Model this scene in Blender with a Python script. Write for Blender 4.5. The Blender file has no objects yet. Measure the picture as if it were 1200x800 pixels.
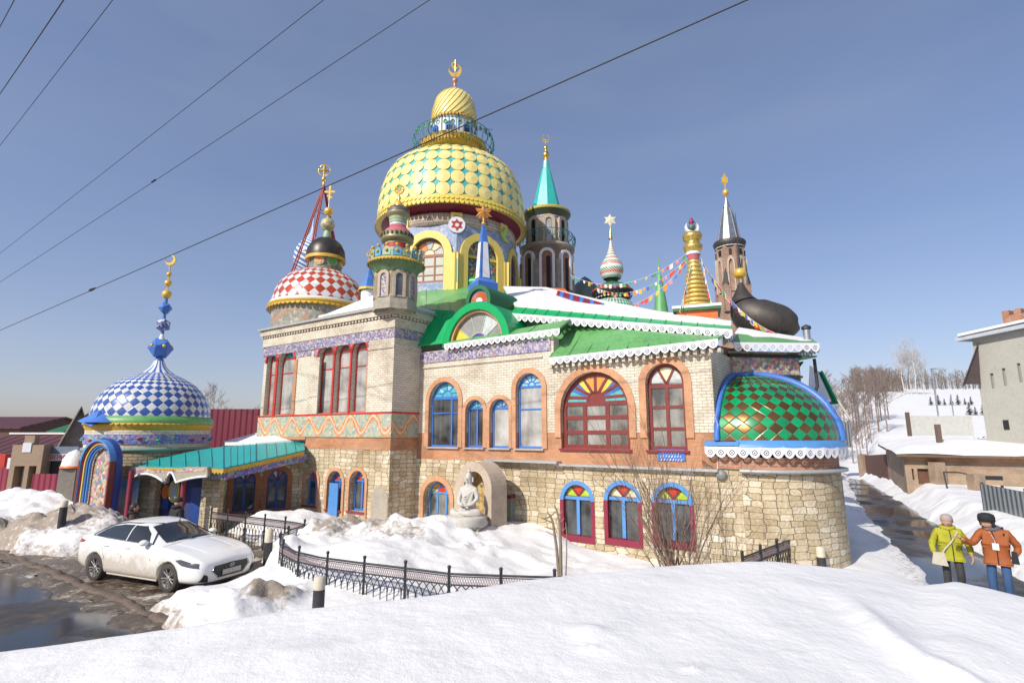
import bpy, bmesh, math, random
import numpy as np
from mathutils import Vector as V, Matrix
from mathutils.geometry import tessellate_polygon
random.seed(7)
PI = math.pi; R = math.radians
SC = bpy.context.scene
COL = SC.collection
# ------------------------------------------------------------------ camera model (photo pixels, 1200x800)
F = 620.0; CH = 3.75
PIT = math.atan(108.0/F); CP, SP = math.cos(PIT), math.sin(PIT)
def at(px, py, Y):
    cx = (px-600)/F; cy = (400-py)/F
    ry = CP-cy*SP; rz = SP+cy*CP
    return V((cx/ry*Y, Y, CH+rz/ry*Y))
def onz(px, py, z=0.0):
    cy = (400-py)/F; ry = CP-cy*SP; rz = SP+cy*CP
    Y = (z-CH)/rz*ry
    return at(px, py, Y)
def dist_px(hw, z, Y): return hw/F*(Y*CP+(z-CH)*SP)
def v2(p): return V((p[0], p[1], 0))
# ------------------------------------------------------------------ scene graph helpers
def tag(o, label=None, cat=None, group=None, kind=None):
    if label: o['label'] = label
    if cat: o['category'] = cat
    if group: o['group'] = group
    if kind: o['kind'] = kind
    return o
def empty(name, loc=(0,0,0), rz=0, label=None, cat=None, group=None):
    o = bpy.data.objects.new(name, None); COL.objects.link(o)
    o.location = loc; o.rotation_euler = (0,0,rz); o.empty_display_size = .3
    return tag(o, label, cat, group)
def copy_tree(o, parent=None):
    c = o.copy(); COL.objects.link(c)
    if parent is not None: c.parent = parent
    for ch in list(o.children): copy_tree(ch, c)
    return c
class MB:
    def __init__(s): s.v=[]; s.f=[]; s.m=[]; s.uv=[]; s.sm=[]
    def add(s, vs, fs, mi=0, uvs=None, smooth=False):
        b = len(s.v); s.v += [tuple(p) for p in vs]
        for k, f in enumerate(fs):
            s.f.append([b+i for i in f]); s.m.append(mi if isinstance(mi,int) else mi[k]); s.sm.append(smooth)
            s.uv.append(None if uvs is None else uvs[k])
    def box(s, c, size, rz=0, mi=0, M=None):
        x,y,z = [q/2 for q in size]
        vs = [V((a*x,b*y,d*z)) for a in (-1,1) for b in (-1,1) for d in (-1,1)]
        m = M if M is not None else Matrix.Rotation(rz,3,'Z')
        vs = [m@q+V(c) for q in vs]
        s.add(vs, [(0,1,3,2),(4,6,7,5),(0,4,5,1),(2,3,7,6),(0,2,6,4),(1,5,7,3)], mi)
    def hexa(s, p, mi=0):   # 8 points: bottom 4 ccw, top 4 ccw
        s.add(p, [(3,2,1,0),(4,5,6,7),(0,1,5,4),(1,2,6,5),(2,3,7,6),(3,0,4,7)], mi)
    def slab(s, pts, t, mi=0):      # planar-ish polygon with thickness downward (z)
        n = len(pts); lo = [V(p)-V((0,0,t)) for p in pts]
        s.add(list(pts)+lo, [tuple(range(n)), tuple(range(2*n-1,n-1,-1))]+[(i,i+n,(i+1)%n+n,(i+1)%n) for i in range(n)], mi)
    def tube(s, pts, r, seg=6, mi=0, cap=True, smooth=True, closed=False):
        pts = [V(p) for p in pts]; n = len(pts)
        if isinstance(r,(int,float)): r = [r]*n
        rings = []; up = V((0,0,1))
        for i in range(n):
            if closed: d = pts[(i+1)%n]-pts[i-1]
            else: d = pts[min(i+1,n-1)]-pts[max(i-1,0)]
            if d.length < 1e-9: d = V((0,0,1))
            d.normalize()
            a = up if abs(d.z) < .92 else V((1,0,0))
            x = d.cross(a).normalized(); y = x.cross(d).normalized()
            rings.append([pts[i]+(x*math.cos(2*PI*k/seg)+y*math.sin(2*PI*k/seg))*r[i] for k in range(seg)])
        vs = [p for q in rings for p in q]; fs = []
        for i in range(n if closed else n-1):
            j = (i+1)%n
            for k in range(seg):
                fs.append((i*seg+k, i*seg+(k+1)%seg, j*seg+(k+1)%seg, j*seg+k))
        s.add(vs, fs, mi, smooth=smooth)
        if cap and not closed:
            s.add(rings[0], [tuple(range(seg-1,-1,-1))], mi); s.add(rings[-1], [tuple(range(seg))], mi)
    def lathe(s, prof, c, seg=48, mi=0, mode='m', N=32, smooth=True, a0=0.0, a1=2*PI, vs0=0.0):
        cx,cy = c[0],c[1]; cz = c[2] if len(c) > 2 else 0
        full = abs(a1-a0-2*PI) < 1e-6
        n = len(prof); vv = [vs0]
        R0 = max(p[0] for p in prof)
        for i in range(1,n):
            (r1,z1),(r2,z2) = prof[i-1],prof[i]
            ds = math.hypot(r2-r1, z2-z1)
            if mode == 'conf': vv.append(vv[-1]+ds/max(.5*(r1+r2),.02)*N/(2*PI))
            else: vv.append(vv[-1]+ds)
        vs=[]; fs=[]; uvs=[]
        for i,(r,z) in enumerate(prof):
            for k in range(seg+1):
                a = a0+(a1-a0)*k/seg
                vs.append((cx+r*math.cos(a), cy+r*math.sin(a), cz+z))
        W = seg+1
        mis=[]
        for i in range(n-1):
            for k in range(seg):
                q = (i*W+k, i*W+k+1, (i+1)*W+k+1, (i+1)*W+k)
                fs.append(q)
                def U(kk): return (a0+(a1-a0)*kk/seg)*(N/(2*PI) if mode=='conf' else R0)
                uvs.append([(U(k),vv[i]),(U(k+1),vv[i]),(U(k+1),vv[i+1]),(U(k),vv[i+1])])
        s.add(vs, fs, mi, uvs, smooth)
    def sphere(s, c, r, seg=16, rings=8, mi=0, sz=1.0):
        prof = [(max(r*math.sin(PI*i/rings),1e-4), -r*sz*math.cos(PI*i/rings)) for i in range(rings+1)]
        s.lathe(prof, c, seg, mi)
    def ico(s, c, r, mi=0, rot=0.3):
        g=(1+5**.5)/2; base=[(-1,g,0),(1,g,0),(-1,-g,0),(1,-g,0),(0,-1,g),(0,1,g),(0,-1,-g),(0,1,-g),(g,0,-1),(g,0,1),(-g,0,-1),(-g,0,1)]
        m = Matrix.Rotation(rot,3,'Z'); vs=[m@V(b).normalized()*r+V(c) for b in base]
        s.add(vs,[(0,11,5),(0,5,1),(0,1,7),(0,7,10),(0,10,11),(1,5,9),(5,11,4),(11,10,2),(10,7,6),(7,1,8),(3,9,4),(3,4,2),(3,2,6),(3,6,8),(3,8,9),(4,9,5),(2,4,11),(6,2,10),(8,6,7),(9,8,1)],mi)
    def build(s, name, mats, parent=None, origin=None):
        me = bpy.data.meshes.new(name)
        off = V(origin) if origin is not None else V((0,0,0))
        if parent is not None:
            M = Matrix.Identity(4); q = parent
            while q is not None: M = q.matrix_basis @ M; q = q.parent
            Mi = M.inverted(); off = V((0,0,0))
            me.from_pydata([tuple(Mi@V(p)) for p in s.v], [], s.f)
        else:
            me.from_pydata([tuple(V(p)-off) for p in s.v], [], s.f)
        if not isinstance(mats,(list,tuple)): mats=[mats]
        for m in mats: me.materials.append(m)
        me.polygons.foreach_set('material_index', s.m)
        me.polygons.foreach_set('use_smooth', s.sm)
        uvl = me.uv_layers.new(name='UVMap')
        co = s.v
        data = uvl.data
        for pi, p in enumerate(me.polygons):
            uv = s.uv[pi]
            if uv is not None:
                for k, li in enumerate(p.loop_indices): data[li].uv = uv[k]
            else:
                nn = p.normal
                if abs(nn.z) < .8:
                    t = V((-nn.y, nn.x, 0)); t.normalize()
                    sl = max(.2, math.sqrt(max(0,1-nn.z*nn.z)))
                    for li, vi in zip(p.loop_indices, p.vertices):
                        q = co[vi]; data[li].uv = (q[0]*t.x+q[1]*t.y, q[2]/sl)
                else:
                    for li, vi in zip(p.loop_indices, p.vertices):
                        q = co[vi]; data[li].uv = (q[0], q[1])
        me.validate(); me.update()
        o = bpy.data.objects.new(name, me); COL.objects.link(o)
        o.location = off
        if parent is not None:
            o.parent = parent
        return o
class Fr:    # a vertical wall frame: s along, h up (world z), d outward
    def __init__(s, O, B=None, u=None):
        s.O = v2(O)
        if u is None:
            u = v2(B)-s.O; s.L = u.length
        s.u = v2(u).normalized(); s.n = V((s.u.y, -s.u.x, 0))
    def P(s, a, h, d=0.0):
        q = s.O+s.u*a+s.n*d; return V((q.x,q.y,h))
    def hit(s, px, py, d=0.0):
        cx=(px-600)/F; cy=(400-py)/F; r=V((cx, CP-cy*SP, SP+cy*CP)); c=V((0,0,CH))
        O = s.O+s.n*d
        t = (O-v2(c)).dot(s.n)/v2(r).dot(s.n)
        q = c+r*t
        return ((v2(q)-s.O).dot(s.u), q.z)
def tess(loops):
    tri = tessellate_polygon([[V((a,b,0)) for a,b in lp] for lp in loops])
    return tri
def extr(mb, fr, loops, d0, d1, mi=0, back=True, mis=None):
    """extrude polygon (with holes) given in (s,h) of frame between depths d0<d1 (d1 outward)"""
    flat = [p for lp in loops for p in lp]
    tri = tess(loops)
    def nz(t):
        a,b,c=[flat[i] for i in t]; return (b[0]-a[0])*(c[1]-a[1])-(b[1]-a[1])*(c[0]-a[0])
    tr = [tuple(t) if nz(t)>0 else (t[0],t[2],t[1]) for t in tri]
    mb.add([fr.P(a,b,d1) for a,b in flat], tr, mi)
    if back: mb.add([fr.P(a,b,d0) for a,b in flat], [t[::-1] for t in tr], mi)
    for k,lp in enumerate(loops):
        n=len(lp); ar = sum(lp[i][0]*lp[(i+1)%n][1]-lp[(i+1)%n][0]*lp[i][1] for i in range(n))
        vs=[fr.P(a,b,d0) for a,b in lp]+[fr.P(a,b,d1) for a,b in lp]
        fs=[(i,(i+1)%n,(i+1)%n+n,i+n) for i in range(n)]
        if (ar<0) != (k>0): fs=[f[::-1] for f in fs]
        mb.add(vs, fs, mi if (k==0 or mis is None) else mis)
def arch(s0, s1, h0, ht, n=12, rise=None):
    w = s1-s0; r = w/2 if rise is None else rise
    r = min(r, ht-h0-.02); hs = ht-r; c=(s0+s1)/2
    pts=[(s0,h0),(s1,h0)]
    for i in range(n+1):
        a = PI*i/n; pts.append((c+w/2*math.cos(a), hs+r*math.sin(a)))
    return pts
def ring(mb, fr, outer, inner, d0, d1, mi=0):
    n=len(outer)
    vs=[fr.P(a,b,d1) for a,b in outer]+[fr.P(a,b,d1) for a,b in inner]+[fr.P(a,b,d0) for a,b in outer]+[fr.P(a,b,d0) for a,b in inner]
    fs=[]
    for i in range(n):
        j=(i+1)%n
        fs+=[(i,j,j+n,i+n),(i+2*n,j+2*n,j,i),(i+n,j+n,j+3*n,i+3*n),(i+3*n,j+3*n,j+2*n,i+2*n)]
    mb.add(vs,fs,mi)
def rect(s0,s1,h0,h1): return [(s0,h0),(s1,h0),(s1,h1),(s0,h1)]
def bar(mb, fr, s0,s1,h0,h1,d0,d1,mi=0): extr(mb, fr, [rect(s0,s1,h0,h1)], d0,d1,mi)
def sector(c, r0, r1, a0, a1, n=4, ky=1.0):
    o=[(c[0]+r1*math.cos(a0+(a1-a0)*i/n), c[1]+ky*r1*math.sin(a0+(a1-a0)*i/n)) for i in range(n+1)]
    if r0 < .01: return o+[(c[0],c[1])]
    i_=[(c[0]+r0*math.cos(a0+(a1-a0)*i/n), c[1]+ky*r0*math.sin(a0+(a1-a0)*i/n)) for i in range(n,-1,-1)]
    return o+i_
# ------------------------------------------------------------------ materials
MATS={}
class NT:
    def __init__(s, name):
        m=bpy.data.materials.new(name); m.use_nodes=True; s.m=m; s.t=m.node_tree; s.n=s.t.nodes; s.l=s.t.links
        s.b=s.n['Principled BSDF']; MATS[name]=m
    def new(s,t,**k):
        o=s.n.new(t)
        for a,b in k.items(): setattr(o,a,b)
        return o
    def set(s,sock,val):
        if val is None: return
        if isinstance(val, bpy.types.NodeSocket): s.l.new(val,sock)
        else:
            if hasattr(sock.default_value,'__len__') and not hasattr(val,'__len__'): val=[val]*len(sock.default_value)
            if hasattr(sock.default_value,'__len__') and len(sock.default_value)==4 and len(val)==3: val=(*val,1)
            sock.default_value=val
    def math(s,op,a,b=None,c=None,clamp=False):
        o=s.new('ShaderNodeMath',operation=op,use_clamp=clamp); s.set(o.inputs[0],a); s.set(o.inputs[1],b) if b is not None else None
        if c is not None: s.set(o.inputs[2],c)
        return o.outputs[0]
    def coord(s,kind='Object'): return s.new('ShaderNodeTexCoord').outputs[kind]
    def noise(s,scale=5,detail=4,vec=None,rough=.5,dim='3D'):
        o=s.new('ShaderNodeTexNoise'); s.set(o.inputs['Scale'],scale); s.set(o.inputs['Detail'],detail); s.set(o.inputs['Roughness'],rough)
        s.l.new(vec if vec is not None else s.coord(),o.inputs['Vector']); return o.outputs['Fac']
    def ramp(s,f,stops,interp='LINEAR'):
        o=s.new('ShaderNodeValToRGB'); s.set(o.inputs[0],f); e=o.color_ramp.elements; o.color_ramp.interpolation=interp
        while len(e)<len(stops): e.new(.5)
        for k,(p,c) in enumerate(stops):
            e[k].position=p; e[k].color=(*c,1) if hasattr(c,'__len__') else (c,c,c,1)
        return o.outputs['Color']
    def mix(s,f,a,b,mode='MIX'):
        o=s.new('ShaderNodeMix',data_type='RGBA',blend_type=mode); s.set(o.inputs[0],f); s.set(o.inputs[6],a); s.set(o.inputs[7],b); return o.outputs[2]
    def bump(s,h,strength=.3,dist=.02,nrm=None):
        o=s.new('ShaderNodeBump'); s.set(o.inputs['Strength'],strength); s.set(o.inputs['Distance'],dist); s.set(o.inputs['Height'],h)
        if nrm is not None: s.l.new(nrm,o.inputs['Normal'])
        s.l.new(o.outputs[0],s.b.inputs['Normal']); return o.outputs[0]
    def fin(s,col=None,rough=None,metal=None,**k):
        if col is not None: s.set(s.b.inputs['Base Color'],col)
        if rough is not None: s.set(s.b.inputs['Roughness'],rough)
        if metal is not None: s.set(s.b.inputs['Metallic'],metal)
        for a,b in k.items(): s.set(s.b.inputs[a.replace('_',' ')],b)
        return s.m
def sc(c,k): return tuple(min(1,x*k) for x in c)
def pm(name,col,rough=.5,metal=0,var=.18,scale=3,bump=.1,bscale=40,dist=.004,fine=.5,**k):
    t=NT(name); n1=t.noise(scale,5,rough=.6); n2=t.noise(scale*9,3)
    f=t.math('ADD',t.math('MULTIPLY',n1,1-fine),t.math('MULTIPLY',n2,fine))
    c=t.ramp(f,[(.3,sc(col,1-var*1.3)),(.5,col),(.7,sc(col,1+var*.8))])
    if bump: t.bump(t.noise(bscale,3),bump,dist)
    r=t.math('ADD',t.math('MULTIPLY',n1,.25),rough-.12)
    return t.fin(c,r,metal,**k)
def bricks(name,c1,c2,mort,bw=.25,bh=.085,ms=.011,distort=.0,bmp=.5,bias=0.0,var=.25,rough=.85,offs=.5,dist=.008,dscale=3,stain=.15,squash=1,sqf=2):
    t=NT(name); uv=t.coord('UV')
    vec=uv
    if distort:
        nz=t.new('ShaderNodeTexNoise'); t.set(nz.inputs['Scale'],dscale); t.set(nz.inputs['Detail'],2); t.l.new(uv,nz.inputs['Vector'])
        vm=t.new('ShaderNodeVectorMath',operation='SUBTRACT'); t.l.new(nz.outputs['Color'],vm.inputs[0]); vm.inputs[1].default_value=(.5,.5,.5)
        vs=t.new('ShaderNodeVectorMath',operation='SCALE'); t.l.new(vm.outputs[0],vs.inputs[0]); vs.inputs['Scale'].default_value=distort
        va=t.new('ShaderNodeVectorMath',operation='ADD'); t.l.new(uv,va.inputs[0]); t.l.new(vs.outputs[0],va.inputs[1]); vec=va.outputs[0]
    br=t.new('ShaderNodeTexBrick',offset=offs,squash=squash,squash_frequency=sqf); t.l.new(vec,br.inputs['Vector']); t.set(br.inputs['Scale'],1.0)
    t.set(br.inputs['Color1'],c1); t.set(br.inputs['Color2'],c2); t.set(br.inputs['Mortar'],mort)
    t.set(br.inputs['Mortar Size'],ms); t.set(br.inputs['Mortar Smooth'],.25); t.set(br.inputs['Bias'],bias)
    t.set(br.inputs['Brick Width'],bw); t.set(br.inputs['Row Height'],bh)
    n1=t.noise(1.2,5,vec=uv,rough=.65); n2=t.noise(22,4,vec=uv)
    f=t.math('ADD',t.math('MULTIPLY',n1,.5),t.math('MULTIPLY',n2,.5))
    g=t.ramp(f,[(.3,1-var),(.7,1.0+var*.0)])
    c=t.mix(1.0,br.outputs['Color'],g,'MULTIPLY'); c=t.mix(1.0,c,t.ramp(t.noise(.6,6,vec=uv,rough=.7),[(.36,(.74,.70,.66)),(.54,(1,1,1))]),'MULTIPLY')
    hgt=t.math('SUBTRACT',t.math('MULTIPLY',n2,.35),br.outputs['Fac'])
    t.bump(hgt,bmp,dist)
    return t.fin(c,rough)
def diamonds(name,cA,cB,rough=.3,metalB=0.0,roughB=None,var=.1,bmp=.0,blend=.0,coat=.3):
    t=NT(name); uv=t.coord('UV'); sp=t.new('ShaderNodeSeparateXYZ'); t.l.new(uv,sp.inputs[0])
    u,v=sp.outputs[0],sp.outputs[1]
    cb=t.new('ShaderNodeCombineXYZ'); t.set(cb.inputs[0],t.math('ADD',u,v)); t.set(cb.inputs[1],t.math('SUBTRACT',u,v)); t.set(cb.inputs[2],.5)
    ck=t.new('ShaderNodeTexChecker'); t.l.new(cb.outputs[0],ck.inputs['Vector']); t.set(ck.inputs['Scale'],1.0)
    t.set(ck.inputs['Color1'],(1,1,1)); t.set(ck.inputs['Color2'],(0,0,0))
    # per-tile value variation
    fl=t.new('ShaderNodeVectorMath',operation='FLOOR'); t.l.new(cb.outputs[0],fl.inputs[0])
    wn=t.new('ShaderNodeTexWhiteNoise'); t.l.new(fl.outputs[0],wn.inputs['Vector'])
    g=t.ramp(wn.outputs['Value'],[(0,1-var*1.5),(1,1.0)])
    c=t.mix(ck.outputs['Fac'],cA,cB); c=t.mix(1,c,g,'MULTIPLY'); c=t.mix(1,c,t.ramp(t.noise(1.6,6,rough=.7),[(.32,(.72,.70,.66)),(.6,(1,1,1))]),'MULTIPLY')
    fr=t.new('ShaderNodeVectorMath',operation='FRACTION'); t.l.new(cb.outputs[0],fr.inputs[0]); s2=t.new('ShaderNodeSeparateXYZ'); t.l.new(fr.outputs[0],s2.inputs[0])
    def tri(x): return t.math('SUBTRACT',.5,t.math('ABSOLUTE',t.math('SUBTRACT',x,.5)))
    e=t.math('MINIMUM',tri(s2.outputs[0]),tri(s2.outputs[1]))
    ed=t.math('MULTIPLY',e,14,clamp=True)
    c=t.mix(t.math('MULTIPLY',t.math('SUBTRACT',1,ed),.45),c,(.12,.12,.12))
    tilt=t.math('MULTIPLY',wn.outputs['Value'],t.math('ADD',s2.outputs[0],t.math('MULTIPLY',s2.outputs[1],.6)))
    t.bump(t.math('ADD',ed,t.math('MULTIPLY',tilt,bmp)),.35,.03)
    mt=t.math('MULTIPLY',ck.outputs['Fac'],metalB); rr=rough if roughB is None else t.math('ADD',rough,t.math('MULTIPLY',ck.outputs['Fac'],roughB-rough))
    return t.fin(c,rr,mt,Coat_Weight=coat)
def mosaic(name,stops,scale=18,rough=.45,grout=(.35,.33,.3),bmp=.3):
    t=NT(name); uv=t.coord('UV')
    vo=t.new('ShaderNodeTexVoronoi'); t.set(vo.inputs['Scale'],scale); t.l.new(uv,vo.inputs['Vector'])
    s=t.new('ShaderNodeSeparateColor'); t.l.new(vo.outputs['Color'],s.inputs[0])
    c=t.ramp(s.outputs[0],stops,'CONSTANT')
    ve=t.new('ShaderNodeTexVoronoi',feature='DISTANCE_TO_EDGE'); t.set(ve.inputs['Scale'],scale); t.l.new(uv,ve.inputs['Vector'])
    e=t.math('MULTIPLY',ve.outputs['Distance'],12,clamp=True)
    c=t.mix(e,grout,c); t.bump(e,bmp,.01)
    return t.fin(c,rough)
cream=bricks('cream_brick',(.74,.675,.55),(.65,.585,.465),(.31,.26,.205),.25,.09,.0075,var=.14)
orangeb=bricks('orange_brick',(.60,.285,.145),(.52,.23,.11),(.42,.30,.20),.25,.085,.009)
redb=bricks('red_brick',(.40,.15,.08),(.5,.22,.12),(.42,.35,.28),.25,.085,.012)
orring=bricks('orange_arch_brick',(.66,.36,.20),(.60,.31,.165),(.52,.36,.25),.085,.3,.004,bmp=.3)
stone=bricks('rubble_stone',(.66,.545,.345),(.50,.395,.235),(.24,.185,.12),.42,.20,.016,distort=.10,bmp=.9,dist=.05,dscale=2.6,offs=.37,squash=.62,sqf=3)
def stone2():
    t=NT('rubble_stone_wall'); uv=t.coord('UV')
    nz=t.new('ShaderNodeTexNoise'); t.set(nz.inputs['Scale'],1.3); t.set(nz.inputs['Detail'],3); t.l.new(uv,nz.inputs['Vector'])
    mp=t.new('ShaderNodeMapping'); mp.inputs['Scale'].default_value=(2.9,6.3,1); t.l.new(uv,mp.inputs['Vector'])
    vm=t.new('ShaderNodeVectorMath',operation='SCALE'); t.l.new(nz.outputs['Color'],vm.inputs[0]); vm.inputs['Scale'].default_value=.42
    va=t.new('ShaderNodeVectorMath',operation='ADD'); t.l.new(mp.outputs[0],va.inputs[0]); t.l.new(vm.outputs[0],va.inputs[1])
    def vor(feat):
        o=t.new('ShaderNodeTexVoronoi',feature=feat); o.voronoi_dimensions='2D'
        if feat!='DISTANCE_TO_EDGE': o.distance='CHEBYCHEV'
        t.set(o.inputs['Scale'],1.0); t.set(o.inputs['Randomness'],.46); t.l.new(va.outputs[0],o.inputs['Vector']); return o
    v1=vor('F1'); v2_=vor('F2')
    edge=t.math('SUBTRACT',v2_.outputs['Distance'],v1.outputs['Distance'])
    e=t.math('MULTIPLY',edge,13,clamp=True)
    s=t.new('ShaderNodeSeparateColor'); t.l.new(v1.outputs['Color'],s.inputs[0])
    c=t.ramp(s.outputs[0],[(0,(.50,.40,.25)),(.3,(.58,.48,.31)),(.6,(.65,.55,.38)),(.85,(.70,.61,.44)),(1,(.78,.72,.58))])
    n2=t.noise(14,5,vec=uv); c=t.mix(1,c,t.ramp(n2,[(.3,.72),(.65,1.0)]),'MULTIPLY'); c=t.mix(1,c,t.ramp(t.noise(.55,6,vec=uv,rough=.65),[(.36,(.66,.62,.56)),(.55,(1,1,1))]),'MULTIPLY')
    c=t.mix(e,(.30,.235,.155),c)
    h=t.math('ADD',t.math('MULTIPLY',e,.7),t.math('MULTIPLY',n2,.6)); h=t.math('ADD',h,t.math('MULTIPLY',s.outputs[1],.35))
    t.bump(h,.9,.05)
    return t.fin(c,.92)
stone=stone2()
purple=mosaic('purple_mosaic',[(0,(.14,.11,.27)),(.25,(.30,.26,.38)),(.45,(.46,.42,.46)),(.62,(.20,.19,.36)),(.78,(.5,.44,.36)),(.9,(.30,.17,.22))],14)
bluemos=mosaic('blue_mosaic',[(0,(.10,.09,.42)),(.4,(.16,.14,.5)),(.6,(.1,.3,.5)),(.75,(.5,.2,.25)),(.85,(.3,.45,.25)),(.93,(.14,.1,.45))],11)
mixmos=mosaic('multicolour_mosaic',[(0,(.5,.4,.28)),(.2,(.45,.12,.08)),(.35,(.25,.3,.16)),(.5,(.5,.42,.3)),(.65,(.15,.2,.35)),(.8,(.65,.55,.35)),(.9,(.5,.15,.25))],9)
darkmos=mosaic('green_red_mosaic',[(0,(.03,.10,.06)),(.3,(.10,.28,.12)),(.5,(.35,.05,.05)),(.65,(.04,.06,.04)),(.8,(.5,.4,.15)),(.9,(.2,.35,.2))],7)
skymos=mosaic('sky_blue_mosaic',[(0,(.18,.27,.5)),(.4,(.28,.38,.58)),(.75,(.2,.3,.55)),(.93,(.5,.45,.55))],9)
def waveband():
    t=NT('ornament_band'); uv=t.coord('UV'); sp=t.new('ShaderNodeSeparateXYZ'); t.l.new(uv,sp.inputs[0]); u,v=sp.outputs[0],sp.outputs[1]
    nz=t.noise(2.5,2,vec=uv)
    w=t.math('SINE',t.math('ADD',t.math('MULTIPLY',u,4.6),t.math('MULTIPLY',nz,1.2)))
    vm=t.math('SUBTRACT',v,WB0)                     # 0..1 m up the band
    d=t.math('ABSOLUTE',t.math('SUBTRACT',vm,t.math('ADD',.5,t.math('MULTIPLY',w,.34))))
    m1=t.math('LESS_THAN',d,.17)
    m2=t.math('LESS_THAN',d,.05)
    vo=t.new('ShaderNodeTexVoronoi'); t.set(vo.inputs['Scale'],9); t.l.new(uv,vo.inputs['Vector']); s=t.new('ShaderNodeSeparateColor'); t.l.new(vo.outputs['Color'],s.inputs[0])
    bg=t.ramp(s.outputs[0],[(0,(.28,.36,.3)),(.3,(.42,.44,.32)),(.55,(.5,.42,.24)),(.75,(.3,.4,.4)),(.9,(.55,.5,.4))],'CONSTANT')
    og=t.ramp(s.outputs[1],[(0,(.62,.2,.05)),(.5,(.7,.3,.08)),(.8,(.55,.28,.16))],'CONSTANT')
    c=t.mix(m1,bg,og); c=t.mix(m2,c,(.62,.5,.4))
    br=t.new('ShaderNodeTexBrick'); t.l.new(uv,br.inputs['Vector']); t.set(br.inputs['Scale'],1); t.set(br.inputs['Brick Width'],.25); t.set(br.inputs['Row Height'],.085); t.set(br.inputs['Mortar Size'],.006)
    c=t.mix(t.math('MULTIPLY',br.outputs['Fac'],.4),c,(.2,.18,.15)); t.bump(t.math('SUBTRACT',1,br.outputs['Fac']),.3,.008)
    return t.fin(c,.6)
green=pm('green_roof_paint',(.12,.33,.11),.45,var=.25,scale=.9,bump=.3,bscale=2.2,dist=.02)
greenb=pm('bright_green_paint',(.0,.34,.10),.35,var=.12,scale=1.2,bump=.12,bscale=2.5,dist=.02)
greend=pm('dark_green_paint',(.02,.14,.05),.5)
teal=pm('teal_roof_paint',(.02,.33,.32),.4,var=.15,scale=1.5,bump=.15,bscale=3,dist=.02)
white=pm('white_paint',(.72,.73,.76),.5,var=.08)
whiteb=pm('white_plaster',(.75,.76,.78),.7,var=.08,scale=2)
blue=pm('blue_paint',(.06,.17,.52),.4,var=.15)
blued=pm('dark_blue_paint',(.02,.06,.26),.45,var=.2)
skyb=pm('light_blue_paint',(.085,.25,.54),.45,var=.15)
redf=pm('red_window_paint',(.19,.032,.026),.42,var=.2)
maroon=pm('maroon_paint',(.22,.018,.045),.45,var=.15)
redp=pm('red_paint',(.5,.04,.03),.45,var=.15)
yellow=pm('yellow_paint',(.72,.56,.13),.45,var=.1)
yellowd=pm('ochre_paint',(.55,.34,.04),.5,var=.25,scale=6)
pink=pm('pink_paint',(.5,.13,.16),.5,var=.2,scale=8)
palegreen=pm('pale_green_paint',(.3,.42,.27),.5,var=.25,scale=8)
orangep=pm('orange_paint',(.65,.15,.03),.45)
gold=pm('gold_leaf',(.85,.55,.12),.3,1.0,var=.12,bump=.25,bscale=14,dist=.01)
goldp=pm('gold_yellow_enamel',(.72,.46,.07),.3,.25,var=.15,Coat_Weight=.4)
bronze=pm('dark_bronze',(.085,.075,.066),.55,.6,var=.35,scale=2,bump=.2,bscale=10,dist=.01)
tin=pm('grey_tin',(.42,.44,.47),.34,.8,var=.2)
iron=pm('black_iron',(.035,.037,.042),.55,.2,var=.3)
ironp=pm('pinkish_painted_iron',(.36,.27,.26),.6,.0,var=.25,scale=12)
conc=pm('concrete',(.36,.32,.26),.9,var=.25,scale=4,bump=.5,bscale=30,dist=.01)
ledgem=pm('grey_ledge_metal',(.42,.42,.4),.5,.3,var=.2)
pinkst=pm('beige_plastered_stone',(.45,.37,.28),.85,var=.25,scale=3,bump=.4,bscale=25,dist=.01)
statue=pm('pale_statue_stone',(.50,.48,.43),.85,var=.25,scale=9,bump=.4,bscale=45,dist=.006)
dark=pm('dark_interior',(.012,.012,.014),.7)
wood=pm('weathered_wood',(.14,.10,.075),.85,var=.4,scale=8,bump=.4)
copper=pm('pale_orange_copper',(.62,.3,.2),.4,.4)
def curtain(name,c1,c2,ws=4.2,rough=.06,dens=.28):
    t=NT(name); uv=t.coord('UV'); mp=t.new('ShaderNodeMapping'); mp.inputs['Scale'].default_value=(ws,.35,1); t.l.new(uv,mp.inputs['Vector'])
    n=t.noise(1.0,3,vec=mp.outputs[0]); n2=t.noise(1.1,3,vec=uv)
    f=t.math('ADD',t.math('MULTIPLY',n,dens),t.math('MULTIPLY',n2,1-dens))
    c=t.ramp(f,[(.38,c1),(.5,tuple((a+b)/2 for a,b in zip(c1,c2))),(.64,c2)])
    t.bump(t.noise(1.6,2,vec=uv),.12,.02)
    return t.fin(c,rough,0,Specular_IOR_Level=.8)
paneg=curtain('curtained_glass',(.06,.065,.06),(.34,.34,.31))
paned=curtain('dark_glass',(.012,.014,.016),(.12,.13,.13),6)
panel=curtain('pale_curtained_glass',(.20,.20,.19),(.5,.5,.47))
def sg(name,c): return pm(name,c,.18,var=.3,scale=6,bump=.3,bscale=18,dist=.01,Coat_Weight=.5)
sg_y=sg('yellow_glass',(.75,.55,.06)); sg_r=sg('red_glass',(.55,.05,.02)); sg_g=sg('lime_glass',(.42,.55,.04)); sg_b=sg('blue_glass',(.05,.15,.42)); sg_t=sg('turquoise_glass',(.08,.42,.45))
sg_o=sg('orange_glass',(.72,.28,.05)); sg_v=sg('violet_glass',(.10,.05,.28)); sg_w=sg('pale_glass',(.5,.55,.52)); sg_c=sg('cyan_glass',(.25,.58,.66)); sg_p=sg('cream_glass',(.75,.68,.42))
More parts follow.
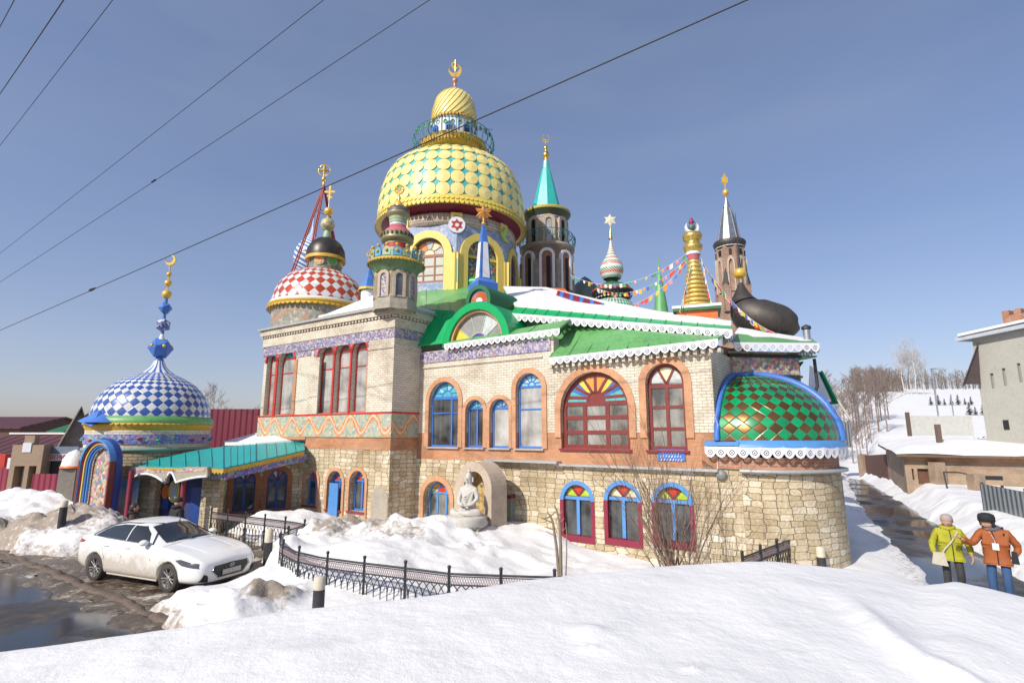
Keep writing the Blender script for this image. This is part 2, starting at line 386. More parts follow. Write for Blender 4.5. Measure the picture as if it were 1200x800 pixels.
def snowm(name,dirt=True):
    t=NT(name); co=t.coord('Object')
    n1=t.noise(.9,6,rough=.55); n2=t.noise(7,6,rough=.6); n3=t.noise(60,3)
    base=t.ramp(n1,[(.35,(.70,.70,.695)),(.65,(.79,.785,.77))]); sp_=t.math('GREATER_THAN',t.noise(130,1),.74); base=t.mix(t.math('MULTIPLY',sp_,.35),base,(.3,.24,.17))
    if dirt:
        at_=t.new('ShaderNodeAttribute'); at_.attribute_name='dirt'
        m=t.math('SUBTRACT',t.math('ADD',at_.outputs['Fac'],t.math('MULTIPLY',t.math('SUBTRACT',n2,.5),1.6)),.38)
        m=t.math('MULTIPLY',m,2.2,clamp=True); m=t.math('MULTIPLY',m,t.math('GREATER_THAN',at_.outputs['Fac'],.02))
        dc=t.ramp(n3,[(.3,(.11,.075,.045)),(.55,(.27,.2,.13)),(.75,(.45,.38,.29))])
        base=t.mix(t.math('MULTIPLY',m,.85),base,dc)
    h=t.math('ADD',t.math('MULTIPLY',n2,.8),t.math('MULTIPLY',n3,.16))
    t.bump(h,.55,.05)
    return t.fin(base,.75,0,Specular_IOR_Level=.3)
snow=snowm('snow'); rsnow=snowm('roof_snow',False)
# ================================================================== THE TEMPLE
TEMPLE = empty('temple', (0,20,0), label='large colourful brick temple with many painted domes, towers and arched windows', cat='temple')
def part(mb,name,mats,parent=None,label=None):
    o=mb.build(name,mats,TEMPLE if parent is None else parent)
    if label: o['label']=label
    return o
FA = Fr(at(480,508,21.9), at(838,508,15.0))            # main facade
BC = at(458,508,20.5)                                   # bay corner
FB = Fr(at(359,508,23.4), BC)                           # bay front, right facet
FB2 = Fr(at(303,508,25.5), at(359,508,23.4))            # bay front, left facet
# right face of bay: from corner to the facade plane, perpendicular to facade
dd = (FA.O-v2(BC)).dot(-FA.n)
FBr = Fr(BC, v2(BC)-FA.n*dd)
Z = lambda py,Y: at(0,py,Y).z
LEDGE = FA.hit(700,545)[1]; BRK = FA.hit(560,507)[1]
def seg_between(fr, px0, px1, py=508): return fr.hit(px0,py)[0], fr.hit(px1,py)[0]
# ---------------------------------------------------------------- generic window
def window(fr, a, frame_m, holes=None, ring_w=0, ring_m=None, label=None, sill_m=None, depth=.22, fw=.07, cols=2, rows=(), transom=None,
           fan=None, pane_m=None, parent=None, ring_out=.05, proud=0.0, bars=.045, door=False, fan_r0=.0, ring_bottom=None, seg=12, name='window', fan_frame=None, colsplit=None):
    """a=(s0,s1,h0,ht) opening. recessed by depth (wall holes get the outline)."""
    s0,s1,h0,ht = a; w=s1-s0; cx=(s0+s1)/2; r=w/2; hs=ht-r
    o = arch(s0,s1,h0,ht,seg)
    if holes is not None: holes.append(o)
    d1=-depth+.07+proud; d0=-depth+proud
    mb=MB(); fw=min(fw,w*.14)
    inner=arch(s0+fw,s1-fw,h0+fw,ht-fw,seg)
    ring(mb,fr,o,inner,d0,d1)
    tr = hs if transom is None else transom
    mb2=mb
    extr(mb,fr,[rect(s0+fw,s1-fw,tr-fw*.5,tr+fw*.5)],d0,d1-.004)
    cs = colsplit or [ (k+1)/cols for k in range(cols-1)]
    for q in cs:
        x=s0+w*q; extr(mb,fr,[rect(x-bars/2-.01,x+bars/2+.01,h0+fw,tr-fw*.5)],d0,d1-.007)
    for q in rows:
        y=h0+(tr-h0)*q; extr(mb,fr,[rect(s0+fw,s1-fw,y-bars/2,y+bars/2)],d0,d1-.01)
    nsec=len(fan) if fan else 0
    if nsec:
        rr=(r-fw)*.98
        for k in range(1,nsec):
            ang=PI*k/nsec; dx,dy=math.cos(ang),math.sin(ang); px,py=-dy*bars/2.4,dx*bars/2.4
            y0=tr+fw*.5
            p0=(cx+dx*fan_r0*rr,max(y0,y0+dy*fan_r0*rr)); p1=(cx+dx*rr,hs+dy*rr if tr>=hs-.01 else hs+dy*rr)
            extr(mb,fr,[[(p0[0]-px,p0[1]-py),(p0[0]+px,p0[1]+py),(p1[0]+px,p1[1]+py),(p1[0]-px,p1[1]-py)][::-1]],d0,d1-.012)
        if fan_r0>0:
            c=(cx,tr+fw*.5); extr(mb,fr,[sector(c,fan_r0*rr-.025,fan_r0*rr+.025,0,PI,10)],d0,d1-.015)
    win=part(mb,name,frame_m,parent,label)
    g=MB(); extr(g,fr,[arch(s0+fw*.6,s1-fw*.6,h0+fw*.6,ht-fw*.6,seg)],d0+.005,d0+.03)
    part(g,'pane',pane_m or paneg,win)
    if nsec:
        f=MB(); ms=[]
        for k in range(nsec):
            m=fan[k]
            if m not in ms: ms.append(m)
            rr=(r-fw)*.99
            extr(f,fr,[sector((cx,max(tr+fw*.5,hs)),fan_r0*rr,rr,PI-PI*(k+.985)/nsec,PI-PI*(k+.015)/nsec,5)][0:1],d0+.032,d0+.04,ms.index(m),back=False)
        if fan_r0>0:
            fm=fan_frame or fan[0]
            if fm not in ms: ms.append(fm)
            extr(f,fr,[sector((cx,max(tr+fw*.5,hs)),0,fan_r0*rr,0,PI,8)],d0+.032,d0+.04,ms.index(fm),back=False)
        part(f,'stained_glass',ms,win)
    if ring_w:
        q=MB(); hb = ring_bottom if ring_bottom is not None else h0
        oo=arch(s0-ring_w,s1+ring_w,hb,ht+ring_w,seg); ii=arch(s0+.002,s1-.002,max(hb,h0) if hb>=h0 else h0,ht-.002,seg)
        oo=[(s0-ring_w,hb)]+[(s1+ring_w,hb)]+oo[2:]
        # open-bottomed arch: build per segment
        n=len(oo)
        vs=[fr.P(x,y,ring_out) for x,y in oo]+[fr.P(x,y,ring_out) for x,y in ii]+[fr.P(x,y,-.02) for x,y in oo]+[fr.P(x,y,-.03) for x,y in ii]
        ii[0]=(s0+.002,hb); ii[1]=(s1-.002,hb); vs[n]=fr.P(*ii[0],ring_out); vs[n+1]=fr.P(*ii[1],ring_out); vs[3*n]=fr.P(*ii[0],-.03); vs[3*n+1]=fr.P(*ii[1],-.03)
        fs=[];uv=[];L=0
        for i in range(1,n):
            j=(i+1)%n
            seglen=math.dist(oo[i],oo[j]) if math.dist(oo[i],oo[j])>0 else 0
            A=[(i,j,j+n,i+n),(i+2*n,j+2*n,j,i),(i+n,j+n,j+3*n,i+3*n)]
            uvq=[[(L,0),(L+seglen,0),(L+seglen,.29),(L,.29)],[(L,.2),(L+seglen,.2),(L+seglen,.25),(L,.25)],[(L,.0),(L+seglen,.0),(L+seglen,.1),(L,.1)]]
            fs+=A; uv+=uvq; L+=seglen
        fs+= [(n,0,2*n,3*n),(1,n+1,3*n+1,2*n+1)]; uv+=[[(0,0),(.1,0),(.1,.1),(0,.1)]]*2
        q.add(vs,fs,0,uv)
        part(q,'arch_surround',ring_m or orring,win)
    if sill_m:
        q=MB(); extr(q,fr,[rect(s0-.06-ring_w*.0,s1+.06,h0-.06,h0-.002)],-depth,.09); part(q,'sill',sill_m,win)
    return win
def pxwin(fr, xl,xr,yt,yb): 
    s0,h0=fr.hit(xl,yb); s1,h1=fr.hit(xr,yb); sm,ht=fr.hit((xl+xr)/2,yt)
    return (s0,s1,(h0+h1)/2,ht)
# ---------------------------------------------------------------- main facade wall
sR = FA.L; s655=FA.hit(650,508)[0]
hT1=FA.hit(570,404)[1]; hT2=FA.hit(740,416)[1]
holes_u=[]; holes_l=[]
WU=[]
uw=[ (502,537,447,524),(545.5,566.5,468,524.5),(574,597,467,524.5),(605,636,437,524.5) ]
ua=[pxwin(FA,*q) for q in uw]
hu=sum(a[2] for a in ua)/4
# level sills
ua=[(a[0],a[1],hu,a[3]) for a in ua]
a5=pxwin(FA,658,739,435,527); a6=pxwin(FA,760,806,425,526)
hs_=(a5[2]+a6[2])/2; a5=(a5[0],a5[1],hs_,a5[3]); a6=(a6[0],a6[1],hs_,a6[3])
window(FA,ua[0],blue,holes_u,.19,orring,'tall blue-framed window under a turquoise glass fan, leftmost on the upper wall',ledgem,fan=[sg_t,sg_c,sg_t,sg_c,sg_t,sg_t],fan_r0=.35,cols=2,colsplit=[.68],rows=(.0,.0,.97,.68),transom=ua[0][3]-.62,pane_m=paned,ring_bottom=hu-.0)
window(FA,ua[1],blue,holes_u,.15,orring,None,ledgem,fan=[sg_t,sg_c,sg_t,sg_c],cols=2,pane_m=paned,transom=ua[1][3]-.33,ring_bottom=hu)
window(FA,ua[2],blue,holes_u,.15,orring,None,ledgem,fan=[sg_c,sg_t,sg_w,sg_t],cols=1,pane_m=panel,transom=ua[2][3]-.33,ring_bottom=hu)
window(FA,ua[3],blue,holes_u,.19,orring,'tall blue-framed window with pale cyan glass fan',ledgem,fan=[sg_c,sg_w,sg_c,sg_c,sg_w,sg_c],fan_r0=.3,cols=1,rows=(.63,),pane_m=panel,transom=ua[3][3]-.46,ring_bottom=hu)
window(FA,a5,redf,holes_u,.22,orring,'widest red window with an arched many-coloured fan',maroon,fan=[sg_t,sg_b,sg_y,sg_o,sg_o,sg_y,sg_b,sg_t],fan_r0=.30,fan_frame=redf,cols=3,rows=(.36,.69),fw=.13,bars=.12,transom=a5[3]-1.02,pane_m=paneg,ring_bottom=BRK-.15)
window(FA,a6,redf,holes_u,.22,orring,'tall narrow red window with pale glass fan',maroon,fan=[sg_w,sg_p,sg_w],cols=2,rows=(.33,.67),fw=.11,bars=.09,transom=a6[3]-.68,pane_m=paneg,ring_bottom=BRK-.15)
# lower windows (stone wall)
l1=pxwin(FA,496,527,563,608)
window(FA,l1,skyb,holes_l,.2,orring,'small basement window with an orange glass fan beside the statue niche',maroon,fan=[sg_y,sg_o,sg_r,sg_o,sg_o],fan_r0=.38,fan_frame=sg_r,cols=3,transom=l1[3]-.48,pane_m=paneg,depth=.35,ring_bottom=l1[2]-.35,bars=.07)
for q,fan in [((658,697,564,634),(sg_g,sg_r,sg_g)),((710,753,564,639),(sg_p,sg_r,sg_p)),((767,815,566,642),(sg_g,sg_r,sg_g))]:
    a=pxwin(FA,*q)
    w_=window(FA,a,redf,holes_l,0,None,None,None,fan=list(fan),cols=2,transom=a[3]-.52,fw=.12,bars=.09,pane_m=paned,depth=.16)
    w_['label']='basement window with %s glass wedges in its fan'%('cream' if fan[0] is sg_p else 'lime green')
    b=MB(); s0,s1,h0,ht=a; oo=arch(s0-.02,s1+.02,h0,ht+.03); ii=arch(s0+.10,s1-.10,h0,ht-.10); r=(s1-s0)/2
    # blue arch hood
    A=[(p) for p in oo[2:]]; B=[p for p in ii[2:]]
    extr(b,FA,[A+B[::-1]],-.12,.02)
    part(b,'arch_hood',skyb,w_)
    b=MB(); extr(b,FA,[rect(s0+.13,s1-.13,ht-.52-.05,ht-.52+.05)],-.16,-.06); cxx=(s0+s1)/2; extr(b,FA,[rect(cxx-.055,cxx+.055,h0+.2,ht-.575)],-.15,-.065)
    part(b,'mullion',skyb,w_)
    b=MB(); extr(b,FA,[rect(s0-.02,s1+.02,h0-.02,h0+.17)],-.15,.03); extr(b,FA,[rect(s0-.03,s0+.10,h0+.17,ht-r)],-.14,.016); extr(b,FA,[rect(s1-.10,s1+.03,h0+.17,ht-r)],-.14,.016)
    part(b,'casing',maroon,w_)
# walls: stone plinth storey, orange brick band, cream brick
mb=MB(); zb=-.6
extr(mb,FA,[rect(0,sR+.05,zb,LEDGE)]+holes_l,-.45,0.0); part(mb,'stone_wall',stone)
def clip_hole(h,lo,hi): return h
mb=MB()
# orange band with stepped top: lower part of window openings cut as polygons
def inside(lo,hi):
    res=[]
    for h in holes_u: res.append(h)
    return res
# upper wall as a single outline; materials by splitting at BRK using boolean-free approach: two extrusions, windows cut in both
def cutpoly(h, lo=None, hi=None):
    s0,s1=h[0][0],h[1][0]
    if hi is not None: return [(s0,h[0][1]),(s1,h[0][1]),(s1,hi),(s0,hi)]
def band(lo,hi,s0,s1,topfn=None):
    # wall strip lo..hi from s0..s1 with notches where windows cross the strip's top edge
    out=[(s0,lo),(s1,lo),(s1,hi)]
    for h in sorted(holes_u,key=lambda q:-q[0][0]):
        a,b,hb=h[0][0],h[1][0],h[0][1]
        if a<s0 or b>s1: continue
        out+=[(b,hi),(b,hb),(a,hb),(a,hi)]
    out+=[(s0,hi)]
    return out
def upper(lo,s0,s1,h0,h1):
    out=[(s0,h0)]
    pts=[(s0,lo)]
    for h in sorted(holes_u,key=lambda q:q[0][0]):
        a,b=h[0][0],h[1][0]
        if a<s0 or b>s1: continue
        arc=h[2:]      # from right spring to left
        pts+=[(a,lo)]+arc[::-1]+[(b,lo)]
    pts+=[(s1,lo),(s1,h1),(s0,h0)]
    return pts
extr(mb,FA,[band(LEDGE,BRK,0,sR)],-.4,0.0); part(mb,'orange_brick_wall',orangeb)
mb=MB(); extr(mb,FA,[upper(BRK,0,s655,hT1,hT1)],-.38,0.0); extr(mb,FA,[upper(BRK,s655,sR,hT2,hT2)],-.38,0.012); 
# orange brick piers beside W1-W4 go a bit higher; string courses
part(mb,'cream_brick_wall',cream)
mb=MB()
m0,m1=FA.hit(491,500)[0],FA.hit(637,500)[0]
holes_o=[h for h in holes_u[:4]]
top=FA.hit(560,482)[1]
# orange brick field between the four blue windows
pts=[(m0,BRK)]
def ringspan(a,w): return a[0]-w,a[1]+w
pts=[(ua[0][0]-.19,BRK),(ua[3][1]+.19,BRK),(ua[3][1]+.19,ua[3][3]-.5),]
# piers between windows
for i in range(3):
    x0=ua[i][1]+.002; x1=ua[i+1][0]-.002; extr(mb,FA,[rect(x0,x1,BRK-.01,min(ua[i][3],ua[i+1][3])-.30)],-.3,.03)
part(mb,'brick_pier_band',orangeb)
mb=MB()
hc=FA.hit(570,424)[1]; extr(mb,FA,[rect(.02,FA.hit(637,500)[0],hc-.03,hc+.03)],-.02,.05); part(mb,'string_course',cream)
mb=MB(); hm=FA.hit(570,413)[1]; extr(mb,FA,[rect(.35,s655-.1,hc+.18,hT1-.02)],-.01,.035); part(mb,'mosaic_panel',purple)
# grey ledge
mb=MB(); sl0,sl1=FA.hit(574,545)[0],FA.hit(655,545)[0]
extr(mb,FA,[rect(sl0,sl1+.1,LEDGE+.02,LEDGE+.10)],-.02,.34); extr(mb,FA,[rect(sl1-.1,sR+.05,LEDGE-.05,LEDGE+.02)],-.02,.2)
part(mb,'ledge',ledgem)
# corner column (cream) at right end and return wall
FAr=Fr(FA.P(sR,0,0), FA.P(sR,0,-6.5)); mb=MB(); extr(mb,FAr,[rect(0,6.5,LEDGE,hT2)],-.4,0.02); part(mb,'return_wall',cream)
# vent lamp on wall
# back volume so the temple is solid from other sides
mb=MB()
Bk=[FA.P(.1,0,-.5),FA.P(sR-.3,0,-.5),FA.P(sR-.3,0,-9.5),FA.P(-6,0,-12),FA.P(-6,0,-3)]
mb.slab([p+V((0,0,6.0)) for p in Bk],6.3); part(mb,'inner_block',cream)
# dark blue house-number plaque
s0,h0=FA.hit(771.5,539); s1,h1=FA.hit(803,526.5)
mb=MB(); extr(mb,FA,[rect(s0,s1,h0,h1)],0,.04)
k=0
pl=part(mb,'wall_plaque',blue)
mb=MB(); random.seed(3)
for r_ in range(3):
    x=s0+.08
    while x<s1-.12:
        w=random.uniform(.03,.07); y=h1-.08-r_*.1; extr(mb,FA,[[(x,y-.05),(x+w*.4,y-.05),(x+w,y+.01),(x+w*.6,y+.01)]],.038,.046); x+=w+.03
part(mb,'plaque_ornament',white,pl)
# arched grey patch of painted niche shade (on the bay) and wall cupboard
s0,h0=FA.hit(585,613); s1,h1=FA.hit(603,583)
mb=MB(); extr(mb,FA,[rect(s0,s1,h0,h1)],0,.22); bx=part(mb,'meter_cabinet',pm('cabinet_grey_green',(.28,.33,.29),.45,.3))
mb=MB(); extr(mb,FA,[rect(s0-.04,s1+.04,h1,h1+.09)],0,.28); part(mb,'cabinet_lid',redf,bx)
# ---------------------------------------------------------------- the bay
bt=Z(357,20.5); BANDB=Z(512,21.9); WB=Z(484,20.5)
zst=FB.hit(420,519)[1]
hl=[]; hup=[]; hup2=[]
for i,q in enumerate([(355.5,371,551,592),(382.5,400,551,597),(408.5,427,551,599)]):
    a=pxwin(FB,*q)
    if i<3:
        if a[0]<.1: a=(.12,a[1],a[2],a[3])
    w_=window(FB,a,blue,hl,.13,orring,None,maroon,fan=[sg_r,sg_y,sg_r],cols=2,transom=a[3]-.42,pane_m=paned,depth=.3,ring_bottom=a[2]-.25,bars=.07)
    if i==1:
        s0,h0=FB.hit(386.5,606); s1,h1=FB.hit(399,566); b=MB(); extr(b,FB,[rect(s0,s1,h0,h1)],.06,.11)
        for k in range(12): y=h0+(h1-h0)*(k+.5)/12; extr(b,FB,[rect(s0,s1,y-.01,y+.01)],.105,.118)
        part(b,'blue_slat_board',skyb,w_)
mb=MB(); extr(mb,FB,[rect(0,FB.L,zb,zst-.25)]+hl,-.45,0); extr(mb,FBr,[rect(0,dd,zb,zst-.25)],-.4,0); part(mb,'stone_wall',stone)
mb=MB(); extr(mb,FB,[rect(0,FB.L,zst-.25,BANDB)],-.4,.01); extr(mb,FBr,[rect(0,dd,zst-.25,BANDB)],-.4,.01)
part(mb,'orange_brick_wall',orangeb)
mb=MB(); a=pxwin(FB,434,456,570,617); extr(mb,FB,[arch(a[0],FB.L-.02,a[2]-.3,a[3])],0,.02); part(mb,'niche_shade_patch',conc)  # grey arch on the pier face: a niche's shading put in as colour
WB0=BANDB
bandm=waveband()
mb=MB(); extr(mb,FB,[rect(0,FB.L+.06,BANDB,WB)],-.4,.06); extr(mb,FB2,[rect(-.06,FB2.L,BANDB,WB)],-.4,.06); extr(mb,FBr,[rect(-.06,dd,BANDB,WB)],-.4,.06)
part(mb,'ornament_band',bandm)
mb=MB(); 
for fr,L0,L1 in((FB,0,FB.L+.08),(FB2,-.08,FB2.L),(FBr,-.08,dd)): extr(mb,fr,[rect(L0,L1,WB,WB+.06)],-.05,.085)
part(mb,'red_string_course',redp)
# soffit under left facet overhang
mb=MB(); P=[FB2.P(-.05,BANDB,.05),FB2.P(FB2.L,BANDB,.05),FB.P(0,BANDB,-5),FB2.P(-.05,BANDB,-5)]; mb.slab(P,.12); part(mb,'soffit',orangeb)
# upper windows
aw=[pxwin(FB,369,387.5,406,486),pxwin(FB,389.5,407.5,403,486),pxwin(FB,409.5,427.5,399,486)]
top_=max(a[3] for a in aw)
for a in aw:
    a=(a[0],a[1],WB+.08,top_)
    window(FB,a,redp,hup,.09,redp,None,None,cols=1,rows=(.74,),transom=a[3]-.36,pane_m=panel,depth=.28,fw=.05,bars=.035,fan=[pm('brown_lunette%d'%int(a[0]*9),(.25,.19,.16),.3)],ring_bottom=top_-.5)
aw2=[pxwin(FB2,308,319.5,412,487),pxwin(FB2,322,341,411,487)]
top2=FB2.hit(330,411)[1]
for a in aw2:
    a=(max(.12,a[0]),a[1],WB+.08,top2)
    window(FB2,a,redp,hup2,.09,redp,None,None,cols=1,rows=(.74,),transom=a[3]-.38,pane_m=panel,depth=.28,fw=.05,bars=.035,fan=[sg_t],ring_bottom=top2-.5)
hC=FB.hit(458,367)[1]; 
mb=MB(); extr(mb,FB,[rect(0,FB.L,WB+.06,bt-.15)]+hup,-.4,0); extr(mb,FB2,[rect(0,FB2.L,WB+.06,bt-.15)]+hup2,-.4,0); extr(mb,FBr,[rect(0,dd,WB+.06,bt-.15)],-.4,0)
# corner pier slightly proud
p0=FB.hit(431.5,450)[0]
extr(mb,FB,[rect(p0,FB.L+.07,WB+.065,bt-1.35)],-.0,.07); extr(mb,FBr,[rect(-.0,dd,WB+.065,bt-1.35)],-.0,.07)
extr(mb,FB,[rect(0.0,.7,WB+.065,bt-1.75)],-.0,.07)
# string course on pier
hst=FB.hit(450,407)[1]
extr(mb,FB,[rect(p0,FB.L+.1,hst-.06,hst+.06)],.05,.11); extr(mb,FBr,[rect(-.0,dd,hst-.06,hst+.06)],.05,.11)
part(mb,'cream_brick_wall',cream)
# orange jambs beside window groups
for fr,x in ((FB,aw[0][0]-.24),(FB,aw[2][1]+.02),(FB2,aw2[1][1]+.02)):
    mb=MB(); extr(mb,fr,[rect(x,x+.22,WB+.065,top2-.5)],-.02,.04); part(mb,'brick_jamb',orangeb)
mb=MB()
for x0,x1 in((aw[0][1]+.002,aw[1][0]-.002),(aw[1][1]+.002,aw[2][0]-.002)): extr(mb,FB,[rect(x0,x1,WB+.065,top_-.3)],-.2,.05)
extr(mb,FB2,[rect(aw2[0][1]+.002,aw2[1][0]-.002,WB+.065,top2-.3)],-.2,.05)
part(mb,'red_mullion_post',redp)
# purple mosaic frieze and cornice
for nm,m,z0,z1,o in (('mosaic_frieze',purple,bt-1.36,bt-.92,.06),('cornice',cream,bt-.92,bt-.52,.09),('cornice_top',cream,bt-.40,bt-.12,.2)):
    mb=MB(); extr(mb,FB,[rect(0,FB.L+o,z0,z1)],-.02,o); extr(mb,FB2,[rect(-o,FB2.L,z0,z1)],-.02,o); extr(mb,FBr,[rect(-o,dd+.6,z0,z1)],-.02,o)
    if nm=='mosaic_frieze':
        for fr_,hs_l,x0_,x1_,tp_ in ((FB,hup,aw[0][0]-.32,p0-.02,top_),(FB2,hup2,.02,FB2.L-.02,top2)):
            zlo=tp_-.42; pts=[(x0_,z0+.01),(x0_,zlo)]
            for h in sorted(hs_l,key=lambda q:q[0][0]):
                arc=[p for p in h[2:] if p[1]>zlo+.01]; pts+=[(h[0][0],zlo)]+arc[::-1]+[(h[1][0],zlo)]
            pts+=[(x1_,zlo),(x1_,z0+.01)]; extr(mb,fr_,[pts],.0,.03)
    part(mb,nm,m)
mb=MB()
for fr,L0,L1 in((FB,0,FB.L+.12),(FB2,-.12,FB2.L),(FBr,-.12,dd+.5)):
    x=L0
    while x<L1-.08: extr(mb,fr,[rect(x,x+.1,bt-.50,bt-.40)],-.02,.15); x+=.2
part(mb,'dentils',cream)
mb=MB(); roofp=[FB2.P(-.3,bt,.3),FB2.P(FB2.L,bt,.3),FB.P(FB.L+.3,bt,.3),FBr.P(dd+.8,bt,.3),FA.P(.5,bt,-7),FB2.P(-.3,bt,-6)]
mb.slab([p-V((0,0,.04)) for p in roofp],.09); part(mb,'roof_edge',ledgem)
mb=MB(); mb.slab([p+V((0,0,.10)) for p in [FB.P(.6,bt,.2),FB.P(FB.L+.1,bt,.2),FBr.P(dd,bt,.2),FA.P(.4,bt,-6),FB.P(0.6,bt,-4)]],.13)
# sloping white roof strip rising to the turret
A_=FB.P(.9,bt+.06,.22); B_=FB.P(FB.L-.9,bt+.06,.22); mb.slab([A_,B_,FB.P(FB.L-.9,bt+1.15,-.9),FB.P(1.7,bt+.35,-.9)],.05)
part(mb,'snow_cover',rsnow)
mb=MB(); q=[FB.P(0,0,-.4),FB.P(FB.L-.4,0,-.4),FB.P(FB.L-.4,0,-7),FB2.P(.3,0,-5),FB2.P(.3,0,-.4)]
mb.slab([p+V((0,0,bt-.2)) for p in q],bt-BANDB-.3); mb.slab([p+V((0,0,BANDB-.15)) for p in [FB.P(.1,0,-.5),FB.P(FB.L-.4,0,-.5),FB.P(FB.L-.4,0,-7),FB.P(.1,0,-7)]],BANDB+.3)
part(mb,'inner_block',cream)
# ---------------------------------------------------------------- lace
def lace(pts, h=.26, w=.27, t=.02, out=None):
    mb=MB()
    for a,b in zip(pts[:-1],pts[1:]):
        a=V(a);b=V(b);L=(b-a).length;n=max(1,round(L/w));d=(b-a)/n; ww=d.length
        nr=V((d.y,-d.x,0)).normalized()
        O=[(0,0),(.5,0),(1,0),(1,.58),(.8,.86),(.5,1),(.2,.86),(0,.58)]
        I=[(.27,.30),(.5,.18),(.73,.30),(.8,.5),(.68,.66),(.5,.76),(.32,.66),(.2,.5)]
        I=[(.31,.37),(.5,.24),(.69,.37),(.78,.52),(.68,.67),(.5,.79),(.32,.67),(.22,.52)]
        for k in range(n):
            base=a+d*k
            def pt(x,y,o): return base+d*x+V((0,0,-h*y))+nr*o
            vs=[pt(x,y,t) for x,y in O]+[pt(x,y,t) for x,y in I]+[pt(x,y,0) for x,y in O]+[pt(x,y,0) for x,y in I]
            fs=[]
            for i in range(8):
                j=(i+1)%8; fs+=[(i,i+8,j+8,j),(i+16,j+16,j+24,i+24),(i,j,j+16,i+16),(i+8,i+24,j+24,j+8)]
            mb.add(vs,fs,0)
            # small drop and diagonal tracery
            mb.add([pt(.5,.30,t*1.0),pt(.72,.52,t*1.0),pt(.5,.72,t*1.0),pt(.28,.52,t*1.0),pt(.5,.44,t),pt(.6,.52,t),pt(.5,.60,t),pt(.4,.52,t)],[(0,3,7,4),(3,2,6,7),(2,1,5,6),(1,0,4,5)],0)
    return mb
def seams(mb, a0,a1,b0,b1, n, r=.02):   # standing seams from edge a to edge b
    for k in range(n+1):
        f=k/n; p=V(a0).lerp(V(a1),f); q=V(b0).lerp(V(b1),f); mb.tube([p+V((0,0,r)),q+V((0,0,r))],r,4,smooth=False)
# lower right green roof
OV=.35
e0=FA.P(s655-.12,FA.hit(650,419)[1]+.06,OV); e1=FA.P(sR+.25,FA.hit(838,399)[1]+.1,OV)
e0=at(644,419,e0.y); e1=at(841,397,e1.y)
t0=at(672,377,e0.y+1.7); t1=at(852,389,e1.y+1.7)
mb=MB(); mb.slab([e0,e1,t1,t0],.06); seams(mb,e0,e1,t0,t1,8,.014); roofR=part(mb,'green_roof',green)
part(lace([e0+V((0,-.02,0)),e1+V((0,-.02,0))]),'lace_trim',white,roofR)
# rafter tails (round brackets) under the eave
mb=MB()
for k in range(26):
    p=e0.lerp(e1,k/25)+FA.n*(-.2)+V((0,0,-.30)); mb.box(p,(.1,.3,.12),math.atan2(FA.u.y,FA.u.x))
part(mb,'eave_brackets',cream,roofR)
# left eave roof
g0=at(521,403,FA.P(FA.hit(521,403)[0],0,OV).y); g1=at(656,384.5,FA.P(s655,0,OV).y)
h0_=at(524,400.5,g0.y+.25); h1_=at(668,374,g1.y+.9)
mb=MB(); mb.slab([g0,g1,h1_,h0_],.05); seams(mb,g0,g1,h0_,h1_,4,.013); r2=part(mb,'green_roof',green); part(lace([g0+V((0,-.02,0)),g1+V((0,-.02,0))]),'lace_trim',white,r2)
# mansard at left next to the bay
YM=FA.P(.5,0,.2).y
m0=at(479.5,406,21.6); m1=at(525,400,20.95); m2=at(532,364,21.8); m3=at(499,362,22.4)
mb=MB(); mb.slab([m0,m1,m2,m3],.05); seams(mb,m0,m1,m3,m2,3,.007); part(mb,'mansard_roof',greenb)
# upper green roof behind mansard
n0=at(486,362,22.6); n1=at(572,370,21.6); n2=at(560,333,26.5); n3=at(487,337,27.5)
mb=MB(); mb.slab([n0,n1,n2,n3],.06); seams(mb,n0,n1,n3,n2,6,.035); part(mb,'green_roof',green)
mb=MB(); mb.tube([n3+V((0,0,.1)),n2+V((0,0,.12))],.28,8,smooth=True); part(mb,'roof_ridge',greenb)
# dormer with fan window
sc_,hc_=FA.hit(558,392,-.1); FD=Fr(FA.P(0,0,-.1),u=FA.u)
wD=FD.hit(599,392)[0]-FD.hit(521,392)[0]; sD=(FD.hit(599,392)[0]+FD.hit(521,392)[0])/2
hD0=FD.hit(560,403)[1]; hDt=FD.hit(560,354)[1]
dh=[]
oD=arch(sD-wD/2,sD+wD/2,hD0,hDt,20); iD=arch(sD-wD/2+.32,sD+wD/2-.32,hD0+.02,hDt-.30,20)
mb=MB(); ring(mb,FD,oD,iD,-2.6,.12)
dorm=part(mb,'dormer',greenb)
mb=MB(); i2=arch(sD-wD/2+.42,sD+wD/2-.42,hD0+.02,hDt-.40,20); ring(mb,FD,iD,i2,-.3,.02); part(mb,'dormer_surround',orring,dorm)
mb=MB(); ms=[sg_y,sg_w,sg_w,sg_w,sg_y]; 
gl=MB(); R_=wD/2-.42; cc=(sD,hDt-.40-R_); cols=[sg_p,sg_p,sg_w,sg_w,sg_y]; mm=[sg_w,sg_y,sg_v,ledgem,pm('smoky_glass',(.28,.28,.26),.15,var=.3)]
for k,mi in enumerate([4,0,4,4,1]):
    extr(gl,FD,[sector(cc,R_*.38,R_*.99,PI*(k+.02)/5,PI*(k+.98)/5,6)],-.16,-.13,mi)
extr(gl,FD,[sector(cc,0,R_*.34,0,PI,10)],-.16,-.13,2); extr(gl,FD,[sector(cc,R_*.34,R_*.38,0,PI,12)],-.16,-.11,3)
